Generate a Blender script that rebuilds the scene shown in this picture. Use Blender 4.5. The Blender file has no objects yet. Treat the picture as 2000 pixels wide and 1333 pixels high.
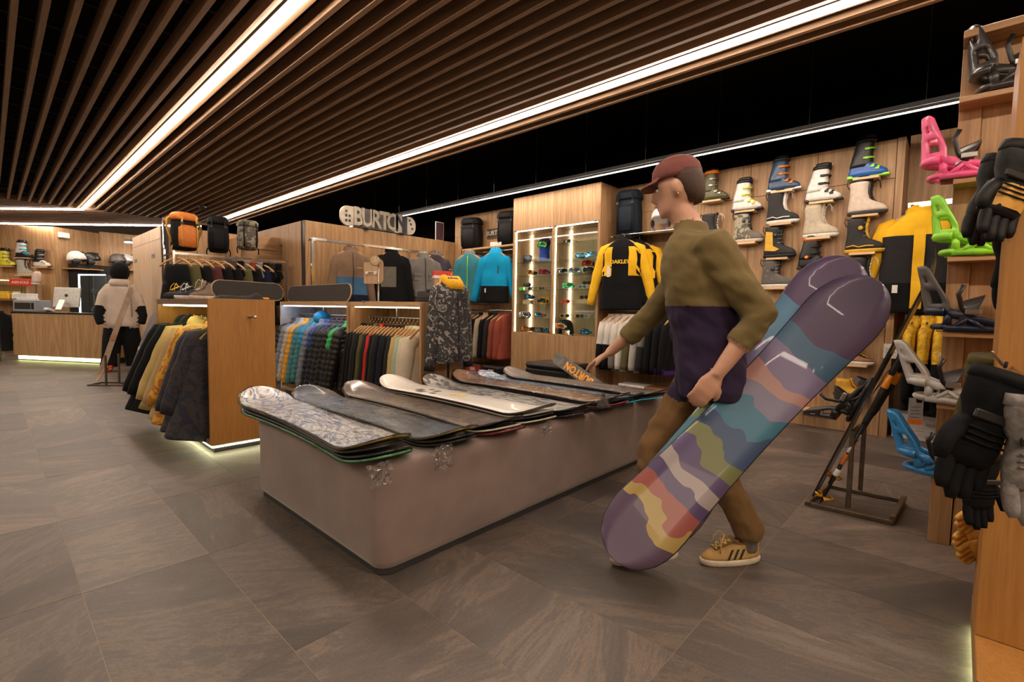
import bpy, math, random
from math import sin, cos, pi, radians as R
from mathutils import Vector, Matrix, noise
random.seed(7)
S = bpy.context.scene
COL = S.collection
# ---------------------------------------------------------------- camera
PITCH, ROLL, YAW, FPX, CAMH = -0.06305287, 0.01806552, 0.74533419, 944.29, 1.12
_fw = Vector((cos(YAW)*cos(PITCH), sin(YAW)*cos(PITCH), sin(PITCH)))
_rt = Vector((sin(YAW), -cos(YAW), 0)); _up = _rt.cross(_fw)
_r2 = _rt*cos(ROLL)+_up*sin(ROLL); _u2 = _up*cos(ROLL)-_rt*sin(ROLL)
cam = bpy.data.objects.new('camera', bpy.data.cameras.new('camera')); COL.objects.link(cam)
cam.matrix_world = Matrix(((_r2.x,_u2.x,-_fw.x,0),(_r2.y,_u2.y,-_fw.y,0),(_r2.z,_u2.z,-_fw.z,CAMH),(0,0,0,1)))
cam.data.sensor_width = 36; cam.data.lens = FPX/2000*36; cam.data.clip_start = .02
S.camera = cam
# ---------------------------------------------------------------- world, exposure
S.view_settings.view_transform = 'Standard'; S.view_settings.look = 'None'
S.view_settings.gamma = 1; S.view_settings.use_curve_mapping = False
S.view_settings.exposure = 0.9
W = bpy.data.worlds.new('world'); S.world = W; W.use_nodes = True
W.node_tree.nodes['Background'].inputs[0].default_value = (.9,.7,.5,1)
W.node_tree.nodes['Background'].inputs[1].default_value = .02
LED = 34.0          # radiance of the ceiling strips
LEDC = (1,.81,.66)
FILL = 38.0
def area(loc, sx, sy, power, color, rot=(0,0,0)):
    l = bpy.data.lights.new('fill_light', 'AREA'); l.shape='RECTANGLE'; l.size=sx; l.size_y=sy; l.energy=power; l.color=color
    o = bpy.data.objects.new('fill_light', l); COL.objects.link(o); o.location=loc; o.rotation_euler=rot; return o
# added fill lights behind the camera and over the left aisle, out of view
area((-1.6,-1.6,2.75), 2.2,2.2, FILL*1.8, (1,.80,.58))
area((2.6,-1.9,2.75), 2.5,1.2, FILL*1.3, (1,.80,.58))
area((-1.8,5.5,2.8), 1.2,6.0, FILL*1.6, (1,.84,.66))
area((-1.6,11.5,2.8), 1.5,3.5, FILL*1.6, (1,.84,.66))

def ray(px, py): return _fw + _r2*((px-1000)/FPX) - _u2*((py-666.5)/FPX)
def P(px, py, x=None, y=None, z=None):
    """the point of the shop on a real plane (x=, y= or z=) seen at a pixel of the 2000 px photograph"""
    d = ray(px,py)
    if x is not None: t = x/d.x
    elif y is not None: t = y/d.y
    else: t = (z-CAMH)/d.z
    return Vector((0,0,CAMH))+d*t
def zat(py, px, X, Y):
    """height seen at row py above the plan point X,Y (px only picks the row's tilt)"""
    a = _r2.dot(Vector((X,Y,0))); b=_u2.dot(Vector((X,Y,0))); c=_fw.dot(Vector((X,Y,0)))
    t=-(py-666.5)/FPX
    # (b+u z)/(c+f z)=t
    return (t*c-b)/(_u2.z-t*_fw.z)+CAMH

# ---------------------------------------------------------------- helpers: meshes
def rotm(rx=0,ry=0,rz=0): return Matrix.Rotation(rz,4,'Z')@Matrix.Rotation(ry,4,'Y')@Matrix.Rotation(rx,4,'X')
def T(x,y,z): return Matrix.Translation((x,y,z))
class MB:
    def __init__(s): s.v=[]; s.f=[]; s.m=[]; s.s=[]
    def add(s, vs, fs, m=0, sm=False, M=None):
        b=len(s.v)
        for p in vs:
            p=Vector(p); s.v.append(M@p if M else p)
        for i,f in enumerate(fs):
            s.f.append(tuple(k+b for k in f)); s.m.append(m[i] if isinstance(m,list) else m); s.s.append(sm)
        return s
    def box(s,x0,y0,z0,x1,y1,z1,m=0,M=None):
        vs=[(x,y,z) for z in (z0,z1) for y in (y0,y1) for x in (x0,x1)]
        return s.add(vs,[(0,2,3,1),(4,5,7,6),(0,1,5,4),(2,6,7,3),(0,4,6,2),(1,3,7,5)],m,False,M)
    def cbox(s,x0,y0,z0,x1,y1,z1,c=.004,m=0,M=None):
        cx,cy,cz=(x0+x1)/2,(y0+y1)/2,(z0+z1)/2; hx,hy,hz=(x1-x0)/2,(y1-y0)/2,(z1-z0)/2
        c=min(c,hx*.9,hy*.9,hz*.9); vs=[]; 
        for sx in (-1,1):
            for sy in (-1,1):
                for sz in (-1,1):
                    vs+=[(cx+sx*hx,cy+sy*(hy-c),cz+sz*(hz-c)),(cx+sx*(hx-c),cy+sy*hy,cz+sz*(hz-c)),(cx+sx*(hx-c),cy+sy*(hy-c),cz+sz*hz)]
        I=lambda a,b,d,k:((a*2+b)*2+d)*3+k
        fs=[]
        for a in (0,1):
            fs.append((I(a,0,0,0),I(a,1,0,0),I(a,1,1,0),I(a,0,1,0)) if a else (I(a,0,0,0),I(a,0,1,0),I(a,1,1,0),I(a,1,0,0)))
            fs.append((I(0,a,0,1),I(0,a,1,1),I(1,a,1,1),I(1,a,0,1)) if a else (I(0,a,0,1),I(1,a,0,1),I(1,a,1,1),I(0,a,1,1)))
            fs.append((I(0,0,a,2),I(1,0,a,2),I(1,1,a,2),I(0,1,a,2)) if a else (I(0,0,a,2),I(0,1,a,2),I(1,1,a,2),I(1,0,a,2)))
        for a in (0,1):
            for b in (0,1):
                fs.append((I(a,b,0,0),I(a,b,1,0),I(a,b,1,1),I(a,b,0,1)))
                fs.append((I(a,0,b,0),I(a,1,b,0),I(a,1,b,2),I(a,0,b,2)))
                fs.append((I(0,a,b,1),I(1,a,b,1),I(1,a,b,2),I(0,a,b,2)))
                for d in (0,1): fs.append((I(a,b,d,0),I(a,b,d,1),I(a,b,d,2)))
        return s.add(vs,fs,m,False,M)
    def loft(s,rings,m=0,sm=True,M=None,cap=True,close=True,mf=None):
        n=len(rings[0]); vs=[p for r in rings for p in r]; fs=[]; ms=[]
        for i in range(len(rings)-1):
            for j in range(n if close else n-1):
                k=(j+1)%n; fs.append((i*n+j,i*n+k,(i+1)*n+k,(i+1)*n+j)); ms.append(mf(i,j) if mf else m)
        s.add(vs,fs,ms,sm,M)
        if cap and close:
            b=len(s.v)-len(vs)
            s.f.append(tuple(b+j for j in range(n))[::-1]); s.m.append(ms[0]); s.s.append(False)
            s.f.append(tuple(b+(len(rings)-1)*n+j for j in range(n))); s.m.append(ms[-1]); s.s.append(False)
        return s
    def tube(s,path,r,n=8,m=0,M=None,flat=1.0,up=None,cap=True):
        path=[Vector(p) for p in path]; rings=[]; L=len(path); rr=r if isinstance(r,(list,tuple)) else [r]*L
        pu=Vector(up) if up else None
        for i,p in enumerate(path):
            t=(path[min(i+1,L-1)]-path[max(i-1,0)]); t=t.normalized() if t.length>1e-9 else Vector((0,0,1))
            if pu is None:
                a=Vector((0,0,1)) if abs(t.z)<.9 else Vector((1,0,0)); pu=a
            u=(pu-t*pu.dot(t)); u=u.normalized() if u.length>1e-6 else t.orthogonal().normalized(); w=t.cross(u); pu=u
            rings.append([p+u*(cos(2*pi*k/n)*rr[i]*flat)+w*(sin(2*pi*k/n)*rr[i]) for k in range(n)])
        return s.loft(rings,m,n>4,M,cap)
    def lathe(s,prof,n=16,m=0,M=None,sm=True):
        return s.loft([[(r*cos(2*pi*k/n),r*sin(2*pi*k/n),z) for k in range(n)] for r,z in prof],m,sm,M)
    def prism(s,out,z0,z1,m=0,M=None,ms=None,sm=False):
        n=len(out); vs=[(x,y,z0) for x,y in out]+[(x,y,z1) for x,y in out]
        fs=[tuple(range(n))[::-1],tuple(range(n,2*n))]; mm=[m,m if ms is None else m]
        for i in range(n): fs.append((i,(i+1)%n,n+(i+1)%n,n+i)); mm.append(m if ms is None else ms)
        return s.add(vs,fs,mm,sm,M)
    def ell(s,c,r,n=12,k=8,m=0,M=None,e=1.0):
        def sp(a): return math.copysign(abs(a)**e,a)
        rings=[]
        for i in range(k+1):
            ph=-pi/2+pi*i/k; q=max(cos(ph),.02)
            rings.append([(c[0]+r[0]*sp(q)*sp(cos(2*pi*j/n)),c[1]+r[1]*sp(q)*sp(sin(2*pi*j/n)),c[2]+r[2]*sp(sin(ph))) for j in range(n)])
        return s.loft(rings,m,True,M)
    def mesh(s,name):
        me=bpy.data.meshes.new(name); me.from_pydata([tuple(p) for p in s.v],[],s.f); me.update()
        me.polygons.foreach_set('material_index',s.m); me.polygons.foreach_set('use_smooth',s.s)
        return me
    def build(s,name,mats,parent=None,loc=None,label=None):
        me=s.mesh(name)
        for q in (mats if isinstance(mats,(list,tuple)) else [mats]): me.materials.append(q)
        o=bpy.data.objects.new(name,me); COL.objects.link(o)
        if parent: o.parent=parent
        if loc is not None: o.location=loc
        if label: o['label']=label
        return o
def tag(o,label=None,cat=None,group=None,kind=None):
    if label: o['label']=label
    if cat: o['category']=cat
    if group: o['group']=group
    if kind: o['kind']=kind
    return o
def thing(name,label,cat,loc=(0,0,0),rz=0,group=None,rot=None,sc=None):
    o=bpy.data.objects.new(name,None); o.empty_display_size=.05; COL.objects.link(o)
    o.location=loc; o.rotation_euler=rot if rot else (0,0,rz)
    if sc: o.scale=(sc,sc,sc) if not isinstance(sc,tuple) else sc
    return tag(o,label,cat,group)
def put(o,loc=None,rz=None,rot=None,sc=None):
    if loc is not None: o.location=loc
    if rz is not None: o.rotation_euler=(0,0,rz)
    if rot is not None: o.rotation_euler=rot
    if sc is not None: o.scale=(sc,sc,sc) if not isinstance(sc,tuple) else sc
    return o
def dup(root,label=None,loc=None,rz=None,rot=None,sc=None,group=None):
    def cp(o,par):
        c=o.copy(); COL.objects.link(c); c.parent=par
        for ch in o.children: cp(ch,c)
        return c
    r=cp(root,None)
    if label: r['label']=label
    if group: r['group']=group
    return put(r,loc,rz,rot,sc)
def remat(root,m):
    """give the parts of a copy other materials: m maps part name -> list of materials"""
    for o in [root]+list(root.children_recursive):
        b=o.name.split('.')[0]
        if b in m and o.type=='MESH':
            o.data=o.data.copy()
            for i,q in enumerate(m[b]): o.data.materials[i]=q
    return root
def nz(x,y=0,z=0): return noise.noise(Vector((x,y,z)))

# ---------------------------------------------------------------- helpers: materials
MC={}
def nodes(name):
    m=bpy.data.materials.new(name); m.use_nodes=True; n=m.node_tree.nodes; return m,n,m.node_tree.links,n['Principled BSDF']
def sock(b,*names):
    for k in names:
        if k in b.inputs: return b.inputs[k]
def mat(name,c,rough=.6,metal=0,var=.12,scale=30,bump=0.0,coat=0,sheen=0,emit=None,es=0,spec=None):
    if name in MC: return MC[name]
    m,n,l,b=nodes(name)
    c4=(c[0],c[1],c[2],1)
    tc=n.new('ShaderNodeTexCoord'); nt=n.new('ShaderNodeTexNoise'); nt.inputs['Scale'].default_value=scale; nt.inputs['Detail'].default_value=3
    l.new(tc.outputs['Object'],nt.inputs['Vector'])
    cr=n.new('ShaderNodeValToRGB'); cr.color_ramp.elements[0].position=.3; cr.color_ramp.elements[1].position=.7
    cr.color_ramp.elements[0].color=(c[0]*(1-var),c[1]*(1-var),c[2]*(1-var),1)
    cr.color_ramp.elements[1].color=(min(1,c[0]*(1+var)),min(1,c[1]*(1+var)),min(1,c[2]*(1+var)),1)
    l.new(nt.outputs['Fac'],cr.inputs[0]); l.new(cr.outputs[0],b.inputs['Base Color'])
    b.inputs['Roughness'].default_value=rough; b.inputs['Metallic'].default_value=metal
    if coat: b.inputs['Coat Weight'].default_value=coat; b.inputs['Coat Roughness'].default_value=.08
    if sheen: b.inputs['Sheen Weight'].default_value=sheen
    if spec is not None: b.inputs['Specular IOR Level'].default_value=spec
    if bump:
        bp=n.new('ShaderNodeBump'); bp.inputs['Strength'].default_value=bump; bp.inputs['Distance'].default_value=.01
        l.new(nt.outputs['Fac'],bp.inputs['Height']); l.new(bp.outputs[0],b.inputs['Normal'])
    if emit: b.inputs['Emission Color'].default_value=(*emit,1); b.inputs['Emission Strength'].default_value=es
    MC[name]=m; return m
def emis(name,c,s):
    m,n,l,b=nodes(name); n.remove(b); e=n.new('ShaderNodeEmission'); e.inputs[0].default_value=(*c,1); e.inputs[1].default_value=s
    l.new(e.outputs[0],n['Material Output'].inputs[0]); return m
def cloth(name,c,rough=.85,fold=.5,var=.1): return mat(name,c,rough,var=var,scale=9,bump=fold*.35,sheen=.03,spec=.15)
def wood(name,c1,c2,axis='Z',gs=1.0,rough=.45,ring=1.0):
    """grain along one axis, with cathedral figure; every object gets its own offset"""
    m,n,l,b=nodes(name)
    tc=n.new('ShaderNodeTexCoord'); oi=n.new('ShaderNodeObjectInfo')
    ad=n.new('ShaderNodeVectorMath'); ad.operation='MULTIPLY_ADD'
    cv=n.new('ShaderNodeCombineXYZ')
    for k in range(3): l.new(oi.outputs['Random'],cv.inputs[k])
    ad.inputs[1].default_value=(17,23,9); l.new(cv.outputs[0],ad.inputs[0]); l.new(tc.outputs['Object'],ad.inputs[2])
    mp=n.new('ShaderNodeMapping'); s={'X':(.06,1,1),'Y':(1,.06,1),'Z':(1,1,.06)}[axis]
    mp.inputs['Scale'].default_value=[k*gs for k in s]; l.new(ad.outputs[0],mp.inputs[0])
    n1=n.new('ShaderNodeTexNoise'); n1.inputs['Scale'].default_value=95; n1.inputs['Detail'].default_value=5; l.new(mp.outputs[0],n1.inputs[0])
    n2=n.new('ShaderNodeTexNoise'); n2.inputs['Scale'].default_value=3.2; n2.inputs['Detail'].default_value=2; l.new(mp.outputs[0],n2.inputs[0])
    wv=n.new('ShaderNodeMath'); wv.operation='MULTIPLY'; wv.inputs[1].default_value=26; l.new(n2.outputs['Fac'],wv.inputs[0])
    sn=n.new('ShaderNodeMath'); sn.operation='PINGPONG'; sn.inputs[1].default_value=1; l.new(wv.outputs[0],sn.inputs[0])
    mx=n.new('ShaderNodeMath'); mx.operation='MULTIPLY_ADD'; mx.inputs[1].default_value=.38*ring; l.new(sn.outputs[0],mx.inputs[0]); l.new(n1.outputs['Fac'],mx.inputs[2])
    cr=n.new('ShaderNodeValToRGB'); cr.color_ramp.elements[0].position=.35; cr.color_ramp.elements[1].position=.95
    cr.color_ramp.elements[0].color=(*c1,1); cr.color_ramp.elements[1].color=(*c2,1)
    l.new(mx.outputs[0],cr.inputs[0])
    hs=n.new('ShaderNodeHueSaturation'); vr=n.new('ShaderNodeMapRange'); vr.inputs[3].default_value=.9; vr.inputs[4].default_value=1.1
    l.new(oi.outputs['Random'],vr.inputs[0]); l.new(vr.outputs[0],hs.inputs['Value']); l.new(cr.outputs[0],hs.inputs['Color']); l.new(hs.outputs[0],b.inputs['Base Color'])
    b.inputs['Roughness'].default_value=rough
    bp=n.new('ShaderNodeBump'); bp.inputs['Strength'].default_value=.12; bp.inputs['Distance'].default_value=.004
    l.new(n1.outputs['Fac'],bp.inputs['Height']); l.new(bp.outputs[0],b.inputs['Normal'])
    return m
def splotch(name,cols,scale=6,rough=.7,stretch=(1,1,1),bump=.1,dist=1.5,coat=0,detail=4,hard=True):
    """camouflage, graphics and marbled prints: several colours in irregular patches"""
    if name in MC: return MC[name]
    m,n,l,b=nodes(name)
    tc=n.new('ShaderNodeTexCoord'); mp=n.new('ShaderNodeMapping'); mp.inputs['Scale'].default_value=stretch; l.new(tc.outputs['Object'],mp.inputs[0])
    nt=n.new('ShaderNodeTexNoise'); nt.inputs['Scale'].default_value=scale; nt.inputs['Detail'].default_value=detail; nt.inputs['Distortion'].default_value=dist
    l.new(mp.outputs[0],nt.inputs[0]); cr=n.new('ShaderNodeValToRGB'); 
    if hard: cr.color_ramp.interpolation='CONSTANT'
    e=cr.color_ramp.elements; k=len(cols)
    while len(e)<k: e.new(.5)
    for i,c in enumerate(cols): e[i].position=.0 if i==0 else .34+.34*(i-1)/max(1,k-2) if k>2 else .5; e[i].color=(*c,1)
    l.new(nt.outputs['Fac'],cr.inputs[0]); l.new(cr.outputs[0],b.inputs['Base Color']); b.inputs['Roughness'].default_value=rough
    if coat: b.inputs['Coat Weight'].default_value=coat; b.inputs['Coat Roughness'].default_value=.1
    if bump:
        bp=n.new('ShaderNodeBump'); bp.inputs['Strength'].default_value=bump; bp.inputs['Distance'].default_value=.01; l.new(nt.outputs['Fac'],bp.inputs['Height']); l.new(bp.outputs[0],b.inputs['Normal'])
    MC[name]=m; return m
def film(name,tint=(1,1,1),fac=.22,rough=.08,bump=.6,scale=14,stretch=(1,1,1)):
    """clear plastic film: mostly see-through with crinkled highlights"""
    m,n,l,b=nodes(name); n.remove(b)
    tc=n.new('ShaderNodeTexCoord'); mp=n.new('ShaderNodeMapping'); mp.inputs['Scale'].default_value=stretch; l.new(tc.outputs['Object'],mp.inputs[0])
    nt=n.new('ShaderNodeTexNoise'); nt.inputs['Scale'].default_value=scale; nt.inputs['Detail'].default_value=5; nt.inputs['Distortion'].default_value=2; l.new(mp.outputs[0],nt.inputs[0])
    bp=n.new('ShaderNodeBump'); bp.inputs['Strength'].default_value=bump; bp.inputs['Distance'].default_value=.02; l.new(nt.outputs['Fac'],bp.inputs['Height'])
    tr=n.new('ShaderNodeBsdfTransparent'); tr.inputs[0].default_value=(*tint,1)
    gl=n.new('ShaderNodeBsdfGlossy'); gl.inputs['Roughness'].default_value=rough; l.new(bp.outputs[0],gl.inputs['Normal'])
    fr=n.new('ShaderNodeLayerWeight'); fr.inputs[0].default_value=.18; l.new(bp.outputs[0],fr.inputs['Normal'])
    mr=n.new('ShaderNodeMapRange'); mr.inputs[3].default_value=fac*.10; mr.inputs[4].default_value=min(1,fac*2.6); l.new(fr.outputs['Fresnel'],mr.inputs[0])
    mx=n.new('ShaderNodeMixShader'); l.new(mr.outputs[0],mx.inputs[0]); l.new(tr.outputs[0],mx.inputs[1]); l.new(gl.outputs[0],mx.inputs[2])
    l.new(mx.outputs[0],n['Material Output'].inputs[0]); return m

OAK=wood('oak_veneer',(.28,.155,.068),(.47,.285,.14),'Z',rough=.5)
OAKH=wood('oak_horizontal',(.33,.18,.075),(.52,.31,.145),'Y',rough=.45)
OAKX=wood('oak_horizontal_x',(.33,.18,.075),(.52,.31,.145),'X',rough=.45)
OAKW=wood('warm_oak',(.34,.150,.034),(.46,.215,.055),'Z',gs=1.3,rough=.38,ring=.5)
OAKP=wood('pale_oak',(.42,.27,.15),(.60,.42,.26),'Z',gs=1.2,rough=.5,ring=.4)
SLATM=wood('slat_oak',(.20,.115,.062),(.33,.20,.115),'Y',rough=.6,ring=.4)
SLATD=wood('slat_oak_diagonal',(.20,.115,.062),(.33,.20,.115),'X',rough=.6,ring=.4)
BLACK=mat('black_paint',(.006,.0055,.005),.9,spec=.1)
BLK=mat('black_plastic',(.012,.012,.013),.4)
RUB=mat('black_rubber',(.014,.014,.014),.8)
CHR=mat('chrome',(.75,.74,.72),.12,metal=1,var=.03)
STEEL=mat('brushed_steel',(.45,.43,.40),.35,metal=1)
RAWST=mat('raw_steel',(.20,.165,.13),.42,metal=1,var=.25,scale=18)
WHITE=mat('white_plastic',(.72,.70,.67),.45)
PAPER=mat('white_card',(.70,.68,.64),.7)
LEDM=emis('led_diffuser',LEDC,LED)
LEDS=emis('cabinet_led',(1,.88,.70),9)
LEDY=emis('plinth_led',(.80,.86,.30),4)
LEDK=emis('cool_bay_led',(.62,.74,1),7)
LEDW=emis('warm_bay_led',(1,.80,.52),4.5)
GLASS=film('clear_glass',(.93,.97,.95),.10,.02,0)
# ================================================================ the setting
def struct(o): o['kind']='structure'; return o
# floor: slate-look tiles 0.43 x 0.895 m, grout below
def slate():
    m,n,l,b=nodes('slate_tile')
    tc=n.new('ShaderNodeTexCoord'); oi=n.new('ShaderNodeObjectInfo'); ge=n.new('ShaderNodeNewGeometry')
    sm=n.new('ShaderNodeMath'); sm.operation='ADD'; l.new(oi.outputs['Random'],sm.inputs[0]); l.new(ge.outputs['Random Per Island'],sm.inputs[1])
    cv=n.new('ShaderNodeCombineXYZ')
    for k in range(3): l.new(sm.outputs[0],cv.inputs[k])
    ad=n.new('ShaderNodeVectorMath'); ad.operation='MULTIPLY_ADD'; ad.inputs[1].default_value=(31,17,11); l.new(cv.outputs[0],ad.inputs[0]); l.new(tc.outputs['Object'],ad.inputs[2])
    mp=n.new('ShaderNodeMapping'); mp.inputs['Scale'].default_value=(1,.26,1); l.new(ad.outputs[0],mp.inputs[0])
    # slow direction change per tile
    rz=n.new('ShaderNodeMath'); rz.operation='MULTIPLY'; rz.inputs[1].default_value=5.3; l.new(sm.outputs[0],rz.inputs[0])
    vr=n.new('ShaderNodeVectorRotate'); vr.rotation_type='Z_AXIS'; l.new(ad.outputs[0],vr.inputs[0]); l.new(rz.outputs[0],vr.inputs['Angle']); l.new(vr.outputs[0],mp.inputs[0])
    a=n.new('ShaderNodeTexNoise'); a.inputs['Scale'].default_value=2.6; a.inputs['Detail'].default_value=9; a.inputs['Roughness'].default_value=.72; a.inputs['Distortion'].default_value=.55; l.new(mp.outputs[0],a.inputs[0])
    f=n.new('ShaderNodeTexNoise'); f.inputs['Scale'].default_value=110; f.inputs['Detail'].default_value=3; l.new(ad.outputs[0],f.inputs[0])
    cr=n.new('ShaderNodeValToRGB'); e=cr.color_ramp.elements
    e[0].position=.30; e[0].color=(.046,.038,.034,1); e[1].position=.74; e[1].color=(.23,.175,.145,1)
    for p,c in ((.43,(.078,.064,.057,1)),(.50,(.098,.079,.069,1)),(.53,(.15,.112,.088,1)),(.56,(.100,.081,.070,1)),(.61,(.155,.122,.103,1))):
        k=e.new(p); k.color=c
    l.new(a.outputs['Fac'],cr.inputs[0])
    mx=n.new('ShaderNodeMix'); mx.data_type='RGBA'; mx.blend_type='MULTIPLY'; mx.inputs[0].default_value=.5
    cf=n.new('ShaderNodeMapRange'); cf.inputs[3].default_value=.35; cf.inputs[4].default_value=1.65; l.new(f.outputs['Fac'],cf.inputs[0])
    l.new(cr.outputs[0],mx.inputs[6]); l.new(cf.outputs[0],mx.inputs[7])
    hs=n.new('ShaderNodeHueSaturation'); v2=n.new('ShaderNodeMapRange'); v2.inputs[3].default_value=.72; v2.inputs[4].default_value=1.25; v2.inputs[2].default_value=1
    fr=n.new('ShaderNodeMath'); fr.operation='FRACT'; q=n.new('ShaderNodeMath'); q.operation='MULTIPLY'; q.inputs[1].default_value=7.7; l.new(sm.outputs[0],q.inputs[0]); l.new(q.outputs[0],fr.inputs[0]); l.new(fr.outputs[0],v2.inputs[0])
    l.new(v2.outputs[0],hs.inputs['Value']); l.new(mx.outputs[2],hs.inputs['Color']); l.new(hs.outputs[0],b.inputs['Base Color'])
    rr=n.new('ShaderNodeMapRange'); rr.inputs[3].default_value=.36; rr.inputs[4].default_value=.62; l.new(a.outputs['Fac'],rr.inputs[0]); l.new(rr.outputs[0],b.inputs['Roughness'])
    bp=n.new('ShaderNodeBump'); bp.inputs['Strength'].default_value=.35; bp.inputs['Distance'].default_value=.004
    s2=n.new('ShaderNodeMath'); s2.operation='MULTIPLY_ADD'; s2.inputs[1].default_value=.12; l.new(f.outputs['Fac'],s2.inputs[0]); l.new(a.outputs['Fac'],s2.inputs[2])
    l.new(s2.outputs[0],bp.inputs['Height']); l.new(bp.outputs[0],b.inputs['Normal'])
    return m
SLATE=slate(); GROUT=mat('grout',(.28,.22,.165),.9)
floor=struct(MB().box(-4,-4,-.08,7.2,19.5,-.0012).build('floor',GROUT))
TW,TL=.43,.896
tb=MB(); tb.add([(x,y,z) for z in (-.012,0) for y in (-TL/2+.0014,TL/2-.0014) for x in (-TW/2+.0014,TW/2-.0014)],[(4,5,7,6),(0,1,5,4),(2,6,7,3),(0,4,6,2),(1,3,7,5)])
tme=tb.mesh('tile'); tme.materials.append(SLATE)
cells=[]
for i in range(-10,17):
    for j in range(-6,23):
        cx=.21+TW*(i+.5); cy=.632+TL*(j+.5); a=math.degrees(math.atan2(cy,cx)); d=math.hypot(cx,cy)
        if not(-4<cx<7.1 and -4<cy<19.3): continue
        vis = cx>-.35 and cy>-.6 and -12<a<100 and not(1.2<cx<3.5 and 1.9<cy<2.9) and not cx>5.9 and not(cx>3.0 and cy>6.9)
        cells.append((0 if vis else 1,d,cx,cy))
cells.sort(); rest=MB()
for k,(v,d,cx,cy) in enumerate(cells):
    if v==0 and k<300:
        o=bpy.data.objects.new('tile',tme); COL.objects.link(o); o.parent=floor; o.location=(cx,cy,0)
    else: rest.add(tb.v,tb.f,0,False,T(cx,cy,0))
o=rest.build('tile_field',SLATE,floor); o['kind']='stuff'

# ceiling: black painted void with faint battens
c=struct(MB().box(-4,-4,3.7,7.2,19.5,3.8).build('ceiling',BLACK))
bb=MB()
for k in range(36): bb.box(-4,-3.6+k*.6,3.3,2.9,-3.57+k*.6,3.33)
GRIDM=mat('dark_batten',(.010,.009,.008),.8)
bb.build('batten_grid',GRIDM,c)['kind']='stuff'
# slatted ceiling
sc=struct(MB().box(-1.3,-3.5,3.02,3.72,-3.46,3.06).build('ceiling_slats',GRIDM))
sc['kind']='structure'
SZ=2.9; Y1=12.28
slat=MB().box(-.0165,-3.6,SZ,.0165,Y1,SZ+.105); sme=slat.mesh('slat'); sme.materials.append(SLATM)
k0=-12
xs=[.17+.13*k for k in range(-11,28)]
for x in sorted(set(xs)):
    o=bpy.data.objects.new('slat',sme); COL.objects.link(o); o.parent=sc; o.location=(x,0,0)
# diagonal field beyond, slats parallel to the far lights
dv=Vector((2.47,-2.85,0)).normalized(); nv=Vector((-dv.y,dv.x,0)); 
if nv.y<0: nv=-nv
E0=Vector((2.72,13.33,0))
for k in range(0,26):
    off=-.10-k*.128; p0=E0+nv*off
    # from y=Y1 up-left to x=-1.3
    t1=(Y1-p0.y)/dv.y; t0=(-1.3-p0.x)/dv.x
    a=p0+dv*t0; b_=p0+dv*t1
    if b_.x<-1.0: continue
    if 1.25<=k*.128/1.0<=1.25: continue
    q=MB(); w=nv*.018
    q.add([a-w+Vector((0,0,SZ)),a+w+Vector((0,0,SZ)),b_+w+Vector((0,0,SZ)),b_-w+Vector((0,0,SZ)),a-w+Vector((0,0,SZ+.1)),a+w+Vector((0,0,SZ+.1)),b_+w+Vector((0,0,SZ+.1)),b_-w+Vector((0,0,SZ+.1))],[(0,1,2,3),(7,6,5,4),(0,4,5,1),(3,2,6,7),(1,5,6,2),(0,3,7,4)])
    q.build('slat',SLATD,sc)
def strip(p,q,label,z,w=.045,h=.05,wires=0,mt=None,lip=0):
    p=Vector(p);q=Vector(q);d=(q-p); L=d.length; a=math.atan2(d.y,d.x)
    t=thing('linear_light',label,'ceiling light',(p.x,p.y,z),a,'linear ceiling lights')
    MB().box(0,-w/2,0,L,w/2,.022).build('diffuser',mt or LEDM,t)
    MB().box(-.004,-w/2-.006,.022,L+.004,w/2+.006,h+.03).build('housing',BLK,t)
    if lip:
        for s_ in (-1,1): MB().box(-.004,s_*(w/2+.001)-.002,-lip,L+.004,s_*(w/2+.001)+.002,.0215).build('lip',BLK,t)
    for k in range(wires):
        x=L*(k+.3)/wires; MB().tube([(x,0,h+.03),(x,0,3.7-z)],.0016,4).build('suspension_wire',STEEL,t)
    return t
strip((1.275,-3.4),(1.275,12.30),'long white light strip in the slatted ceiling, the left one of two, above the aisle',SZ-.022)
strip((3.355,-3.4),(3.355,12.1),'long white light strip along the right edge of the slatted ceiling',SZ-.022)
d1=Vector((1.28,12.34,0)); strip(d1-dv*0,d1-dv*3.4,'white light strip turning left from the far end of the aisle strip',SZ-.022)
strip(E0+dv*.9,E0-dv*5.4,'white light strip closing the slatted ceiling in front of the back wall',SZ-.022)
strip((5.04,.05),(5.04,9.6),'thin white light strip hung on wires in front of the boot wall',2.76,w=.044,h=.03,wires=12,lip=.005)
strip((2.35,15.2),(3.6,14.4),'short white light strip low over the far corner behind the counter',2.62,w=.06,wires=3)

# walls
def wall(name,p,q,z1,mt,th=.1,cols=None,rows=None,side=1,gap=.004,z0=0.0):
    """wall slab from p to q with proud veneer panels (children) on its left side seen from p to q (side=1)"""
    p=Vector((*p,0));q=Vector((*q,0)); d=q-p; L=d.length; a=math.atan2(d.y,d.x)
    w=struct(MB().box(0,-th if side>0 else 0,z0,L,0 if side>0 else th,z1).build(name,BLK if cols else mt)); w.location=(p.x,p.y,0); w.rotation_euler=(0,0,a)
    if cols:
        cs=[0]+cols+[L]; rs=[z0]+rows+[z1]
        for i in range(len(cs)-1):
            for j in range(len(rs)-1):
                y0,y1=(0,.012) if side>0 else (-.012,0)
                MB().cbox(cs[i]+gap/2,y0,rs[j]+gap/2,cs[i+1]-gap/2,y1,rs[j+1]-gap/2,.0015).build('panel',mt,w)
    return w
SEAM=zat(365,1535,5.64,1.0)
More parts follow.
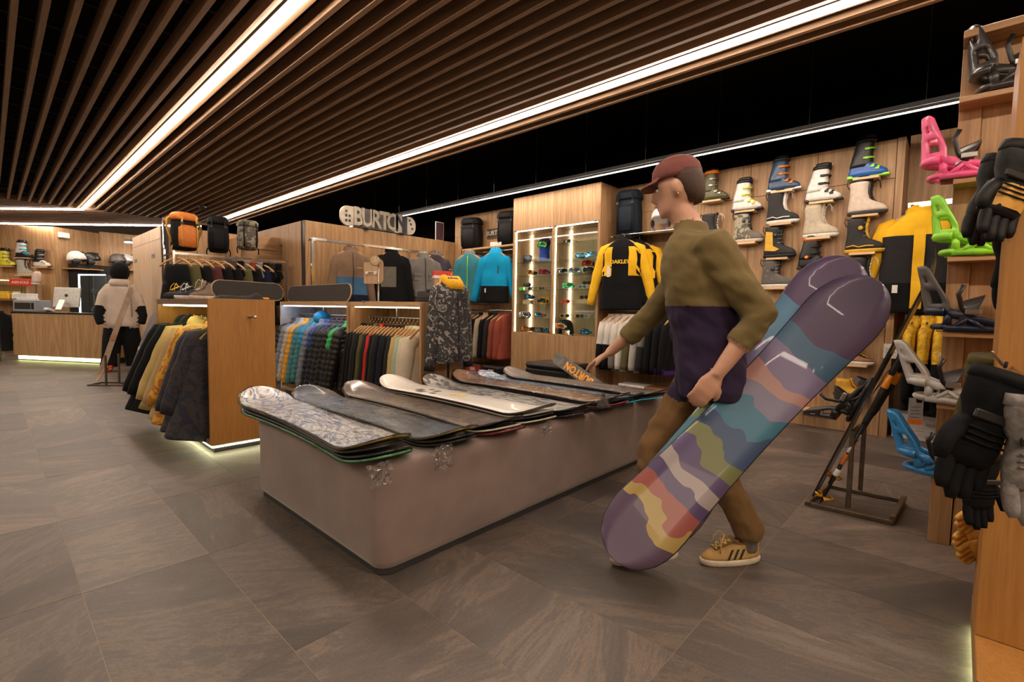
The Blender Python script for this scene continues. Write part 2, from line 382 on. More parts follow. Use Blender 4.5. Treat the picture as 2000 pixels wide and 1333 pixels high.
# boot wall x=5.64 from y=.5 to 6.6; seen side faces -x : p->q going +y has left side = -x
wall('wall_right',(5.652,.5),(5.652,6.62),2.74,OAK,cols=[.62,1.24,1.86,2.48,2.86,4.34,5.2],rows=[SEAM],side=1)
# return of the boot wall beside the jacket bay, and the bay's back wall
w=struct(MB().box(5.63,.44,0,6.15,.497,2.74).build('wall_return',OAK))
wall('wall_recess',(6.06,-3.9),(6.06,.44),2.86,OAK,cols=[1.6,2.6,3.6],rows=[2.12],side=1)
# fitting room block
FY=6.62; FX=2.97
wall('wall_fitting_front',(FX,FY),(5.64,FY),2.30,OAK,cols=[1.45],rows=[],side=-1)
# its left side has a door opening y 7.2..8.0
wall('wall_fitting_side',(FX,FY+.1),(FX,7.35),2.30,OAK,cols=[.3],rows=[],side=1)
wall('wall_fitting_far',(FX,8.35),(FX,9.9),2.30,OAK,cols=[.8],rows=[],side=1)
wall('wall_fitting_lintel',(FX,7.35),(FX,8.35),2.30,OAK,cols=[.5],rows=[],side=1,z0=2.02)
struct(MB().box(3.6,7.0,0,3.7,9.8,2.3).build('wall_fitting_inner',BLK))
struct(MB().box(1.99,9.8,0,6.0,9.9,2.42).build('wall_behind_packs',OAK))
wall('wall_lockers',(1.97,9.7),(1.97,11.95),2.40,wood('locker_oak',(.40,.26,.15),(.58,.42,.27),'Z',rough=.5),cols=[.75,1.5],rows=[2.2],side=1)
# far walls behind the counter
wall('wall_back_left',(-2.2,21.4-3.2),(1.09,15.36),2.85,OAK,cols=[1.6,3.1],rows=[2.3],side=-1)
wall('wall_back_middle',(1.09,15.36),(2.05,15.9),2.85,OAK,cols=[],rows=[2.3],side=-1) if False else struct(MB().box(0,-.0,0,1.12,.1,2.85).build('wall_back_middle',OAK)).__setattr__('matrix_world',T(1.09,15.36,0)@rotm(rz=math.atan2(.54,.96)))
struct(MB().box(1.95,15.85,0,6.0,15.95,2.9).build('wall_back',OAK))
struct(MB().box(-4.0,-4,0,-3.9,19.5,3.7).build('wall_left',mat('plaster',(.30,.24,.18),.9)))
struct(MB().box(-4.0,-4.1,0,7.2,-4.0,3.7).build('wall_rear',MC['plaster']))
struct(MB().box(7.1,-4,0,7.2,19.5,3.7).build('wall_outer',BLACK))
struct(MB().box(-4,19.4,0,7.2,19.5,3.7).build('wall_far',MC['plaster']))
# ================================================================ low table with the snowboards
VELVET=mat('mauve_velvet',(.225,.160,.140),.85,var=.14,scale=5,bump=.05,sheen=.35)
DARKP=mat('dark_plinth',(.03,.03,.03),.6)
TX0,TX1,TY0,TY1,TZ=1.055,3.61,1.685,3.02,.475
def rrect(x0,y0,x1,y1,r,n=6):
    out=[]
    for cx,cy,a in ((x1-r,y1-r,0),(x0+r,y1-r,90),(x0+r,y0+r,180),(x1-r,y0+r,270)):
        for k in range(n+1): t=R(a+90*k/n); out.append((cx+r*cos(t),cy+r*sin(t)))
    return out
def densify(o,step=.06):
    r=[]
    for i in range(len(o)):
        a=Vector(o[i]);b=Vector(o[(i+1)%len(o)]); k=max(1,int((b-a).length/step))
        for j in range(k): r.append(tuple(a.lerp(b,j/k)))
    return r
tab=thing('display_platform','low rectangular display platform upholstered in mauve-brown velvet, covered with snowboards','table',((TX0+TX1)/2,(TY0+TY1)/2,0))
ox,oy=tab.location.x,tab.location.y
out=densify(rrect(TX0-ox,TY0-oy,TX1-ox,TY1-oy,.07))
m=MB(); rings=[]
for z,d in ((.034,-.006),(.06,.004),(.16,.004),(.24,.002),(.32,.003),(.39,.006),(.43,.008),(.458,.002),(.472,-.018),(TZ,-.05)):
    rg=[]
    for x,y in out:
        l=math.hypot(x,y); nx,ny=x/l,y/l
        dd=d
        if y<-.55 and x>-.3: dd+=.010*max(0,(z-.2)/.27)*sin(x*19+2*nz(x*3,1))*(.5+.5*nz(x*2,5)+.3)
        rg.append((x*(1+dd/l),y*(1+dd/l),z))
    rings.append(rg)
m.loft(rings,0,True); m.build('velvet_cover',VELVET,tab)
MB().prism(densify(rrect(TX0-ox+.012,TY0-oy+.012,TX1-ox-.012,TY1-oy-.012,.06)),.004,.040).build('black_skirting',DARKP,tab)
MB().prism(rrect(TX0-ox+.22,TY0-oy+.2,TX1-ox-.2,TY1-oy-.2,.05),0,.006).build('base_plinth',DARKP,tab)

# snowboards ------------------------------------------------------
def hw_at(t,w,waist=.86):   # t -1..1 along the board
    a=abs(t)
    if a<.72: return w/2*(waist+(1-waist)*(a/.72)**2)
    q=(a-.72)/.28; return w/2*max(0,1-q**2.6)**.5
def zrise(t,tip,camber=.004):
    a=abs(t)
    return camber*(1-(a/.7)**2) if a<.7 else tip*((a-.7)/.3)**1.8
def board_rings(L,w,th,tip,x=0.0,N=34,grow=0,dz=0,crk=0):
    rings=[]
    ts=[-1+2*k/N for k in range(N+1)]; ts=[-1,-.995,-.985,-.965]+[t for t in ts if abs(t)<.95]+[.965,.985,.995,1]
    for t in ts:
        h=hw_at(t*.9995,w)+grow; h=max(h,.006+grow); y=t*(L/2+grow); z=zrise(t,tip)+dz; r=[]
        for k,(u,v) in enumerate(((-1,.15),(-.97,1),(-.5,1),(0,1),(.5,1),(.97,1),(1,.15),(.97,0),(0,0),(-.97,0))):
            c=crk*nz(u*3.1+x,y*14,v*3+x) if crk else 0
            r.append((u*h*(1+c*2.2),y,z+v*th+c*.5*(1 if v>.5 else 0)))
        rings.append(r)
    return rings
def snowboard(label,top,base,edge=None,L=1.56,w=.29,tip=.05,wrap=True,loc=(0,0,0),rz=0,rot=None,group='wrapped snowboards on the platform',extra=None):
    t=thing('snowboard',label,'snowboard',loc,rz,group,rot)
    m=MB(); rg=board_rings(L,w,.009,tip)
    m.loft(rg,0,True,mf=lambda i,j: 0 if 1<=j<=4 else (1 if j in(0,5) else 2)); m.build('deck',[top,edge or BLK,base],t)
    if wrap:
        MB().loft(board_rings(L,w,.013,tip,loc[0],N=60,grow=.007,dz=-.002,crk=.006),0,True).build('plastic_wrap',FILM,t)
    if extra: extra(t)
    return t
FILM=film('crinkled_film',(.98,.98,.98),.40,.05,1.0,9,(1.8,.6,1))
G=lambda *a,**k: splotch(*a,**k)
g1=G('board_graphic_ice',[(.82,.80,.76),(.30,.20,.14),(.82,.80,.76),(.80,.78,.75),(.10,.18,.40),(.80,.79,.78),(.84,.82,.78),(.40,.46,.50),(.25,.18,.13),(.8,.78,.75)],3.0,.3,(1.6,.8,1),.02,2.5,coat=.5,detail=6,hard=False)
g2=G('board_graphic_slate',[(.035,.032,.035),(.09,.075,.07),(.05,.06,.08),(.16,.20,.26),(.07,.05,.045)],2,.3,(1.5,.8,1),0,1.5,coat=.5,hard=False)  # bluish tone is a reflection painted into the graphic
g3=G('board_graphic_rust',[(.13,.08,.075),(.20,.13,.08),(.11,.075,.08),(.26,.18,.09),(.13,.09,.10)],3,.3,(1,.8,1),0,1.5,coat=.5,hard=False)
g4=mat('board_graphic_cream',(.68,.64,.58),.35,var=.04,coat=.4)
g5=G('board_graphic_dots',[(.30,.29,.27),(.55,.53,.5),(.18,.17,.16),(.6,.58,.55)],14,.35,(1,.6,1),0,.3,coat=.4,detail=1)
g6=G('board_graphic_bronze',[(.15,.12,.095),(.24,.20,.16),(.36,.2,.12),(.2,.17,.15)],1.4,.25,(.7,.6,1),0,.6,coat=.7,hard=False)
g7=G('board_graphic_wave',[(.5,.55,.6),(.05,.12,.3),(.4,.5,.62),(.03,.08,.22)],9,.3,(1,1,1),0,3,coat=.4)
g8=G('board_graphic_woodgrain',[(.22,.16,.13),(.36,.29,.25),(.15,.11,.1),(.28,.22,.2)],2.5,.35,(3,.35,1),0,.8,coat=.4,hard=False)
YEL=mat('yellow_edge',(.75,.55,.01),.4); GRNE=mat('green_edge',(.08,.32,.12),.4); REDE=mat('red_edge',(.30,.03,.04),.4); BLUE_E=mat('blue_edge',(.01,.30,.50),.4); CRM=mat('cream_edge',(.5,.45,.36),.5)
DKB=mat('dark_deck',(.02,.02,.022),.3,coat=.5)
def chk(t):
    for (x,y,sx,sy,c) in ((-.06,.30,.05,.06,0),(.02,.22,.05,.04,0),(-.02,.36,.05,.05,0),(.04,.30,.03,.03,0),(-.05,.18,.03,.04,0),(.03,-.02,.06,.05,1),(.00,.03,.03,.03,1)):
        MB().box(x-sx/2,y-sy/2,.0093+zrise(y/.78,.05),x+sx/2,y+sy/2,.0112+zrise(y/.78,.05)).build('printed_patch',[mat('dark_print',(.10,.095,.1),.4),mat('yellow_print',(.75,.5,.05),.4)][c],t)
stacks=[ # x, y centre, rz, list bottom->top (label bits)
 (1.125,2.46,R(-1.5),[('lime-green edged',DKB,GRNE),('black',DKB,BLK),('black',DKB,BLK)],('marbled white, blue and brown snowboard in plastic wrap, nearest of the row',g1,YEL)),
 (1.455,2.42,R(1),[('black',DKB,BLK),('black',DKB,BLK)],('dark grey wrapped snowboard with painted blue reflections, second from the near end of platform',g2,YEL)),
 (1.785,2.41,R(-.5),[('red edged',DKB,REDE),('cream edged',DKB,CRM)],('rust-brown mottled wrapped snowboard, third from the near end',g3,BLK)),
 (2.10,2.44,R(.8),[('cream edged',DKB,CRM),('black',DKB,BLK),('cream edged',DKB,CRM)],('cream white snowboard with dark square prints, unwrapped on top of the row',g4,CRM)),
 (2.42,2.36,R(-1),[('black',DKB,BLK),('black',DKB,BLK)],('grey and white speckled snowboard beside the cream one',g5,BLK)),
 (2.74,2.34,R(1.2),[('black',DKB,BLK),('red edged',DKB,REDE),('black',DKB,BLK)],('bronze glossy wrapped snowboard with an orange patch',g6,BLK)),
 (3.02,2.37,R(-1),[('blue edged',DKB,BLUE_E)],('snowboard with a blue and white wave print, partly hidden between two stacks',g7,BLUE_E)),
 (3.32,2.30,R(1),[('blue edged',DKB,BLUE_E),('black',DKB,BLK)],('wood-grained mauve snowboard, far end of the platform',g8,BLK))]
ordn=['first','second','third','fourth','fifth','sixth','seventh','last']
for si,(x,y,rz,low,top) in enumerate(stacks):
    z=TZ+.006; hts=[.016]*8
    for k,(nm,mt_,bs) in enumerate(low):
        L=1.60-.03*random.random()
        snowboard(f'{nm} snowboard under the {ordn[si]} top board of the platform, layer {("bottom","middle","upper")[k]}',mt_,bs,edge=bs,L=L,w=.285+.01*random.random(),loc=(x+random.uniform(-.012,.012),y+random.uniform(-.02,.02),z),rz=rz+R(random.uniform(-1.2,1.2)),wrap=(k==0 and si in(0,2,4)),tip=.045)
        z+=.017
    snowboard(top[0],top[1],top[2],L=1.60,w=.30,loc=(x,y,z),rz=rz,tip=.068,wrap=(si!=3),extra=chk if si==3 else None)
# torn bits of film hanging off the stacks
def scrap(x,y,z,w,h,seed,label):
    m=MB(); n=10; k=8; vs=[];fs=[]
    for i in range(n+1):
        for j in range(k+1):
            u=i/n;v=j/k
            vs.append((x+(u-.5)*w*(1-.3*v)+.02*nz(u*5,v*4,seed),y-.02-.03*nz(u*4,v*5,seed+3)-.015*v,z-h*v+.02*nz(u*6,v*3,seed+7)))
    for i in range(n):
        for j in range(k): a=i*(k+1)+j; fs.append((a,a+k+1,a+k+2,a+1))
    m.add(vs,fs,0,True); tag(m.build('plastic_scrap',FILM2),label,'plastic film')
FILM2=film('loose_film',(.9,.9,.9),.45,.15,1.0,30)
scrap(1.02,1.655,.515,.12,.09,1,'torn clear film hanging under the left corner of the nearest board')
scrap(1.31,1.63,.53,.12,.10,2,'torn clear film hanging at the tail of the nearest board, right corner')
scrap(2.03,1.635,.515,.10,.06,3,'crumpled clear film at the tail of the third stack')
m=MB()
for i in range(3):
    a=i*2.1; rg=[]
    m.loft([[(2.55+.05*cos(t*pi/4+a)*(1-v)+.03*nz(t,v*3,a),1.585+.03*sin(t*pi/4)*(1-v)+.02*nz(t,v*3,a+5),.535+.09*v+.01*nz(t,a)) for t in range(8)] for v in (0,.3,.6,.85,1)],0,True)
tag(m.build('plastic_tuft',FILM2),'upright tuft of crumpled clear film at the tail of the bronze board','plastic film')

# ================================================================ gondola box with hanging jackets
BX0,BX1,BY0,BY1,BZ=1.10,1.575,4.07,5.66,1.17
EDGE=wood('dark_edge_veneer',(.17,.095,.055),(.26,.15,.09),'Y',rough=.5)
g=thing('gondola_cabinet','warm oak box gondola with open lit side full of jackets and a glowing plinth','display cabinet',(BX0,BY0,0))
w_,d_=BX1-BX0,BY1-BY0
MB().cbox(0,0,.06,w_,.028,BZ,.002).build('end_panel',OAKW,g)
MB().cbox(0,d_-.028,.06,w_,d_,BZ,.002).build('end_panel',OAKW,g)
MB().cbox(0,.0285,BZ-.05,w_,d_-.0285,BZ,.002).build('top_board',EDGE,g)
MB().cbox(0,.0285,.06,w_,d_-.0285,.10,.002).build('bottom_board',EDGE,g)
MB().cbox(w_-.02,.0285,.1005,w_,d_-.0285,BZ-.0505,.001).build('back_panel',wood('yellow_lit_ply',(.40,.33,.05),(.55,.46,.09),'Z'),g)  # back panel colour carries the yellow of the LED light
MB().box(.03,.03,0,w_-.03,d_-.03,.06).build('recessed_plinth',BLK,g)
m=MB(); m.box(.012,.012,.040,w_-.012,.020,.050); m.box(.012,.024,.040,.020,d_-.012,.050); m.build('plinth_light',LEDY2:=emis('gondola_plinth_led',(.95,.95,.55),14),g)
MB().box(.03,.10,BZ-.064,.05,d_-.1,BZ-.0505).build('cabinet_light',emis('gondola_inner_led',(1,.93,.45),12),g)
MB().tube([(.24,.03,1.02),(.24,d_-.03,1.02)],.012,10).build('hanging_rail',CHR,g)
hk=MB(); hk.lathe([(.012,0),(.014,.003),(.014,.006),(.009,.008),(.009,.10),(.012,.102),(.012,.116),(.0,.117)],14,0,T(.285,-.0,1.035)@rotm(rx=pi/2)); hk.build('peg',STEEL,g)

# low bays behind -------------------------------------------------
VX,VD=2.50,.45
def bay(y0,y1,label,led,backm,mt):
    t=thing('hanging_bay',label,'clothes rack',(VX,y0,0)); L=y1-y0; h=VZ
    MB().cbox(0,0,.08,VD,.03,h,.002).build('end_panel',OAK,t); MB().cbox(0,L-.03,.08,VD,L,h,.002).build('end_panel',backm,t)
    MB().cbox(0,.0305,h-.045,VD,L-.0305,h,.002).build('top_board',mt,t); MB().cbox(0,.0305,.08,VD,L-.0305,.12,.002).build('bottom_board',mt,t)
    MB().box(.04,.03,0,VD-.03,L-.03,.08).build('recessed_plinth',BLK,t)
    MB().box(.02,.06,h-.057,.036,L-.06,h-.0455).build('cabinet_light',led,t)
    MB().tube([(.22,.03,h-.15),(.22,L-.03,h-.15)],.012,8).build('hanging_rail',STEEL,t)
    MB().box(.20,L*.55,h-.15,.235,L*.55+.02,h-.045).build('rail_bracket',STEEL,t)
    MB().cbox(VD-.012,L*.52,.12,VD,L-.031,h-.046,.001).build('back_panel',OAK,t)
    return t
VZ=zat(590,840,2.5,3.36)
bay(3.36,4.56,'low oak bay lit from its top edge, hung with thin garments on wooden hangers',LEDW,OAK,OAKH)
bay(4.60,6.30,'low oak bay with cool blue-white lighting, hung with puffer jackets',LEDK,mat('bluish_lit_laminate',(.5,.5,.52),.5),OAKH)  # far end panel has the cool LED light tinted into its colour

# ================================================================ tower of shelves on the right
TWX=3.3
t=thing('binding_tower','tall oak display tower with small shelves carrying snowboard bindings, at right','shelf',(TWX,.06,0))
MB().cbox(0,-.085,.0,.02,0,2.47,.002).build('stile',OAK,t)
MB().cbox(.012,-2.4,.0,.03,-.0855,2.44,.002).build('back_board',OAK,t)
MB().cbox(.0305,-2.4,.0,.55,-.001,2.44,.002).build('carcass',OAK,t)
for k in range(3): MB().cbox(.001,-.9-.8*k,.01,.0115,-.82-.8*k,2.40,.001).build('stile',OAK,t)
TSH=[.33,.70,1.055,1.42,1.79,2.17]
for z in TSH: MB().cbox(-.13,-.62 if z<2.1 else -.9,z-.026,-.0005,-.0 ,z,.002).build('shelf',OAKH,t)
MB().cbox(-.13,-2.4,2.441,.55,.0,2.475,.002).build('top_board',OAKH,t)
MB().cbox(-.115,-.62,.0,-.0005,-.09,.303,.002).build('step_box',OAK,t)
MB().cbox(-.128,-.085,.0,-.0005,-.001,.303,.002).build('step_stile',OAK,t)
# glove gondola nearest right
t=thing('glove_gondola','near oak gondola at the right edge with gloves hooked on and a glowing plinth','display cabinet',(2.09,-.09,0))
MB().cbox(0,-1.6,.121,.022,0,1.95,.002).build('face_panel',OAKW,t)
MB().cbox(.0225,-1.6,.121,.30,-.001,1.95,.002).build('carcass',OAKW,t)
MB().cbox(-.26,-1.6,.026,.31,-.0,.120,.003).build('plinth_top',OAKW,t)
MB().box(-.25,-1.6,0,.30,-.02,.026).build('recessed_plinth',BLK,t)
MB().box(-.25,-.016,.006,.30,-.008,.024).build('plinth_light',LEDG:=emis('green_plinth_led',(.80,.92,.45),7),t)
# ================================================================ garments
HW=mat('hanger_wood',(.52,.30,.13),.45); 
def hanger(t=None,label=None,group=None,loc=(0,0,0),rz=0,bar=False,name='clothes_hanger',wm=None):
    t=thing(name,label or 'wooden clothes hanger','hanger',loc,rz,group)
    m=MB()
    for s in (-1,1):
        m.tube([(0,0,.022),(s*.05,0,.02),(s*.12,-.004,-.01),(s*.17,-.01,-.045),(s*.205,-.018,-.075)],[.012,.013,.013,.014,.011],6,0,None,.55,(0,1,0))
    m.build('arms',wm or HW,t)
    if bar: MB().tube([(-.17,0,-.062),(.17,0,-.062)],.005,5).build('trouser_bar',wm or HW,t)
    a=[(0,0,.02),(0,0,.05)]+[(.022*sin(q)-.0,0,.075-.022*cos(q)) for q in [R(20+k*30) for k in range(8)]]
    MB().tube(a,.0022,5).build('hook',CHR,t)
    return t
def torso_rings(h,hw,th,puff=0,seed=0,flare=1.08,n=18,blocks=(),fold=1.0,neck=.062):
    zs=[.012,-.006,-.03,-.055,-.085,-.12,-.17]
    if puff:
        k=.09
        while k<h: zs.append(-(k)); k+=puff/3
        zs=sorted(set([round(z,4) for z in zs if z>-.17 or z in zs]),reverse=True)
    else:
        k=.24
        while k<h: zs.append(-k); k+=.065
    for b in blocks: zs+=[-b+.001,-b]
    zs=sorted(set(zs+[-h+.02,-h]),reverse=True); rings=[]
    for z in zs:
        d=-z
        if d<.15: 
            q=max(0,min(1,(d+.012)/.162)); w=neck+(hw-.02-neck)*(q**.78); t=.055+(th-.055)*min(1,q*1.3)
        else: q=(d-.15)/(h-.15); w=(hw-.02)*(1+(flare-1)*q)*(1-.07*sin(q*pi)); t=th*(1+.12*q)
        if d>h-.015: w*=.985;t*=.9
        b=0
        if puff: b=.034*(abs(sin(pi*d/puff))**.6-.5)
        r=[]
        for j in range(n):
            a=2*pi*j/n; c,s=cos(a),sin(a); ex=.75
            x=w*math.copysign(abs(c)**ex,c); y=t*math.copysign(abs(s)**ex,s)
            f=fold*min(1,d*3)*(.030*nz(x*8+seed,z*3+x*4,seed)+.024*nz(x*16-z*9,z*8+x*6,seed+4)+.006*nz(x*40,z*16,seed))
            r.append((x*(1+b*.9),y*(1+b*7)+f*(1 if s<0 else -1)+f*.3,z))
        rings.append(r)
    return rings,zs
def sleeve_pts(s,hw,L,ang,bend=.0,fwd=0):
    p=Vector((s*(hw-.055),0,-.115)); pts=[p+Vector((-s*.075,0,.045))]
    n=9
    for k in range(n+1):
        q=k/n; a=ang*(1-.35*q)-bend*q
        pts.append(p.copy()); p=p+Vector((s*sin(a),-fwd*q,-cos(a)))*(L/n)
    return pts
def jacket(label=None,mats=None,h=.74,hw=.235,th=.075,sl=.60,ang=.28,puff=0,seed=1,block=None,hood=1,zipm=None,hemm=None,pock=0,name='jacket',cat='jacket',loc=(0,0,0),rz=0,group=None,sblock=None,cuffm=None,fold=1.0,n=18,fwd=0,flare=1.08,vstripe=None,bend=0,sc=None):
    """mats=[main,second]; block: depth below the neck where the second colour starts"""
    t=thing(name,label,cat,loc,rz,group,sc=sc); mats=mats if len(mats)>1 else mats+[mats[0]]
    blocks=[block] if block and not isinstance(block,(list,tuple)) else (block or [])
    rg,zs=torso_rings(h,hw,th,puff,seed,flare,n,blocks,fold)
    def mf(i,j):
        d=-(zs[i]+zs[i+1])/2; k=0
        for b in blocks:
            if d>b-.0005: k+=1
        return min(k,len(mats)-1)
    MB().loft(rg,0,True,mf=mf).build('body',mats,t)
    for s in (-1,1):
        pts=sleeve_pts(s,hw,sl,ang,bend,fwd); 
        if puff:
            pp=[];L=len(pts)
            for k in range((L-1)*4+1):
                i=min(k//4,L-2); pp.append(pts[i].lerp(pts[i+1],(k-4*i)/4))
            pts=pp
        rr=[]
        for k in range(len(pts)):
            q=k/(len(pts)-1); r=.082*(1-.36*q)
            if q<.12: r*=.62+3.1*q
            if puff: r*=1+.20*(abs(sin(pi*k/3.5))**.6-.6)
            else: r*=1+.16*nz(k*1.3,s*3,seed)*fold
            if q>.97: r*=.8
            rr.append(r)
        m=MB(); m.tube(pts,rr,9,0,None,.62,(0,1,0))
        o_mats=mats
        if sblock is not None or blocks:
            sb=sblock if sblock is not None else blocks[0]
            cz=[]
            for fi,f in enumerate(m.f):
                c=sum((m.v[k] for k in f),Vector())/len(f)
                if -c.z>sb: m.m[fi]=1
        slv=m.build('sleeve',o_mats,t)
        e=pts[-1]; e0=pts[-2]; d=(e-e0).normalized()
        if cuffm: MB().tube([e-d*.03,e+d*.005],[.054,.053],9,0,None,.66,(0,1,0)).build('cuff',cuffm,slv)
    if hood==1:   # hood hanging behind, opening in front
        m=MB(); rr=[]
        for z,w,d,yo in ((-.035,.10,.06,.015),(0,.105,.065,.02),(.03,.10,.07,.03),(.06,.085,.065,.035),(.08,.05,.045,.04),(.085,.015,.015,.04)):
            rr.append([(w*cos(2*pi*k/12)*(1+.08*nz(k,z*20,seed)),yo+d*sin(2*pi*k/12),z+(-.03 if sin(2*pi*k/12)<-.5 else 0)) for k in range(12)])
        m.loft(rr,0,True); m.build('hood',hemm or mats[0],t)
    elif hood==2: # stand collar
        m=MB(); m.loft([[(w*cos(2*pi*k/12),.01+w*.72*sin(2*pi*k/12),z) for k in range(12)] for z,w in ((-.04,.085),(0,.078),(.035,.072),(.04,.064),(.01,.06))],0,True,cap=False); m.build('collar',hemm or mats[0],t)
    if zipm:
        def yat(d):
            best=min(range(len(zs)),key=lambda i:abs(zs[i]+d)); return min(p[1] for p in rg[best])
        ds=[.02+.06*k for k in range(int((h-.03)/.06)+1)]
        MB().tube([(0,yat(d)-.001,-d) for d in ds],.006,6,0,None,.6,(0,1,0)).build('zip',zipm,t)
    for k in range(pock):
        s=(-1,1)[k%2]; d=(.27,.27,.52,.52)[k]
        i=min(range(len(zs)),key=lambda i:abs(zs[i]+d)); y=min(p[1] for p in rg[i])
        pk=MB().cbox(s*.115-.065,y-.004,-d-.10,s*.115+.065,y+.03,-d,.006).build('pocket',mats[0],t); MB().cbox(s*.115-.07,y-.012,-d-.03,s*.115+.07,y+.028,-d+.01,.005).build('flap',mats[0],pk)
    if vstripe:
        i=len(zs)//2; y=min(p[1] for p in rg[i]); x0,x1,d0,d1,sm=vstripe
        rows=[i for i in range(len(zs)) if d0<=-zs[i]<=d1]; m=MB(); vs=[];fs=[]
        for i in rows:
            yy=min(p[1] for p in rg[i])-.004; vs+=[(x0,yy,zs[i]),(x1,yy,zs[i])]
        for k in range(len(rows)-1): fs.append((2*k,2*k+1,2*k+3,2*k+2))
        m.add(vs,fs,0,True); m.build('front_panel',sm,t)
    return t
def pants(label=None,mats=None,h=.98,loc=(0,0,0),rz=0,group=None,seed=0,w=.19,name='ski_trousers'):
    t=thing(name,label,'trousers',loc,rz,group); mats=mats if len(mats)>1 else mats+[mats[0]]
    m=MB(); m.loft([[(w*q*cos(2*pi*k/14),.05*q2*sin(2*pi*k/14),z) for k in range(14)] for z,q,q2 in ((0,.85,.7),(-.05,.9,1),(-.15,1,1.2),(-.28,1.05,1.2),(-.31,.9,.8))],0,True); m.build('waist',mats[0],t)
    for s in (-1,1):
        pts=[(s*w*.5,0,-.2)]+[(s*(w*.52+.01*k),.01*nz(k,s,seed),-.27-k*(h-.27)/7) for k in range(8)]
        MB().tube(pts,[.08,.10,.10,.105,.10,.105,.10,.11,.112],10,0,None,.6,(0,1,0)).build('leg',mats[1],t)
    return t
def tagcard(loc,label,w=.045,h=.09,rz=0,mt=None):
    t=thing('price_tag',label,'price tag',loc,rz)
    MB().box(-w/2,-.001,-h,w/2,.001,0).build('card',mt or PAPER,t); MB().tube([(0,0,-.004),(.004,0,.06)],.0012,4).build('string',WHITE,t)
    m=MB()
    for k in range(4): m.box(-w*.35,-.0016,-h*.35-k*h*.13,w*(.35-.1*(k%2)),-.0011,-h*.35-k*h*.13+.004)
    m.build('print',BLK,t); return t
C=lambda n,r,g,b,**k: cloth(n,(r,g,b),**k)
cblk=C('black_cloth',.006,.006,.007); cnavy=C('navy_cloth',.010,.013,.032); cchar=C('charcoal_cloth',.022,.021,.022); cgry=C('grey_cloth',.17,.16,.145); ckha=C('khaki_cloth',.50,.36,.14)
ctan=C('tan_cloth',.42,.34,.24); colv=C('olive_cloth',.10,.09,.035); cred=C('red_cloth',.50,.03,.02); cyel=C('yellow_cloth',.80,.46,.02); cblu=C('azure_cloth',.005,.28,.52); cbrn=C('brown_cloth',.20,.13,.085)
cstl=C('denim_blue_cloth',.05,.13,.24); cwht=C('offwhite_cloth',.58,.55,.50); cteal=C('teal_cloth',.04,.20,.24); cpur=C('purple_cloth',.06,.02,.16); cmint=C('mint_cloth',.38,.47,.36); ccrm=C('cream_cloth',.60,.52,.40)
crust=C('rust_cloth',.24,.055,.035); cmaroon=C('maroon_cloth',.09,.03,.03)
corcam=splotch('orange_camo',[(.50,.22,.02),(.62,.30,.03),(.36,.14,.015),(.66,.36,.05)],9,.8,dist=2)
cnvcam=splotch('navy_camo',[(.02,.018,.025),(.035,.028,.03),(.015,.016,.03),(.05,.04,.045)],9,.85,dist=2)
cfloral=splotch('grey_floral_camo',[(.014,.014,.016),(.03,.03,.032),(.016,.016,.018),(.26,.24,.22),(.02,.02,.022)],11,.7,dist=3,detail=3)
cmltan=splotch('mottled_grey',[(.10,.085,.085),(.06,.05,.05),(.14,.12,.11)],12,.85)
P_=lambda n,r,g,b: mat(n,(r,g,b),.42,var=.1,scale=30,bump=.15)
pgrb=P_('puffer_grey_blue',.17,.20,.27); pbei=P_('puffer_beige',.42,.38,.33); pora=P_('puffer_orange',.72,.33,.02); ptea=P_('puffer_teal',.05,.20,.25); pnav=P_('puffer_navy',.008,.011,.028); pblk=P_('puffer_black',.006,.006,.008)
pgrn=P_('puffer_green',.02,.42,.10); pblu=P_('puffer_azure',.01,.25,.50); pred=mat('red_side_panel',(.55,.04,.03),.6); proy=P_('puffer_royal',.012,.05,.25)
cred2=mat('red_edge_cloth',(.6,.02,.02),.6)

# --- jackets hanging in the open side of the gondola box (rail along y at x=1.34)
RXB,RZB=1.34,1.02
row=[(5.35,'black shell jacket at the far end of the gondola row',dict(mats=[cblk],h=.86,seed=3)),
 (5.15,'dark grey jacket behind the khaki one in the gondola',dict(mats=[cblk],h=.84,seed=5)),
 (4.92,'khaki yellow jacket with a hood, in the open side of the gondola',dict(mats=[ckha],h=.78,seed=8,hood=1,flare=1.2)),
 (4.70,'plain beige jacket just in front of the khaki hooded one',dict(mats=[ctan2:=C('beige_khaki',.42,.30,.14)],h=.82,seed=9,hood=0)),
 (4.52,'orange camouflage jacket in the open side of the gondola',dict(mats=[corcam],h=.84,seed=11,hood=2)),
 (4.37,'navy camouflage jacket between the orange one and the end panel',dict(mats=[cnvcam],h=.86,seed=14,hood=2)),
 (4.245,'navy camouflage jacket right against the gondola end panel',dict(mats=[cnvcam],h=.88,seed=17,hood=1))]
for y,lb,kw in row:
    o=jacket(lb,loc=(RXB-.07,y,RZB-.085),group='jackets in the gondola',sl=.6,ang=.14,th=.072,fwd=-.02,**kw)
    o.rotation_euler=(0,R(13+(y-4.2)*4+random.uniform(-1,1)),R(-9+random.uniform(-3,3)))
    hanger(None,'wooden hanger holding the '+lb.split(' in the')[0].split(' at the')[0],'hangers in the gondola',(RXB-.05,y,RZB-.087),0)
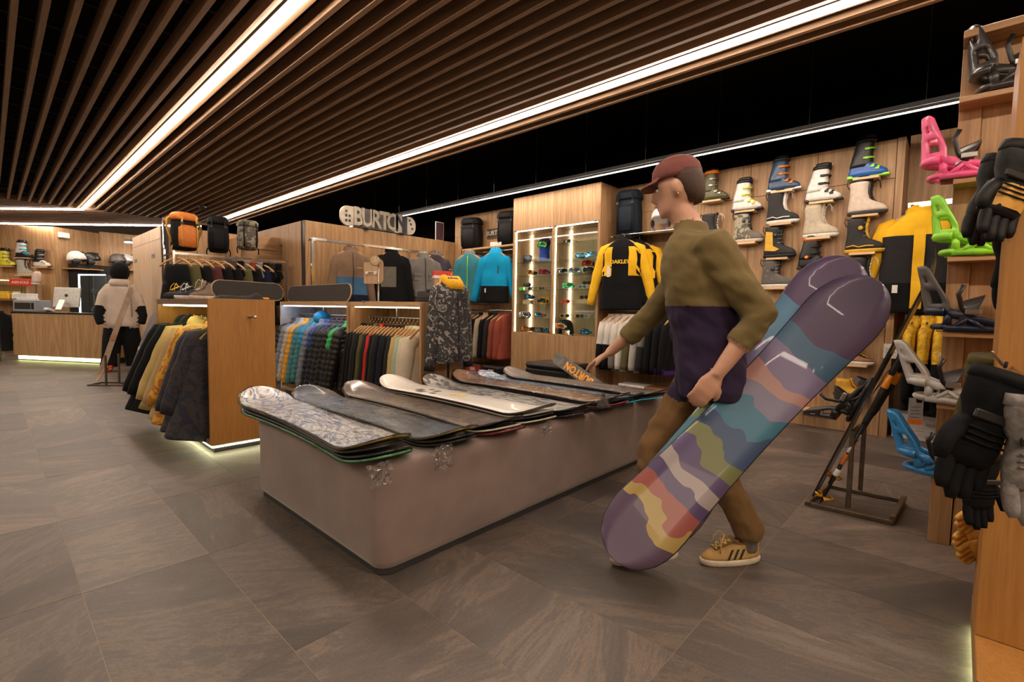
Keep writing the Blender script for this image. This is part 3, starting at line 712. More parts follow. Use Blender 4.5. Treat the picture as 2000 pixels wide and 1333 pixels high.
# --- puffer bay
RX,RZR=VX+.22,VZ-.15
prow=[(6.12,[pblk],'black puffer'),(6.0,[pgrb],'grey-blue puffer'),(5.88,[pbei],'beige puffer'),(5.77,[pora],'orange puffer'),(5.64,[ptea],'teal puffer'),(5.50,[pblu,ptea],'azure-hooded teal puffer'),(5.38,[pgrb],'slate puffer'),
      (5.26,[proy,pnav],'royal-collared navy puffer'),(5.14,[pnav],'navy puffer'),(5.02,[pnav],'dark navy puffer'),(4.90,[pblk],'black-navy puffer'),(4.79,[pgrn,pnav],'green and navy puffer'),(4.70,[pblk],'blackish puffer')]
protoP=None
for i,(y,ms,lb) in enumerate(prow):
    where=['at the far end','second from the far end','third from the far end','fourth from the far end','in the middle','with a hood up top','behind the royal one','left of the dark navy ones','near the bright panel','beside the green-topped one','leaning right','last before the lit end panel','against the lit end panel'][i]
    ms2=ms if len(ms)>1 else ms*2
    if protoP is None:
        protoP=jacket('x',ms2,h=.70,hw=.225,th=.052,sl=.60,ang=.26,puff=.052,seed=3,block=.26,hood=2,group='puffer jackets in the lit bay',hemm=ms2[0],fwd=0,n=14,cat='jacket',name='puffer_jacket')
        o=protoP
    else: o=dup(protoP); remat(o,{'body':ms2,'sleeve':ms2,'collar':[ms2[0]]})
    o['label']=f'{lb} jacket in the cool-lit bay, {where}'
    put(o,(RX-.07,y,RZR-.085),R(-7+random.uniform(-4,3)),sc=(1,1,1+random.uniform(-.03,.05)))
    if lb.startswith('azure'): 
        MB().ell((0,-.02,.05),(.10,.09,.085),12,8).build('hood',pblu,o); MB().box(-.02,-.075,-.66,.02,-.070,-.1).build('side_panel',pred,o)
    hanger(None,'chrome hanger of the '+o['label'].replace(' jacket in the cool-lit bay,',' puffer' if 'puffer' not in lb else ''),'hangers on the puffer bay rail',(RX,y,RZR-.09),0,wm=CHR)
# --- thin garments bay
tc_=[cblk,cblk,cchar,cblk,colv,cchar,cred,cblk,cchar,cblk,cnavy,cblk,cchar,ckha,cmint,ccrm,ccrm]
nmT=['black','black','charcoal','black','olive','dark grey','red','black','charcoal','black','navy','black','charcoal','mustard','mint','cream','cream']
proto=None
for i,c in enumerate(tc_):
    y=4.47-.060*i; 
    if proto is None: proto=jacket('x',[c,c],h=.72,hw=.21,th=.021,sl=.56,ang=.16,seed=6,hood=2,group='thin garments in the warm-lit bay',n=12,name='sweatshirt',cat='sweatshirt'); o=proto
    else: o=dup(proto); remat(o,{'body':[c,c],'sleeve':[c,c],'collar':[c]})
    k=nmT[:i+1].count(nmT[i]); tot=nmT.count(nmT[i])
    o['label']=f"{nmT[i]} sweatshirt in the warm-lit bay"+('' if tot==1 else f", {['farthest','second farthest','third farthest','fourth farthest','fifth farthest','nearest'][min(k-1,5)]} of the {nmT[i]} ones")
    put(o,(RX-.07,y,RZR-.105),R(-6+random.uniform(-3,3)),sc=(1,1,1+random.uniform(-.05,.06)))
    hanger(None,'pale wooden hanger of the '+o['label'].replace(' in the warm-lit bay',''),'wooden hangers on the warm-lit bay rail',(RX-.04,y,RZR-.095),0)
# ================================================================ footwear
def sring(z,x0,x1,hw,n=18,e=.8,toe=.12):
    cx,hx=(x0+x1)/2,(x1-x0)/2; r=[]
    for k in range(n):
        a=2*pi*k/n; c,s=cos(a),sin(a); X=math.copysign(abs(c)**e,c); Y=math.copysign(abs(s)**e,s)
        r.append((cx+hx*X,hw*Y*(1-toe*max(0,X)**2-.10*max(0,-X)),z))
    return r
def lacing(pts,w,mt,t,r=.0028,tail=True):
    m=MB(); n=len(pts)
    for i in range(n):
        p=Vector(pts[i]); m.tube([p+Vector((0,-w,0)),p+Vector((.006,0,.004)),p+Vector((0,w,0))],r,5)
        if i<n-1:
            q=Vector(pts[i+1]); m.tube([p+Vector((.002,-w,0)),q+Vector((.002,w,0))],r,5); m.tube([p+Vector((.002,w,0)),q+Vector((.002,-w,0))],r,5)
    if tail:
        p=Vector(pts[-1])
        for s in (-1,1): m.tube([p,p+Vector((.03,s*.02,.03)),p+Vector((.05,s*.03,.0)),p+Vector((.055,s*.035,-.05))],r,5)
    m.build('laces',mt,t)
def snowboard_boot(label,shell,sole,liner=None,lace=None,accent=None,toe=None,h=.31,style='lace',loc=(0,0,0),rz=0,group='boots on the wall',name='snowboard_boot'):
    t=thing(name,label,'boot',loc,rz,group); k=h/.31; liner=liner or BLK
    m=MB(); m.loft([sring(z,a,b,w) for z,a,b,w in ((0,-.135,.150,.046),(.008,-.142,.162,.052),(.026,-.145,.168,.054),(.032,-.143,.166,.053))]); m.build('sole',sole,t)
    zr=[(.030,-.138,.160,.050),(.05,-.140,.162,.052),(.072,-.140,.152,.052),(.092,-.139,.128,.050),(.110,-.137,.090,.049),(.128,-.135,.052,.048),(.15,-.133,.030,.049),(.19,-.130,.016,.051),(.24,-.131,.014,.054),(.285,-.134,.020,.057),(.300,-.133,.020,.056)]
    zr=[(z if z<.11 else .11+(z-.11)*k,a,b,w) for z,a,b,w in zr]; zt=zr[-1][0]
    m=MB(); m.loft([sring(*q) for q in zr],0,True,mf=(lambda i,j: 1 if (i<3 and (j<=3 or j>=14)) else 0) if toe else None); sh_=m.build('shell',[shell,toe or shell],t)
    m=MB(); m.loft([sring(z,a,b,w) for z,a,b,w in ((zt-.02,-.128,.015,.052),(zt+.016,-.128,.018,.052),(zt+.020,-.122,.012,.047),(zt-.03,-.115,.004,.042))],0,True); m.build('liner',liner,t)
    m=MB(); m.tube([(.045,0,.125),(.030,0,.155*k+.0),(.020,0,.2*k),(.022,0,.25*k),(.034,0,zt+.03)],[.020,.026,.028,.03,.026],8,0,None,.45,(1,0,0)); tg=m.build('tongue',accent if (accent and style!='patch') else liner,t)
    if style=='lace': lacing([(.075,0,.112),(.056,0,.134),(.044,0,.158*k),(.037,0,.19*k),(.036,0,.222*k),(.040,0,.255*k),(.046,0,.285*k)],.024,lace or WHITE,tg)
    else:
        m=MB(); m.lathe([(.019,0),(.019,.008),(.015,.012),(0,.012)],14,0,T(-.02,-.056,.225*k)@rotm(rx=pi/2)); m.build('dial',accent if style=='dial' and accent else BLK,sh_)
        m=MB()
        for z in (.15,.19,.23,.27): m.tube([(-.0,-.052,z*k),(.04,-.02,z*k+.008),(.042,.02,z*k+.008),(0,.052,z*k)],.002,5)
        m.build('cable',STEEL,tg)
    if accent:
        for s in (-1,1):
            m=MB()
            if style=='patch': m.prism([(-.118,.075),(-.02,.065),(.02,.085),(-.04,.12),(-.05,.26*k),(-.112,.27*k)],0,.004,0,T(0,s*.0535-(.0 if s>0 else .004),0)@Matrix(((1,0,0,0),(0,0,1,0),(0,1,0,0),(0,0,0,1))))
            else: m.tube([(-.125,s*.047,.055),(-.07,s*.053,.066),(-.03,s*.054,.050),(.03,s*.054,.060),(.085,s*.048,.058)],.006,6,0,None,.4,(0,1,0))
            m.build('side_flash',accent,t)
    MB().tube([(-.136,0,zt-.05),(-.155,0,zt-.01),(-.150,0,zt+.035),(-.132,0,zt+.01)],.004,6,0,None,2,(0,1,0)).build('pull_loop',liner,t)
    return t
def ski_boot(label,shell,cuff,sole=None,buckle=None,strap=None,liner=None,lean=.10,h=.33,loc=(0,0,0),rz=0,group='boots on the wall',trim=None):
    t=thing('ski_boot',label,'ski boot',loc,rz,group); sole=sole or BLK; liner=liner or BLK; k=h/.33
    m=MB(); m.cbox(-.150,-.034,0,-.055,.034,.028,.006); m.build('heel_sole',sole,t)
    m=MB(); m.cbox(.02,-.034,0,.172,.034,.022,.006); m.build('toe_sole',sole,t)
    m=MB(); m.loft([sring(z,a,b,w,e=.7) for z,a,b,w in ((.012,-.142,.150,.045),(.04,-.145,.155,.050),(.062,-.143,.148,.051),(.082,-.14,.120,.050),(.10,-.136,.085,.050),(.125,-.13,.05,.050),(.15,-.122,.030,.050),(.17,-.115,.02,.048))]); ls_=m.build('lower_shell',shell,t)
    def cr(z,a,b,w): s=(z-.09)*lean; return sring(z,a+s,b+s,w,e=.75)
    m=MB(); m.loft([cr(z if z<.1 else .1+(z-.1)*k,a,b,w) for z,a,b,w in ((.095,-.138,.030,.053),(.12,-.142,.040,.056),(.17,-.136,.030,.056),(.22,-.128,.022,.057),(.27,-.124,.020,.058),(.305,-.122,.012,.057),(.325,-.118,-.02,.052))]); cf_=m.build('cuff',cuff,t)
    zt=.1+.225*k; m=MB(); m.loft([cr(z,a,b,w) for z,a,b,w in ((zt-.05,-.112,.016,.050),(zt+.005,-.112,.022,.052),(zt+.022,-.110,.022,.051),(zt+.026,-.10,.012,.045),(zt-.02,-.09,.0,.038))]); m.build('liner',liner,t)
    bk=buckle or STEEL
    for z,x in ((.078,.085),(.102,.045)):
        m=MB(); m.tube([(x-.01,-.050,z-.012),(x+.004,-.034,z+.010),(x+.008,0,z+.018),(x+.004,.034,z+.010),(x-.01,.050,z-.012)],.006,6,0,None,2.0,(1,0,0)); m.cbox(x-.02,-.060,z-.022,x+.012,-.048,z-.004,.003); m.build('buckle',bk,ls_)
    for z in (.165,.235):
        z=.1+(z-.1)*k; x=.024+(z-.09)*lean
        m=MB(); m.tube([(x-.05,-.058,z-.008),(x-.012,-.050,z),(x+.010,0,z+.006),(x-.012,.050,z),(x-.05,.058,z-.008)],.007,6,0,None,2.0,(1,0,0)); m.cbox(x-.065,-.066,z-.014,x-.025,-.055,z+.006,.003); m.build('buckle',bk,cf_)
    z=.1+.19*k; x=(z-.09)*lean
    m=MB(); m.loft([cr(zz,-.128,.030,.060) for zz in (z,z+.035)],0,True); m.build('power_strap',strap or BLK,cf_)
    if trim:
        m=MB(); 
        for s in (-1,1): m.lathe([(.017,0),(.017,.006),(0,.007)],12,0,T(-.06,s*.055,.115)@rotm(rx=-s*pi/2))
        m.build('pivot_trim',trim,t)
    return t
def shoe(label,upper,sole,lace=None,h=.10,toe=None,loc=(0,0,0),rz=0,group='shoes on the wall',name='shoe',L=1.0,liner=None,stripes=None,ankle=False):
    t=thing(name,label,'shoe',loc,rz,group)
    m=MB(); m.loft([sring(z,a,b,w) for z,a,b,w in ((0,-.135,.135,.040),(.006,-.142,.148,.046),(.024,-.144,.152,.048),(.030,-.141,.149,.046))]); m.build('sole',sole,t)
    zr=[(.028,-.138,.146,.044),(.042,-.138,.144,.045),(.056,-.136,.118,.042),(.068,-.134,.078,.039),(.080,-.132,.045,.037),(.092,-.130,.015,.036)]
    if h>.11: zr+=[(.092+(h-.092)*q,-.128,.015-.022*q,.036+.003*q) for q in (.35,.7,1)]
    m=MB(); m.loft([sring(*q) for q in zr],0,True,cap=True,mf=(lambda i,j: 1 if (i<3 and (j<=3 or j>=14)) else 0)); m.build('upper',[upper,toe or upper],t)
    zt=zr[-1][0]; m=MB(); m.loft([sring(z,a,b,w) for z,a,b,w in ((zt-.012,-.124,-.0,.034),(zt+.008,-.125,.0,.035),(zt+.010,-.118,-.008,.029),(zt-.02,-.11,-.015,.026))]); m.build('collar',liner or BLK,t)
    m=MB(); m.tube([(.085,0,.070),(.05,0,.088),(.015,0,.104 if h<.11 else .12),(-.005,0,zt+.022)],[.018,.024,.026,.024],8,0,None,.4,(0,0,1)); tg=m.build('tongue',upper if not liner else liner,t)
    if lace:
        pts=[(.085,0,.077),(.062,0,.089),(.040,0,.100),(.020,0,.111)]
        if h>.11: pts+=[(.010,0,.128),(.004,0,h+.004)]
        lacing(pts,.022,lace,tg)
    if stripes:
        m=MB()
        for s in (-1,1):
            for q in range(3):
                x=.035-.028*q; m.add([(x,s*.0450,.034),(x+.012,s*.0450,.034),(x-.010,s*.0405,.078),(x-.022,s*.0405,.078)],[(0,1,2,3)],0)
        m.build('side_stripe',stripes,t)
    return t
SHW=wood('shelf_ash',(.62,.40,.20),(.75,.52,.29),'Y',rough=.45)
XB=5.56
def wall_shelf(px0,px1,py,label,dx=.13,wl=.20):
    a=P((px0+px1)/2,py,x=XB); t=thing('wall_shelf',label,'shelf',(5.640,a.y,a.z),0,'small pale shelves on the boot wall')
    MB().cbox(-dx,-wl/2,-.022,-.0005,wl/2,0,.003).build('board',SHW,t); return a
mk=mat
oliveS=splotch('olive_camo_shell',[(.05,.05,.015),(.09,.085,.03),(.035,.035,.012)],12,.35); dnav=mk('deep_navy_shell',(.02,.06,.13),.35,coat=.3); wsh=mk('white_shell',(.70,.69,.66),.3,coat=.3); bsh=mk('blue_shell',(.015,.11,.42),.3,coat=.3)
yelb=mk('yellow_leather',(.72,.42,.03),.5); beig=mk('beige_canvas',(.50,.44,.33),.7,bump=.1); crmb=mk('cream_canvas',(.62,.52,.43),.6,bump=.1); camob=splotch('boot_camo',[(.30,.28,.20),(.13,.12,.09),(.40,.37,.28),(.2,.18,.13)],16,.8,dist=.5,detail=2)
quilt=splotch('quilted_grey',[(.20,.18,.16),(.12,.11,.10),(.26,.24,.21)],22,.7,dist=0,detail=1); brnl=mk('brown_leather',(.28,.12,.05),.45,bump=.1); mustl=mk('mustard_nubuck',(.62,.33,.03),.6,bump=.1); grns=mk('green_knit',(.05,.09,.05),.8,bump=.2)
limeb=mk('lime_plastic',(.30,.72,.05),.35); oranb=mk('orange_plastic',(.80,.20,.02),.4); redb=mk('red_plastic',(.60,.04,.02),.4); blkn=mk('black_nubuck',(.018,.017,.018),.7,bump=.1); cyl=mk('yellow_plastic',(.75,.70,.05),.4); ylace=mk('yellow_cord',(.80,.50,.03),.6)
BOOTS=[ # px0,px1,py, kind, kwargs
 (1370,1414,388,'ski','olive camouflage ski boot with orange strap, leftmost of the upper ski boots',dict(shell=oliveS,cuff=oliveS,strap=oranb)),
 (1434,1479,408,'ski','white ski boot with lime-yellow buckles',dict(shell=wsh,cuff=wsh,buckle=cyl,strap=BLK)),
 (1506,1551,369,'ski','dark navy ski boot with orange buckles, top shelf',dict(shell=dnav,cuff=dnav,buckle=oranb,sole=wsh,h=.34)),
 (1580,1630,390,'ski','white and black ski boot with a tall black liner',dict(shell=wsh,cuff=wsh,buckle=BLK,strap=BLK,sole=BLK,h=.35,lean=.16)),
 (1663,1722,343,'ski','bright blue ski boot with black cuff and lime green sole, highest on the wall',dict(shell=bsh,cuff=BLK,buckle=limeb,sole=limeb,h=.38,lean=.12)),
 (1501,1549,433,'sb','black snowboard boot with a white side wave and white sole',dict(shell=blkn,sole=WHITE,accent=WHITE,lace=WHITE)),
 (1574,1624,460,'sb','beige lace-up snowboard boot with white sole',dict(shell=beig,sole=WHITE,lace=WHITE,liner=beig)),
 (1662,1718,416,'sb','cream quilted snowboard boot with black laces and dark sole',dict(shell=crmb,sole=DARKP,lace=BLK,liner=BLK)),
 (1443,1472,470,'sb','camouflage snowboard boot with a grey toe cap',dict(shell=camob,sole=crmb,toe=cgry,style='dial')),
 (1496,1542,500,'sb','yellow and black snowboard boot with wave line',dict(shell=blkn,sole=BLK,accent=yelb,style='patch')),
 (1657,1712,490,'sb','black snowboard boot with yellow sole flash and round dial',dict(shell=blkn,sole=yelb,accent=yelb,style='dial')),
 (1494,1534,558,'sb','grey quilted low snowboard boot',dict(shell=quilt,sole=WHITE,style='dial',h=.26)),
 (1567,1612,522,'ski','black ski boot with orange dial and red strap, half hidden by the carried boards',dict(shell=BLK,cuff=BLK,strap=oranb,buckle=BLK,trim=oranb,h=.30)),
 (1656,1716,566,'sb','black snowboard boot with loose white laces and white sole',dict(shell=blkn,sole=WHITE,lace=WHITE)),
 (1372,1412,470,'sb','dark boot half hidden below the olive ski boot',dict(shell=blkn,sole=DARKP,lace=WHITE)),
 (1655,1712,637,'shoe','dark green low shoe with a cream sole',dict(upper=grns,sole=crmb,lace=BLK)),
 (1638,1700,708,'shoe','brown leather high-top with yellow laces and white sole',dict(upper=brnl,sole=WHITE,lace=ylace,h=.17,liner=BLK,toe=brnl)),
 (1634,1688,772,'shoe','mustard yellow ankle boot with dark sole',dict(upper=mustl,sole=RUB,lace=BLK,h=.16,liner=mustl)),
 (1500,1545,632,'shoe','dark brown shoe behind the carried snowboards',dict(upper=brnl,sole=RUB,lace=BLK,h=.14)),
]
for i,(a,b,y,kd,lb,kw) in enumerate(BOOTS):
    p=wall_shelf(a,b,y+4,'pale shelf under the '+' '.join(lb.split()[:7]).rstrip(','))
    f={'ski':ski_boot,'sb':snowboard_boot,'shoe':shoe}[kd]
    f(lb,loc=(5.640-.068,p.y,p.z+.0005),rz=-pi/2,**kw)
for a,b,y,lb in ((1572,1608,735,'empty pale shelf near the foot of the boot wall, upper one'),(1555,1605,798,'empty pale shelf near the foot of the boot wall, lower one')): wall_shelf(a,b,y,lb)

# ================================================================ bindings on the tower
def binding(label,base,high,strap,loc,rz=-pi/2,hh=.25,lean=.22,cut=True,group='snowboard bindings on the tower',flip=False,rot=None):
    t=thing('snowboard_binding',label,'binding',loc,rz,group,rot)
    m=MB(); m.cbox(-.085,-.045,.004,.165,.045,.016,.004); m.build('foot_bed',BLK,t)
    m=MB(); m.tube([(-.11,0,.0),(.17,0,.0)],.002,4); 
    for s in (-1,1):   # side rails with an open truss
        m=m; m.tube([(.155,s*.055,.010),(.09,s*.058,.012),(0,s*.060,.014),(-.085,s*.058,.018)],[.010,.013,.015,.016],8,0,None,.7,(0,1,0))
        m.tube([(.150,s*.055,.016),(.07,s*.058,.042),(0,s*.060,.060),(-.085,s*.058,.088)],[.009,.012,.015,.020],8,0,None,.6,(0,1,0))
        m.tube([(.045,s*.058,.012),(-.01,s*.060,.060)],.011,6); m.tube([(-.01,s*.060,.060),(-.055,s*.058,.016)],.011,6); m.tube([(-.075,s*.058,.02),(-.075,s*.058,.085)],.016,6,0,None,.6,(0,1,0))
    arc=[(-.085-.052*sin(q),.058*cos(q),.086+.004*sin(q)) for q in [pi*k/10 for k in range(11)]]
    m.tube(arc,.022,8,0,None,.9,(0,0,1))
    arc=[(-.080-.040*sin(q),.057*cos(q),.020) for q in [pi*k/10 for k in range(11)]]
    m.tube(arc,.013,8); m.build('base_frame',base,t)
    # highback: curved plate with windows
    m=MB(); nu,nv=12,14; vs=[];fs=[]
    for j in range(nv+1):
        v=j/nv; z=.075+(hh-.075)*v; w=(1.0 if v<.3 else 1.0-.40*((v-.3)/.7)); 
        if v>.93: w*=.82
        cx=-.088-lean*(z-.075)*.9
        for i in range(nu+1):
            a=(-1+2*i/nu)*w*1.5; vs.append((cx+.030-.085*cos(a),.058*sin(a),z))
    for j in range(nv):
        for i in range(nu):
            if cut and ((3<=j<=6 and i in(1,2,9,10)) or (9<=j<=10 and i in(2,9)) or (8<=j<=10 and 5<=i<=6)): continue
            a=j*(nu+1)+i; fs.append((a,a+1,a+nu+2,a+nu+1))
    m.add(vs,fs,0,True); o=m.build('highback',high,t); md=o.modifiers.new('s','SOLIDIFY'); md.thickness=.010
    # ankle strap with pad, ladder and ratchet, toe strap
    m=MB(); rg=[]
    for k in range(11):
        q=pi*k/10; y=.064*cos(q); z=.055+.085*sin(q); x=-.015+.02*sin(q); w=.022+.014*sin(q)
        rg.append([(x-w,y*1.0,z-.012),(x+w,y,z+.012),(x+w,y*1.09,z+.018+.004),(x-w,y*1.09,z-.008+.004)])
    m.loft(rg,0,False); as_=m.build('ankle_strap',strap,t)
    m=MB(); m.tube([(.0,-.066,.06),(-.03,-.072,.10),(-.045,-.075,.16),(-.03,-.07,.20)],.010,6,0,None,.25,(0,1,0)); m.build('ladder_strap',BLK,as_)
    m=MB(); m.cbox(-.02,-.080,.075,.03,-.066,.098,.003); m.build('ratchet_buckle',STEEL,as_)
    m=MB(); rg=[]
    for k in range(9):
        q=pi*k/8; y=.058*cos(q); z=.030+.055*sin(q); x=.12; rg.append([(x-.016,y,z),(x+.016,y,z-.004),(x+.016,y*1.08,z+.004),(x-.016,y*1.08,z+.008)])
    m.loft(rg,0,False); m.build('toe_strap',strap,t)
    m=MB(); m.lathe([(.040,0),(.040,.006),(.03,.008),(.0,.008)],20,0,T(.03,0,.016)); m.build('mounting_disc',STEEL,t)
    return t
gmet=mk('graphite_plastic',(.035,.033,.032),.35,coat=.3); pinkp=mk('pink_plastic',(.85,.10,.28),.35,coat=.3); limep=mk('lime_green_plastic',(.28,.75,.03),.35,coat=.3); lgry=mk('light_grey_plastic',(.48,.47,.45),.4,coat=.2); bluep=mk('sky_blue_plastic',(.03,.26,.62),.35,coat=.3); dgry=mk('dark_grey_plastic',(.09,.085,.08),.4); navp=mk('navy_plastic',(.012,.02,.05),.35)
bx=TWX-.07
BIN=[(2.17,-.12,'graphite binding with big openwork ankle pad, topmost shelf of the tower',gmet,gmet,gmet,.29,.1),
 (1.79,.035,'hot pink binding with a black strap, second shelf from the top',pinkp,pinkp,gmet,.29,.05),
 (1.42,-.03,'lime green binding on the third tower shelf',limep,limep,limep,.27,.1),
 (1.055,-.02,'dark grey and navy binding at mid height of the tower',navp,dgry,gmet,.29,.2),
 (.70,.03,'light grey binding without visible strap, under a black glove',lgry,lgry,gmet,.27,.35),
 (.33,.05,'sky blue and black binding on the lowest tower step',bluep,bluep,gmet,.27,.3)]
for z,y,lb,a,b,c,hh,ln in BIN: put(binding(lb,a,b,c,(bx,y-.02,z+.0005),hh=hh,lean=ln),sc=1.12)

# ================================================================ gloves
def glove(label,shell,palm,loc,rz=0,rot=None,sc=1.0,cuff=None,curl=.25,group='gloves on the near gondola',mitt=False,strap=None,side=1,seed=0):
    t=thing('glove',label,'glove',loc,rz,group,rot,sc)
    m=MB(); rg=[]
    for z,w,d,xo in ((0,.062,.034,0),(-.03,.066,.036,0),(-.07,.060,.032,0),(-.10,.046,.028,0),(-.125,.050,.028,0),(-.16,.056,.027,0),(-.19,.056,.024,0),(-.21,.050,.018,0)):
        rg.append([(xo+w*math.copysign(abs(cos(a))**.8,cos(a))*(1+.05*nz(a,z*30,seed)),d*math.copysign(abs(sin(a))**.8,sin(a))+(.004*nz(a*2,z*50,seed)),z) for a in [2*pi*k/16 for k in range(16)]])
    m.loft(rg,0,True)
    for i,(x,L) in enumerate(((-.040,.082),(-.013,.098),(.014,.092),(.040,.070))):
        pts=[];p=Vector((x,0,-.185)); 
        for k in range(6):
            pts.append(p.copy()); a=curl*k*.35; p=p+Vector((x*.10,-sin(a),-cos(a)))*(L/4.6)
        m.tube(pts,[.013,.0155,.0160,.0155,.0145,.009],10)
    s=side; m.tube([(s*.040,0,-.115),(s*.058,-.006,-.14),(s*.074,-.014,-.165),(s*.080,-.020,-.190),(s*.078,-.024,-.212)],[.018,.020,.018,.017,.010],10)
    gs_=m.build('shell',shell,t)
    m=MB(); m.loft([[(w*cos(2*pi*k/16),d*sin(2*pi*k/16),z) for k in range(16)] for z,w,d in ((.004,.064,.036),(.008,.069,.040),(-.018,.070,.041),(-.022,.064,.036))],0,True); m.build('cuff',cuff or shell,t)
    if palm:
        m=MB(); m.loft([[(x*w,-.0285+ (0 if abs(x)<.8 else .010)-d,z) for x in (-1,-.5,0,.5,1)] for z,w,d in ((-.118,.040,0),(-.14,.046,.001),(-.165,.048,0),(-.188,.046,-.003))],0,True,close=False); m.build('palm_patch',palm,gs_)
    m=MB()
    for k in range(3): m.tube([(-.05+.0*k,-.026,-.125-.014*k),(0,-.032,-.128-.014*k),(.05,-.026,-.125-.014*k)],.003,5)
    m.build('back_ribs',shell,gs_)
    MB().cbox(-.058,-.036,-.106,.058,-.027,-.086,.003).build('wrist_strap',strap or BLK,t)
    return t
gblk=mat('black_glove_leather',(.007,.007,.007),.6,bump=.25,scale=40,spec=.25); gtan=mat('yellow_glove_leather',(.62,.33,.06),.6,bump=.2,scale=40); ggry=mat('heather_grey_glove',(.20,.18,.175),.85,bump=.3,scale=60,var=.3); gbrn=mat('brown_glove_leather',(.22,.10,.04),.5,bump=.2)
gblk2=mat('black_glove_nylon',(.005,.005,.006),.8,bump=.35,scale=24,spec=.15)
def hookpeg(y,z,lb,x1=2.09,L=.22):
    t=thing('display_hook',lb,'hook',(x1,y,z),0,'chrome hooks holding gloves'); MB().tube([(-.0,0,0),(-L,0,0),(-L-.008,0,.02)],.004,6).build('rod',CHR,t)
def gl(px,py,x,label,sh,pl,sc=1.0,rz=R(-35),tilt=0,hook=True,**k):
    p=P(px,py,x=x); 
    glove(label,sh,pl,p,sc=sc,rot=(tilt,k.pop('ry',0),rz),**k)
    return p
PER=R(-47)
for (px,py,x,lb,sh,pl,sc,tl,sd) in (
 (2003,292,2.10,'black leather work glove with a yellow back patch, upper right, in front',gblk,gtan,1.0,.0,-1),
 (1962,318,2.30,'black leather glove behind the front upper pair, fingers to the left',gblk,gtan,1.0,.0,1),
 (1962,735,1.50,'large padded black winter glove, the biggest at the right edge',gblk2,None,1.0,.05,-1),
 (2022,775,1.50,'heather grey glove cut by the right edge of the picture',ggry,None,.95,.0,1),
 (1918,890,1.95,'black glove hanging low behind the padded one',gblk2,None,.75,.0,1),
 (1935,700,2.3,'dark olive glove with brown leather badge behind the padded black glove',colv,gbrn,1.0,.25,1),
 (1985,440,2.42,'black glove hanging behind the upper pair',gblk2,None,1.1,.0,1)):
    p=gl(px,py,x,lb,sh,pl,sc,PER,tilt=tl,side=sd,seed=px,ry=R(18) if px in(1962,2003) else 0)
    pt=thing('display_hook','chrome hook above the '+' '.join(lb.split()[:5]).rstrip(','),'hook',p,0,'chrome hooks holding gloves')
    MB().tube([(2.09-p.x if p.x<2.09 else -.0,0,.02),(0,0,.02),(-.02,0,.03)] if p.x<2.09 else [(0,0,.02),(.0,-.25,.02)],.004,6).build('rod',CHR,pt)
for k,(px,py) in enumerate(((1965,985),(1960,1022),(1968,1045))):
    p=P(px,py,x=2.45); glove(f'yellow leather glove low behind the gondola edge, {("upper","middle","lower")[k]} one',gtan,None,p,sc=.7,rot=(0,R(65),PER),group='yellow gloves low on the gondola',seed=k)
# ================================================================ eyewear display case
CX,CY0,CY1=5.235,3.365,4.845
case=thing('eyewear_cabinet','tall oak display case with two glass-fronted lit bays of goggles and sunglasses','display cabinet',(CX,CY0,0))
Lc=CY1-CY0; zb=zat(655,1075,CX,4.0); ztp=zat(442,1080,CX,4.0)
zt2=2.74; ym=Lc/2; D=.40
MB().cbox(0,0,0,D,Lc,zb-.001,.002).build('lower_body',OAK,case)
for a,b in ((.003,ym-.002),(ym+.002,Lc-.003)):
    MB().cbox(-.006,a,.03,-.0005,b,zb-.006,.001).build('door',OAKP2:=OAK,case)
    MB().cbox(-.006,a,ztp+.012,-.0005,b,zt2-.003,.001).build('door',OAK,case)
MB().cbox(0,0,ztp+.01,D,Lc,zt2,.002).build('upper_body',OAK,case)
for y0,y1 in ((0,.035),(ym-.02,ym+.02),(Lc-.035,Lc)): MB().cbox(0,y0,zb,D-.01,y1,ztp+.0095,.001).build('upright',OAK,case)
MB().cbox(D-.02,.0355,zb,D,Lc-.0355,ztp+.0095,.001).build('back_board',OAKP,case)
MB().box(.0,.036,zb-.0005,D-.021,Lc-.036,zb+.012).build('base_shelf',OAKH,case)
LEDC2=emis('case_led',(1,.86,.70),11)
SHZ=[zat(y,1040,CX,4.5) for y in (511,538,567,594,622)]
SHR=[zat(y,1120,CX,3.7) for y in (471,505,534,564,593,622)]
bays=[(ym+.022,Lc-.037,SHZ),(.037,ym-.022,SHR)]
for a,b,sh in bays:
    for z in sh: MB().box(.012,a+.002,z-.006,D-.03,b-.002,z).build('glass_shelf',GLSH:=film('shelf_glass_'+str(round(z,2)),(.86,.95,.92),.16,.02,0) if 'GLSH' not in globals() else GLSH,case)
    for y in (b-.006,): MB().box(.03,y-.004,zb+.02,.035,y+.003,ztp).build('led_strip',LEDC2,case); 
    MB().box(D-.034,b-.016,zb+.02,D-.0285,b-.006,ztp).build('led_strip',LEDC2,case)
    MB().box(.03,a+.01,ztp-.002,.036,b-.01,ztp+.004).build('led_strip',LEDC2,case)
    mid=(a+b)/2
    for u,v in ((a,mid-.002),(mid+.002,b)): MB().box(-.004,u,zb+.006,.0,v,ztp+.006).build('glass_door',GLASS,case)
    for y in (a+.012,b-.03): MB().cbox(-.009,y,ztp-.004,-.0045,y+.03,ztp+.012,.001).build('hinge',BLK,case)
    MB().cbox(-.009,mid-.015,zb+.004,-.0045,mid+.015,zb+.018,.001).build('hinge',BLK,case)
def case_y(px,x=5.36): return P(px,560,x=x).y
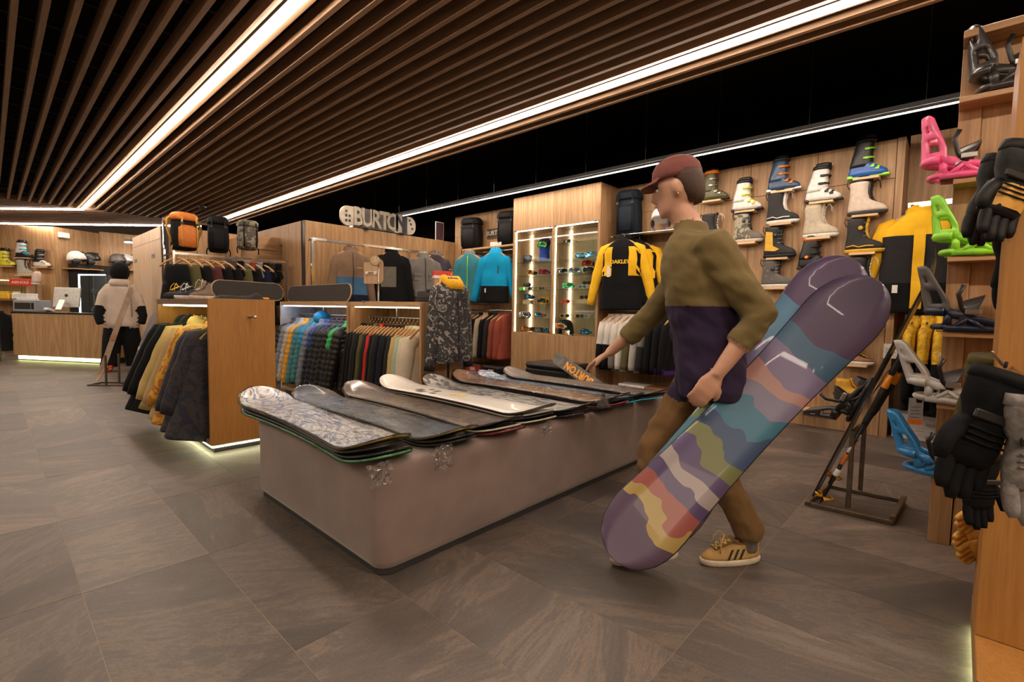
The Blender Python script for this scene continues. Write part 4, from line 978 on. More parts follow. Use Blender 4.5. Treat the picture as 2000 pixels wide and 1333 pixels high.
def goggles(label,frame,lens,strap,loc,rz=pi/2+pi,group='goggles in the glass case',sc=1.0):
    t=thing('goggles',label,'goggles',loc,rz,group,sc=sc)   # front faces -Y locally, width X
    m=MB(); N=20; o=[]
    for k in range(N):
        a=2*pi*k/N; x=.085*math.copysign(abs(cos(a))**.6,cos(a)); z=.045+.042*math.copysign(abs(sin(a))**.7,sin(a))
        if sin(a)<-.5 and abs(cos(a))<.5: z+=.018
        o.append((x,z))
    cv=lambda x: .35*x*x/.085*1.0
    m.loft([[(x*s,d+cv(x),.045+(z-.045)*s) for x,z in o] for d,s in ((.0,.98),(-.012,1.02),(-.018,.98),(-.017,.88))],0,True,cap=False); fr_=m.build('frame',frame,t)
    m=MB(); m.loft([[(x*s,-.019+cv(x)*.9-(.006 if s<.5 else 0),.045+(z-.045)*s) for x,z in o] for s in (.90,.45,.02)],0,True); m.build('lens',lens,fr_)
    m=MB(); m.tube([(.083,.02,.045),(.085,.06,.045),(.05,.11,.04),(0,.125,.036),(-.05,.11,.04),(-.085,.06,.045),(-.083,.02,.045)],.018,6,0,None,.12,(0,1,0)); m.build('strap',strap,t)
    return t
def sunglasses(label,frame,lens,loc,rz=pi/2+pi,group='sunglasses in the glass case',sc=1.0):
    t=thing('sunglasses',label,'sunglasses',loc,rz,group,sc=sc); m=MB(); l=MB()
    for s in (-1,1):
        pts=[(s*.034+.028*math.copysign(abs(cos(a))**.7,cos(a)),.004,.024+.019*math.copysign(abs(sin(a))**.8,sin(a))) for a in [2*pi*k/14 for k in range(15)]]
        m.tube(pts,.0032,5); m.tube([(s*.064,.004,.033),(s*.070,.03,.034),(s*.068,.10,.030),(s*.062,.135,.012)],.003,5)
        l.add([(x,.004,z) for x,y,z in pts[:-1]],[tuple(range(14))],0)
    m.tube([(-.008,.004,.03),(0,.001,.034),(.008,.004,.03)],.003,5)
    m.build('frame',frame,t); l.build('lens',lens,t); return t
def helmet(label,shell,loc,rz=0,group='ski helmets',strap=None,ear=None,sc=1.0):
    t=thing('helmet',label,'helmet',loc,rz,group,sc=sc)
    m=MB(); rg=[]
    for k in range(10):
        z=.02+.155*sin(pi/2*k/9); q=cos(pi/2*k/9)**.75 if k<9 else .03
        rg.append([(.108*q*cos(a),.135*q*sin(a)+.01,z-(.02*sin(a) if k<3 else 0)) for a in [2*pi*j/20 for j in range(20)]])
    m.loft([[(x*.96,y*.96,z) for x,y,z in rg[0]]]+rg,0,True); m.build('shell',shell,t)
    for s in (-1,1): MB().ell((s*.100,.02,-.01),(.02,.055,.055),10,6).build('ear_pad',ear or BLK,t)
    m=MB()
    for k in range(3): m.cbox(-.012-.03+.03*k,-.09,.145,-.004-.03+.03*k+.006,-.03,.168,.002)
    m.build('vent',BLK,t)
    MB().tube([(-.095,0,-.03),(-.06,-.03,-.10),(0,-.04,-.125),(.06,-.03,-.10),(.095,0,-.03)],.006,6,0,None,.35,(0,1,0)).build('chin_strap',strap or BLK,t); return t
lens_o=mat('orange_mirror_lens',(.55,.18,.04),.08,metal=.6); lens_b=mat('blue_mirror_lens',(.04,.22,.40),.08,metal=.6); lens_k=mat('dark_lens',(.02,.018,.02),.06,coat=.5); lens_r=mat('red_mirror_lens',(.5,.05,.03),.08,metal=.6); lens_g=mat('green_mirror_lens',(.10,.55,.20),.08,metal=.6); lens_s=mat('silver_mirror_lens',(.4,.38,.42),.08,metal=.8)
gold=mat('gold_frame',(.55,.36,.08),.3,metal=.6); tealp=mat('teal_plastic',(.02,.35,.30),.35); cyanp=mat('cyan_plastic',(.02,.45,.60),.35)
def wblock(loc,label,sx=.06,sy=.14,sz=.05):
    tag(MB().cbox(-sx/2,-sy/2,0,sx/2,sy/2,sz,.003).build('wood_block',OAKP,None,loc),label,'display block','wood blocks in the glass case')
FR=pi+pi/2   # face towards -x
def put_g(side,k,px,lb,fr,ln,st,dz=0,sc=1.0,x=5.34,kind='g'):
    z=( [zb+.012]+SHZ[::-1] if side=='L' else [zb+.012]+SHR[::-1])[k]+dz; y=case_y(px,x)
    if kind=='g': goggles(lb,fr,ln,st,(x,y,z+.002),FR+R(random.uniform(-25,25)),sc=sc)
    else: sunglasses(lb,fr,ln,(x,y,z+.002),FR+R(random.uniform(-20,20)),sc=sc*1.1)
L_='left glass bay'; R_='right glass bay'
for a in (
 ('L',4,1033,'brown and orange goggles on the fourth shelf from below, left bay',gold,lens_o,BLK),
 ('L',4,1060,'blue and red goggles right of the brown ones, left bay',mat('blue_frame',(.03,.06,.35),.4),lens_r,BLK),
 ('L',2,1057,'gold framed goggles beside an orange card, left bay',gold,lens_k,BLK),
 ('L',1,1024,'silver white goggles, second level, left glass bay',WHITE,lens_s,BLK),
 ('L',1,1052,'goggles with rainbow red and yellow rim, left glass bay',redb,lens_b,gold),
 ('L',0,1024,'small black goggles bottom left of the glass case',BLK,lens_o,WHITE),
 ('R',5,1132,'blue goggles with dark lens on upper shelf, right bay, left one',WHITE,lens_b,BLK),
 ('R',5,1153,'blue goggles with dark lens on upper shelf, right bay, right one',cyanp,lens_b,BLK),
 ('R',4,1097,'white goggles at the left of the third row, right bay',WHITE,lens_k,WHITE),
 ('R',4,1121,'pale blue goggles in the middle of the third row, right bay',cyanp,lens_s,WHITE),
 ('R',4,1148,'white goggles with dark lens at the right of third row',WHITE,lens_k,BLK),
 ('R',3,1108,'teal green goggles, right glass bay',tealp,lens_g,cyanp),
 ('R',0,1142,'black goggles with cyan trim, bottom right of the case',BLK,lens_b,cyanp)):
    put_g(*a)
put_g('R',4,1144,'red lens goggles raised on a block, right bay',oranb,lens_r,BLK,dz=.10,x=5.45)
wblock((5.45,case_y(1144,5.45),SHR[::-1][3]+.0005),'wood block under red goggles',.08,.16,.098)
for a in (
 ('L',3,1020,'green tinted sunglasses on middle shelf, left bay',limeb,lens_g,None),
 ('L',3,1036,'dark sunglasses, middle shelf of left bay, centre',BLK,lens_k,None),
 ('L',3,1058,'brown sunglasses, middle shelf of left bay, right',gbrn,lens_k,None),
 ('R',6,1105,'small black sunglasses alone on the highest shelf',BLK,lens_k,None),
 ('R',3,1137,'silver sunglasses under a block with black ones, right bay',STEEL,lens_b,None),
 ('R',2,1105,'red framed sunglasses, right bay',redb,lens_r,None),
 ('R',1,1104,'bronze sunglasses left on the second level, right bay',gold,lens_k,None),
 ('R',1,1134,'dark sunglasses in the middle of second level, right bay',BLK,lens_k,None),
 ('R',1,1151,'grey sunglasses right on the second level, right bay',STEEL,lens_s,None)):
    put_g(*a,kind='s')
for sd,k,px,lb,on in (('L',3,1028,'wood block with a navy case, left bay','case'),('L',2,1031,'wood block with navy goggles, left bay','g'),('R',3,1146,'wood block with black sunglasses, right bay','s'),('R',2,1141,'wood block with dark glasses, lower right bay','s'),('L',5,1043,'small wood cube beside a dark box, left bay',None)):
    zz=([zb+.012]+SHZ[::-1] if sd=='L' else [zb+.012]+SHR[::-1])[k]; y=case_y(px,5.47); h=.06
    wblock((5.47,y,zz+.0005),lb,.07,.17 if on else .07,h)
    if on=='case':
        t=thing('glasses_case','dark navy cylindrical glasses case on a wood block','case',(5.47,y,zz+h+.032)); MB().lathe([(.0,-.08),(.024,-.075),(.03,-.06),(.03,.06),(.024,.075),(0,.08)],14,0,rotm(rx=pi/2)).build('tube',navp,t); MB().lathe([(.0305,-.004),(.0305,.004)],14,0,rotm(rx=pi/2)).build('seam',STEEL,t)
    elif on=='g': goggles('navy goggles on a wood block, left bay',navp,lens_b,BLK,(5.47,y,zz+h+.002),FR)
    elif on=='s': sunglasses('black sunglasses on the '+('upper' if k==3 else 'lower')+' wood block, right bay',BLK,lens_k,(5.47,y,zz+h+.002),FR,sc=1.1)
zz=SHZ[0]; t=thing('gift_box','dark blue flat box leaning on the top shelf, left bay','box',(5.46,case_y(1026,5.46),zz+.0005),0); MB().cbox(-.03,-.1,0,.03,.1,.12,.003).build('body',navp,t); MB().cbox(-.032,-.102,.08,.032,.102,.122,.003).build('lid',mat('navy_lid',(.03,.04,.09),.4),t)
# head with goggles and blue neck warmer
y=case_y(1062,5.4); t=thing('head_form','display head in blue neck warmer and dark cap','display',(5.4,y,zz+.0005),FR)
m=MB(); m.loft([[(w*cos(a),d*sin(a)+.0,z) for a in [2*pi*k/16 for k in range(16)]] for z,w,d in ((0,.075,.07),(.03,.085,.075),(.08,.075,.07),(.14,.068,.068),(.19,.072,.078),(.215,.074,.082))],0,True); m.build('neck_warmer',mat('cobalt_fleece',(.02,.07,.42),.8),t)
MB().ell((0,0,.235),(.070,.082,.05),14,8).build('face',mat('black_head_form',(.02,.02,.02),.6),t)
MB().ell((0,.005,.275),(.080,.092,.075),14,8).build('cap',mat('navy_knit',(.02,.015,.05),.9,bump=.3),t)
goggles('lime and cyan mirrored goggles on the display head',limeb,lens_g,BLK,(5.4-.085,y,zz+.185),FR)
# bottom: striped goggle row, round black thing, orange card, helmets
for k in range(5): put_g('L',0,1036+k*7.5,f'striped boxed goggles in the bottom row of the left bay, {["first","second","third","fourth","fifth"][k]} from left',BLK,[lens_o,lens_k,lens_s,lens_k,lens_b][k],WHITE,sc=.85,x=5.33+.02*(k%2))
t=thing('action_camera_case','round black accessory lying on the third level, left bay','accessory',(5.40,case_y(1033,5.4),SHZ[::-1][0]+.045)); MB().lathe([(0,-.02),(.04,-.018),(.045,0),(.04,.018),(0,.02)],16,0,rotm(ry=pi/2)).build('ring',BLK,t); MB().lathe([(0,-.0215),(.018,-.021),(.02,-.016)],12,0,rotm(ry=pi/2)).build('glass_face',lens_k,t)
t=thing('orange_card','orange folded card behind the gold goggles','card',(5.5,case_y(1064,5.5),SHZ[::-1][1]+.0005)); MB().box(-.003,-.09,0,.003,.09,.11).build('card',oranc:=mat('orange_card',(.85,.35,.02),.6),t)
hb=helmet('black helmet lying open with white goggles on it, bottom right bay',BLK,(5.38,case_y(1106,5.38),zb+.05),FR,sc=.95); goggles('white goggles with orange lens on the black helmet',WHITE,lens_o,WHITE,(5.38-.135,case_y(1106,5.38),zb+.075),FR,sc=.95)
# ottoman and shop sign board leaning
t=thing('ottoman','black leather cube ottoman in front of the eyewear case','ottoman',(4.86,3.70,0))
ol=mat('black_leather',(.012,.011,.011),.32,bump=.05,coat=.25)
MB().cbox(-.24,-.34,.03,.24,.34,.40,.02).build('body',ol,t); MB().cbox(-.245,-.345,.401,.245,.345,.475,.03).build('lid',ol,t)
m=MB()
for a in (-.2,.2):
    for b in (-.3,.3): m.lathe([(.02,0),(.02,.03)],10,0,T(a,b,0))
for a in (-.2,.2):
    for b in (-.3,.3): MB().lathe([(.02,0),(.02,.03)],10,0,T(a,b,0)).build('foot',BLK,t)
MB().tube([(-.246,.02,.30),(-.26,.03,.22),(-.25,.0,.14),(-.262,-.02,.10),(-.25,.03,.07)],.003,5).build('green_cord',mat('green_cord',(.05,.45,.25),.5),t)
def text(body,size,mt,parent,M,name='lettering',ext=.0015,bold=0,font=None,sx=1):
    c=bpy.data.curves.new(name,'FONT'); c.body=body; c.size=size; c.align_x='CENTER'; c.align_y='CENTER'; c.extrude=ext; c.offset=bold; c.resolution_u=2
    c.materials.append(mt); q=bpy.data.objects.new('t',c); COL.objects.link(q); bpy.context.view_layer.update()
    me=bpy.data.meshes.new_from_object(q.evaluated_get(bpy.context.evaluated_depsgraph_get())); bpy.data.objects.remove(q); me.name=name
    o=bpy.data.objects.new(name,me); COL.objects.link(o); o.parent=parent; o.matrix_local=M@Matrix.Diagonal((sx,1,1,1)); return o
# leaning board with orange letters beside the ottoman
a=P(1085,698,x=4.62); b=P(1162,752,x=4.45); 
t=thing('snowboard','slim dark snowboard with orange lettering leaning against the ottoman','snowboard',a)
d=(b-a); Lb=d.length; 
fx=d.normalized(); nrm=Vector((-1,0,.4)); nrm=(nrm-fx*nrm.dot(fx)).normalized(); fy=nrm.cross(fx)
t.matrix_world=Matrix(((fx.x,fy.x,nrm.x,a.x),(fx.y,fy.y,nrm.y,a.y),(fx.z,fy.z,nrm.z,a.z),(0,0,0,1)))
LL=a.z/abs(fx.z)*.985
MB().prism(rrect(-.02,-.07,LL,.07,.065),0,.01).build('deck',mat('worn_dark_deck',(.10,.09,.08),.4,var=.5,scale=12),t)
text('BURTON',.12,oranc,t,T(Lb*.62,0,.0115)@rotm(rz=pi),bold=.004)

# ================================================================ backpacks
def backpack(label,main,front,strap,loc,rz=0,h=.55,w=.15,d=.10,lid=None,group='backpacks',pocket=True,straps_out=False,sc=1.0,lean=0,buckle=None):
    t=thing('backpack',label,'backpack',loc,rz,group,rot=(lean,0,rz),sc=sc)
    def rr(z,w,d,e=.6,yo=0): return [(w*math.copysign(abs(cos(a))**e,cos(a))*(1+.02*nz(a,z*9,h)),yo+d*math.copysign(abs(sin(a))**e,sin(a))*(1+.05*nz(a*2,z*12,w*50)),z) for a in [2*pi*k/20 for k in range(20)]]
    m=MB(); m.loft([rr(z*h,w*q,d*q2) for z,q,q2 in ((0,.6,.6),(.02,.85,.85),(.12,1,1),(.35,1.03,1.02),(.6,1,.98),(.80,.96,.9),(.92,.88,.8),(.99,.6,.5))],0,True); m.build('body',main,t)
    m=MB(); m.loft([rr(h*z,w*q,d*q2,.55) for z,q,q2 in ((.83,1.0,1.02),(.87,1.06,1.1),(.98,1.02,1.05),(1.05,.85,.8),(1.07,.5,.5))],0,True); m.build('lid',lid or main,t)
    if pocket:
        m=MB(); m.loft([rr(h*z,w*q,d*q2,.6,-d*.28) for z,q,q2 in ((.08,.60,.86),(.11,.82,1.0),(.35,.86,1.05),(.62,.82,1.0),(.70,.62,.80))],0,True); m.build('front_pocket',front,t)
    for s in (-1,1):
        m=MB(); m.tube([(s*w*.62,-d*1.22,h*.08),(s*w*.66,-d*1.30,h*.35),(s*w*.66,-d*1.20,h*.65),(s*w*.60,-d*1.18,h*.95)],.011,6,0,None,.3,(0,1,0)); cs_=m.build('compression_strap',strap,t)
        m=MB(); m.cbox(s*w*.66-.016,-d*1.22-.014,h*.70,s*w*.66+.016,-d*1.22+.004,h*.76,.003); m.build('buckle',buckle or BLK,cs_)
        m=MB()
        if straps_out: m.tube([(s*w*.9,d*.3,h*.95),(s*w*1.35,d*.1,h*.85),(s*w*1.5,-d*.1,h*.62),(s*w*1.25,0,h*.40),(s*w*1.05,.0,h*.2)],.018,6,0,None,.3,(0,1,0))
        else: m.tube([(s*w*.5,d*.95,h*.92),(s*w*.6,d*1.3,h*.6),(s*w*.7,d*1.1,h*.12)],.022,6,0,None,.3,(0,1,0))
        m.build('shoulder_strap',strap if straps_out else main,t)
        m=MB(); m.tube([(s*w*1.0,0,h*.12),(s*w*1.12,-.01,h*.02),(s*w*1.08,-.015,-h*.14)],.008,5,0,None,.35,(0,1,0)); m.build('hip_belt_tail',strap,t)
    MB().tube([(-.03,d*.5,h*1.0),(-.02,d*.5,h*1.10),(.02,d*.5,h*1.10),(.03,d*.5,h*1.0)],.006,6).build('grab_loop',BLK,t)
    return t
opk=mat('orange_pack_nylon',(.60,.17,.02),.55,bump=.15); bpk=mat('black_pack_nylon',(.006,.006,.007),.7,bump=.2,spec=.2); cpk=splotch('camo_pack',[(.20,.17,.12),(.08,.07,.05),(.30,.26,.19),(.13,.11,.08)],14,.7,dist=.6); npk=mat('navy_pack_nylon',(.007,.013,.022),.7,bump=.2,spec=.2); ypk=mat('yellow_webbing',(.55,.30,.04),.6)
PK=6.95     # plan depth of the trousers rack below
def wpos(px,py,y): return P(px,py,y=y)
for px,py0,py1,lb,a,b,c,w,so,ld,rz in (
 (360,490,416,'orange mountaineering backpack with yellow straps, hanging above the trousers rack',bpk,opk,ypk,.135,True,opk,R(14)),
 (427,494,424,'black backpack hanging between the orange and the camouflage ones',bpk,bpk,bpk,.12,False,bpk,R(-14)),
 (484,489,431,'camouflage roll-top backpack beside the black backpack',cpk,cpk,bpk,.12,False,cpk,R(-4))):
    y=PK+.25; p=wpos(px,py0,y); q=wpos(px,py1,y); h=(q.z-p.z)/1.07
    backpack(lb,a,b,c,(p.x,p.y,p.z),rz,h=h,w=w,d=.11,lid=ld,straps_out=so,group='backpacks above the trousers rack')
# slat-back rack behind them carrying the packs
p=wpos(486,502,PK+.42); zr=p.z
x0=P(470,480,y=PK+.5).x; x1=P(553,480,y=PK+.5).x
t=thing('slat_panel','freestanding oak panel of wide horizontal boards behind the trousers rack','display panel',(x0,PK+.5,0))
Wp=x1-x0
zz=zat(466,545,x1,PK+.5)
for k in range(11):
    z1=zz-.205*k; 
    if z1-.19<0.02: break
    MB().cbox(0,0,z1-.195,Wp,.02,z1,.003).build('board',OAKX,t)
for x in (.05,Wp-.05): MB().box(x-.02,.0205,0,x+.02,.06,zz).build('post',OAK,t)
MB().box(Wp+.001,-.01,0,Wp+.03,.03,zz-.02).build('edge_profile',STEEL,t)
xo0=P(318,470,y=PK+.5).x
t=thing('rail_frame','chrome frame rack carrying trousers and backpacks behind the gondola','clothes rack',(xo0,PK,0))
zra=zat(493,330,xo0,PK); Lr=P(560,505,y=PK).x-xo0
for y in (0,.44):
    for x in (0,Lr*.52,Lr): MB().box(x-.012,y-.012,0,x+.012,y+.012,zra+(.02 if y==0 else .45 if x<Lr*.9 else .02)).build('post',CHR,t)
MB().box(-.012,-.015,zra-.02,Lr+.012,.015,zra+.005).build('front_rail',CHR,t)
MB().box(-.012,.425,zra+.43,Lr*.52,.455,zra+.455).build('back_rail',STEEL,t)
for x in (0,Lr*.52,Lr): MB().box(x-.010,.013,zra-.02,x+.010,.427,zra).build('cross_bar',CHR,t)
# trousers hanging below
pc=[(cblk,cblk),(colv,colv),(cblk,cblk),(cmaroon,cblk),(cblk,colv),(cblk,ckhk:=C('moss_cloth',.14,.11,.05)),(colv,ckhk),(cblk,cblk),(cnavy,cblk)]
pn=['black','olive','black','maroon-waisted black','black and olive','black and moss','moss green','black','navy']
for i,(a,b) in enumerate(pc):
    x=xo0+.03+i*.118; o=pants(f"{pn[i]} ski trousers on the chrome rack, {['leftmost','second from left','third from left','fourth from left','in the middle','sixth from left','seventh from left','eighth from left','next to the accessories'][i]}",[a,b],h=.75,loc=(x,PK-.0,zra-.14),rz=R(-52),group='ski trousers on the chrome rack',seed=i,w=.17)
    hanger(None,'wooden hanger above the '+o['label'].split(' on the')[0]+(' at the far left' if i==0 else ' fourth from right' if i==7 else ''),'hangers on the chrome trousers rack',(x,PK,zra-.092),R(-52),bar=True)
# accessories: bundles of black straps, gloves and skins
rc=[('striped grey mitten pair',cmltan),('black glove pair',gblk2),('grey glove pair',cgry),('rust red mitten pair',crust),('light blue glove pair',pgrb),('black mitten pair',gblk2),('dark glove pair',cchar),('black neck gaiter pair',cblk)]
for i,(lb,mt_) in enumerate(rc):
    px=455+i*12.5; p=P(px,512,y=PK-.05)
    glove(f'{lb} hung on the accessories end of the chrome rack',mt_,None,(p.x,PK-.02,zra-.05),sc=.95,rot=(0,0,R(-40)),group='gloves on the chrome rack',seed=i)
    glove(f'{lb}, lower row of the chrome rack accessories',mt_,None,(p.x+.02,PK+.01,zra-.36),sc=.9,rot=(0,0,R(-30)),group='gloves on the chrome rack',seed=i+20)
# ================================================================ tall chrome rack before the fitting room with three jackets
FRY=6.22
xa=P(610,470,y=FRY).x; xb=P(862,495,y=FRY).x; zc=zat(469,612,xa,FRY)
t=thing('tall_clothes_rail','tall chrome clothes rail in front of the fitting room wall','clothes rack',(xa,FRY,0))
Lr=xb-xa
for x in (0,Lr*.70): MB().box(x-.018,-.012,0,x+.018,.012,zc).build('post',CHR,t)
MB().box(-.02,-.03,zc,Lr,-.01,zc+.03).build('rail',CHR,t); MB().box(-.02,.03,zc,Lr,.05,zc+.03).build('rail',CHR,t)
for x in (0,Lr*.36,Lr*.70): MB().box(x-.03,-.03,zc-.012,x+.03,.05,zc-.001).build('clamp',CHR,t)
for x in (0,Lr*.70): MB().box(x-.015,-.25,0,x+.015,.25,.02).build('foot',CHR,t)
ylog=mat('yellow_print2',(.6,.42,.02),.6)
def shown(px,pytop,y,label,h=None,pybot=None,hg=True,rz=0,hangz=.09,**k):
    p=P(px,pytop,y=y); hh=p.z-zat(pybot,px,p.x,y) if pybot else h
    o=jacket(label,loc=p,h=hh,rz=rz,**k)
    if hg: hanger(None,'wooden hanger of the '+' '.join(label.split()[:4]),'hangers of the displayed jackets',(p.x,p.y,p.z-.012),rz)
    return o,p
o,p=shown(686,491,FRY,'brown jacket with a denim blue band and dark hem',pybot=592,mats=[cbrn,cstl,cnavy],block=[.36,.60],rz=R(-14),seed=31,hood=1,zipm=BLK,sl=.68,hw=.24,sblock=9,th=.09,ang=.22,group='jackets on the tall rail')
MB().box(.05,-.098,-.235,.13,-.094,-.225).build('chest_logo',ylog,o)
o,p=shown(766,494,FRY,'plain black hooded jacket behind the wooden deck plaques',pybot=592,mats=[cblk],rz=R(-20),seed=33,hood=1,sl=.66,hw=.25,ang=.18,group='jackets on the tall rail')
o,p=shown(828,503,FRY-.05,'grey field jacket with four flap pockets',pybot=584,mats=[cgry],rz=R(-18),seed=35,hood=1,zipm=cchar,pock=4,hw=.26,sl=.66,ang=.24,group='jackets on the tall rail')
o,p=shown(851,499,FRY+.16,'dark plum jacket half hidden behind the grey field jacket',pybot=584,mats=[C('plum_grey',.07,.06,.075)],rz=R(-18),seed=36,hood=1,hw=.24,group='jackets on the tall rail')
# ================================================================ jackets on the wall between fitting room and case
WXX=5.30
ws=wpos
zrl=zat(487,950,WXX,5.6)
t=thing('wall_rail','oak wall shelf with a chrome hanging rail beneath, left of the eyewear case','shelf',(5.640,4.90,zrl))
yl=P(902,493,x=WXX).y-4.90
MB().cbox(-.34,0,0,-.0005,yl,.03,.003).build('shelf_board',OAKH,t)
MB().tube([(-.30,.01,-.045),(-.30,yl-.01,-.045)],.012,8).build('rail',CHR,t)
for y in (.03,yl-.03): MB().box(-.305,y-.006,-.045,-.29,y+.006,-.0005).build('rail_bracket',CHR,t)
def shownx(px,pytop,x,label,pybot,hg=True,rz=-pi/2,**k):
    p=P(px,pytop,x=x); hh=p.z-zat(pybot,px,p.x,p.y)
    o=jacket(label,loc=p,h=hh,rz=rz,**k)
    if hg: hanger(None,'wooden hanger of the '+' '.join(label.split()[:4]),'hangers of the displayed jackets',(p.x,p.y,p.z-.012),rz)
    return o,p
tealgr=cteal
o,p=shownx(916,498,5.22,'teal and grey hooded jacket on the rail left of the blue one',588,mats=[cteal],rz=R(-62),seed=41,hood=1,hemm=cgry,zipm=limeb,hw=.22,ang=.18)
o,p=shownx(932,503,5.34,'brownish grey jacket behind the teal one',596,mats=[C('warm_grey',.12,.10,.09)],rz=R(-62),seed=42,hood=1,hw=.24)
o,p=shownx(967,494,5.20,'bright azure jacket with black lower body',592,mats=[cblu,cblk],block=.50,sblock=9,rz=R(-66),seed=43,hood=1,hw=.24,ang=.28,sl=.64,th=.085)
MB().box(.08,-.101,-.32,.095,-.097,-.20).build('chest_zip',BLK,o); MB().box(-.12,-.106,-.60,-.10,-.102,-.54).build('white_logo',WHITE,o)
# lower row of jackets under the shelf
zlr=zat(606,950,WXX,5.6)
t=thing('wall_rail','low chrome hanging rail under the azure jacket','clothes rack',(5.640,4.90,zlr)); MB().tube([(-.30,.0,0),(-.30,yl,0)],.012,8).build('rail',CHR,t)
for y in (.02,yl-.02): MB().box(-.305,y-.006,-.006,-.0005,y+.006,.006).build('rail_bracket',CHR,t)
rc=[('black',cblk),('charcoal',cchar),('mottled plum-grey',cmltan),('dark mottled grey',cmltan),('black',cblk),('stone beige',ctan),('black',cblk),('charcoal',cchar),('rust red',crust),('rust red',crust)]
for i,(n_,c_) in enumerate(rc):
    y=4.90+yl-.05-i*.108
    o=jacket(f'{n_} jacket in the low row under the azure one, {["farthest","second","third","fourth","fifth","sixth","seventh","eighth","ninth","nearest the case"][i]}',[c_,c_],h=.66,loc=(WXX+.04,y,zlr-.075),rz=R(-16),group='jackets in the low row left of the case',seed=50+i,th=.05,n=14,hood=2,ang=.14,hw=.21,sl=.55)
    hanger(None,f'orange-wood hanger of the {n_} jacket, {["farthest","second","third","fourth","fifth","sixth","seventh","eighth","ninth","nearest"][i]} in low row','hangers in the low row left of the case',(WXX+.04,y,zlr-.09),R(-16))
# black backpacks and the small sign above that shelf
for px,py0,py1,lb in ((921,489,428,'black backpack standing on the wall shelf left of the small sign'),(993,484,415,'black backpack on the wall shelf, cut by the eyewear case')):
    p=P(px,py0,x=5.45); backpack(lb,bpk,bpk,bpk,(5.45,p.y,zrl+.0305),R(-75),h=(zat(py1,px,5.45,p.y)-zrl)/1.1,w=.17,d=.11,group='black backpacks on the wall shelf')
p=P(966,455,x=5.6); t=thing('wall_sign','small dark wooden sign reading BURTON on the wall shelf wall','sign',(5.6395,p.y,p.z),-pi/2)
MB().cbox(-.20,-.020,-.085,.20,0,.085,.004).build('frame',mat('bronze_frame',(.20,.14,.08),.5),t); MB().cbox(-.185,-.024,-.07,.185,-.0205,.07,.002).build('board',mat('dark_sign_wood',(.035,.028,.022),.6),t)
text('BURTON',.105,mat('cream_paint',(.55,.48,.36),.6),t,T(0,-.0255,0)@rotm(rx=pi/2),bold=.002)
p=P(990,490,x=5.36); tag(MB().box(-.003,-.12,0,.003,.12,.06).build('shelf_label',PAPER,None,(5.31,P(968,490,x=5.31).y,zrl+.0305)),'white price label standing on the wall shelf edge','label')
# big board sign above the fitting room
SY=6.62
xs0=P(664,430,y=SY).x; xs1=P(811,440,y=SY).x; zs0=2.315; 
t=thing('hanging_sign','large snowboard-shaped sign with weathered letters reading BURTON, on top of the fitting room','sign',((xs0+xs1)/2,SY+.02,0),0)
Ls=xs1-xs0; hs=zat(404,690,xs0+.2,SY)-zs0
bw=mat('bone_paint',(.50,.45,.36),.6,var=.2,scale=8); ch=mat('sign_charcoal',(.05,.052,.055),.6,var=.5,scale=7)
zc_=zs0+hs/2
MB().prism(rrect(-Ls/2,-hs/2,Ls/2,hs/2,hs*.42,8),0,.03,0,T(0,0,zc_)@rotm(rx=pi/2)).build('board',bw,t)
for k,(a,b,c) in enumerate(((-.34,-.235,0),(-.235,-.12,1),(-.12,-.02,0),(-.02,.08,1),(.08,.19,0),(.30,.375,0))):
    MB().box(a*Ls,-.0335,zs0+.004,b*Ls,-.0302,zs0+hs-.004).build('stripe',ch if c==0 else mat('sign_grey',(.14,.13,.12),.6,var=.4,scale=7),t)
for k,l in enumerate('BURTON'):
    text(l,hs*1.30,bw if k!=5 else mat('sign_dark_letter',(.03,.035,.045),.6),t,T((-.285+.114*k)*Ls,-.036,zc_)@rotm(rx=pi/2),bold=.010,sx=.78)
for x,z in ((-.43,.25),(-.39,.25),(-.43,.5),(-.39,.5),(-.43,.72),(.43,.6),(.45,.35),(.41,.8)): MB().cbox(x*Ls-.018,-.034,zs0+hs*z-.018,x*Ls+.018,-.0302,zs0+hs*z+.018,.004).build('insert_hole',ch,t)
for x in (-.2,.28): MB().lathe([(.06,0),(.05,.02),(.02,.03)],12,0,T(x*Ls,-.03,zs0-.02)).build('spot_foot',BLK,t)
t=thing('poster','small dark red framed poster above the fitting room','poster',(P(858,457,y=6.68).x,6.68,2.3005),0); MB().cbox(-.09,-.01,0,.09,0,.32,.003).build('frame',WHITE,t); MB().box(-.08,-.0125,.012,.08,-.0105,.308).build('print',splotch('poster_print',[(.25,.03,.04),(.05,.02,.03),(.5,.4,.35)],12,.6),t)
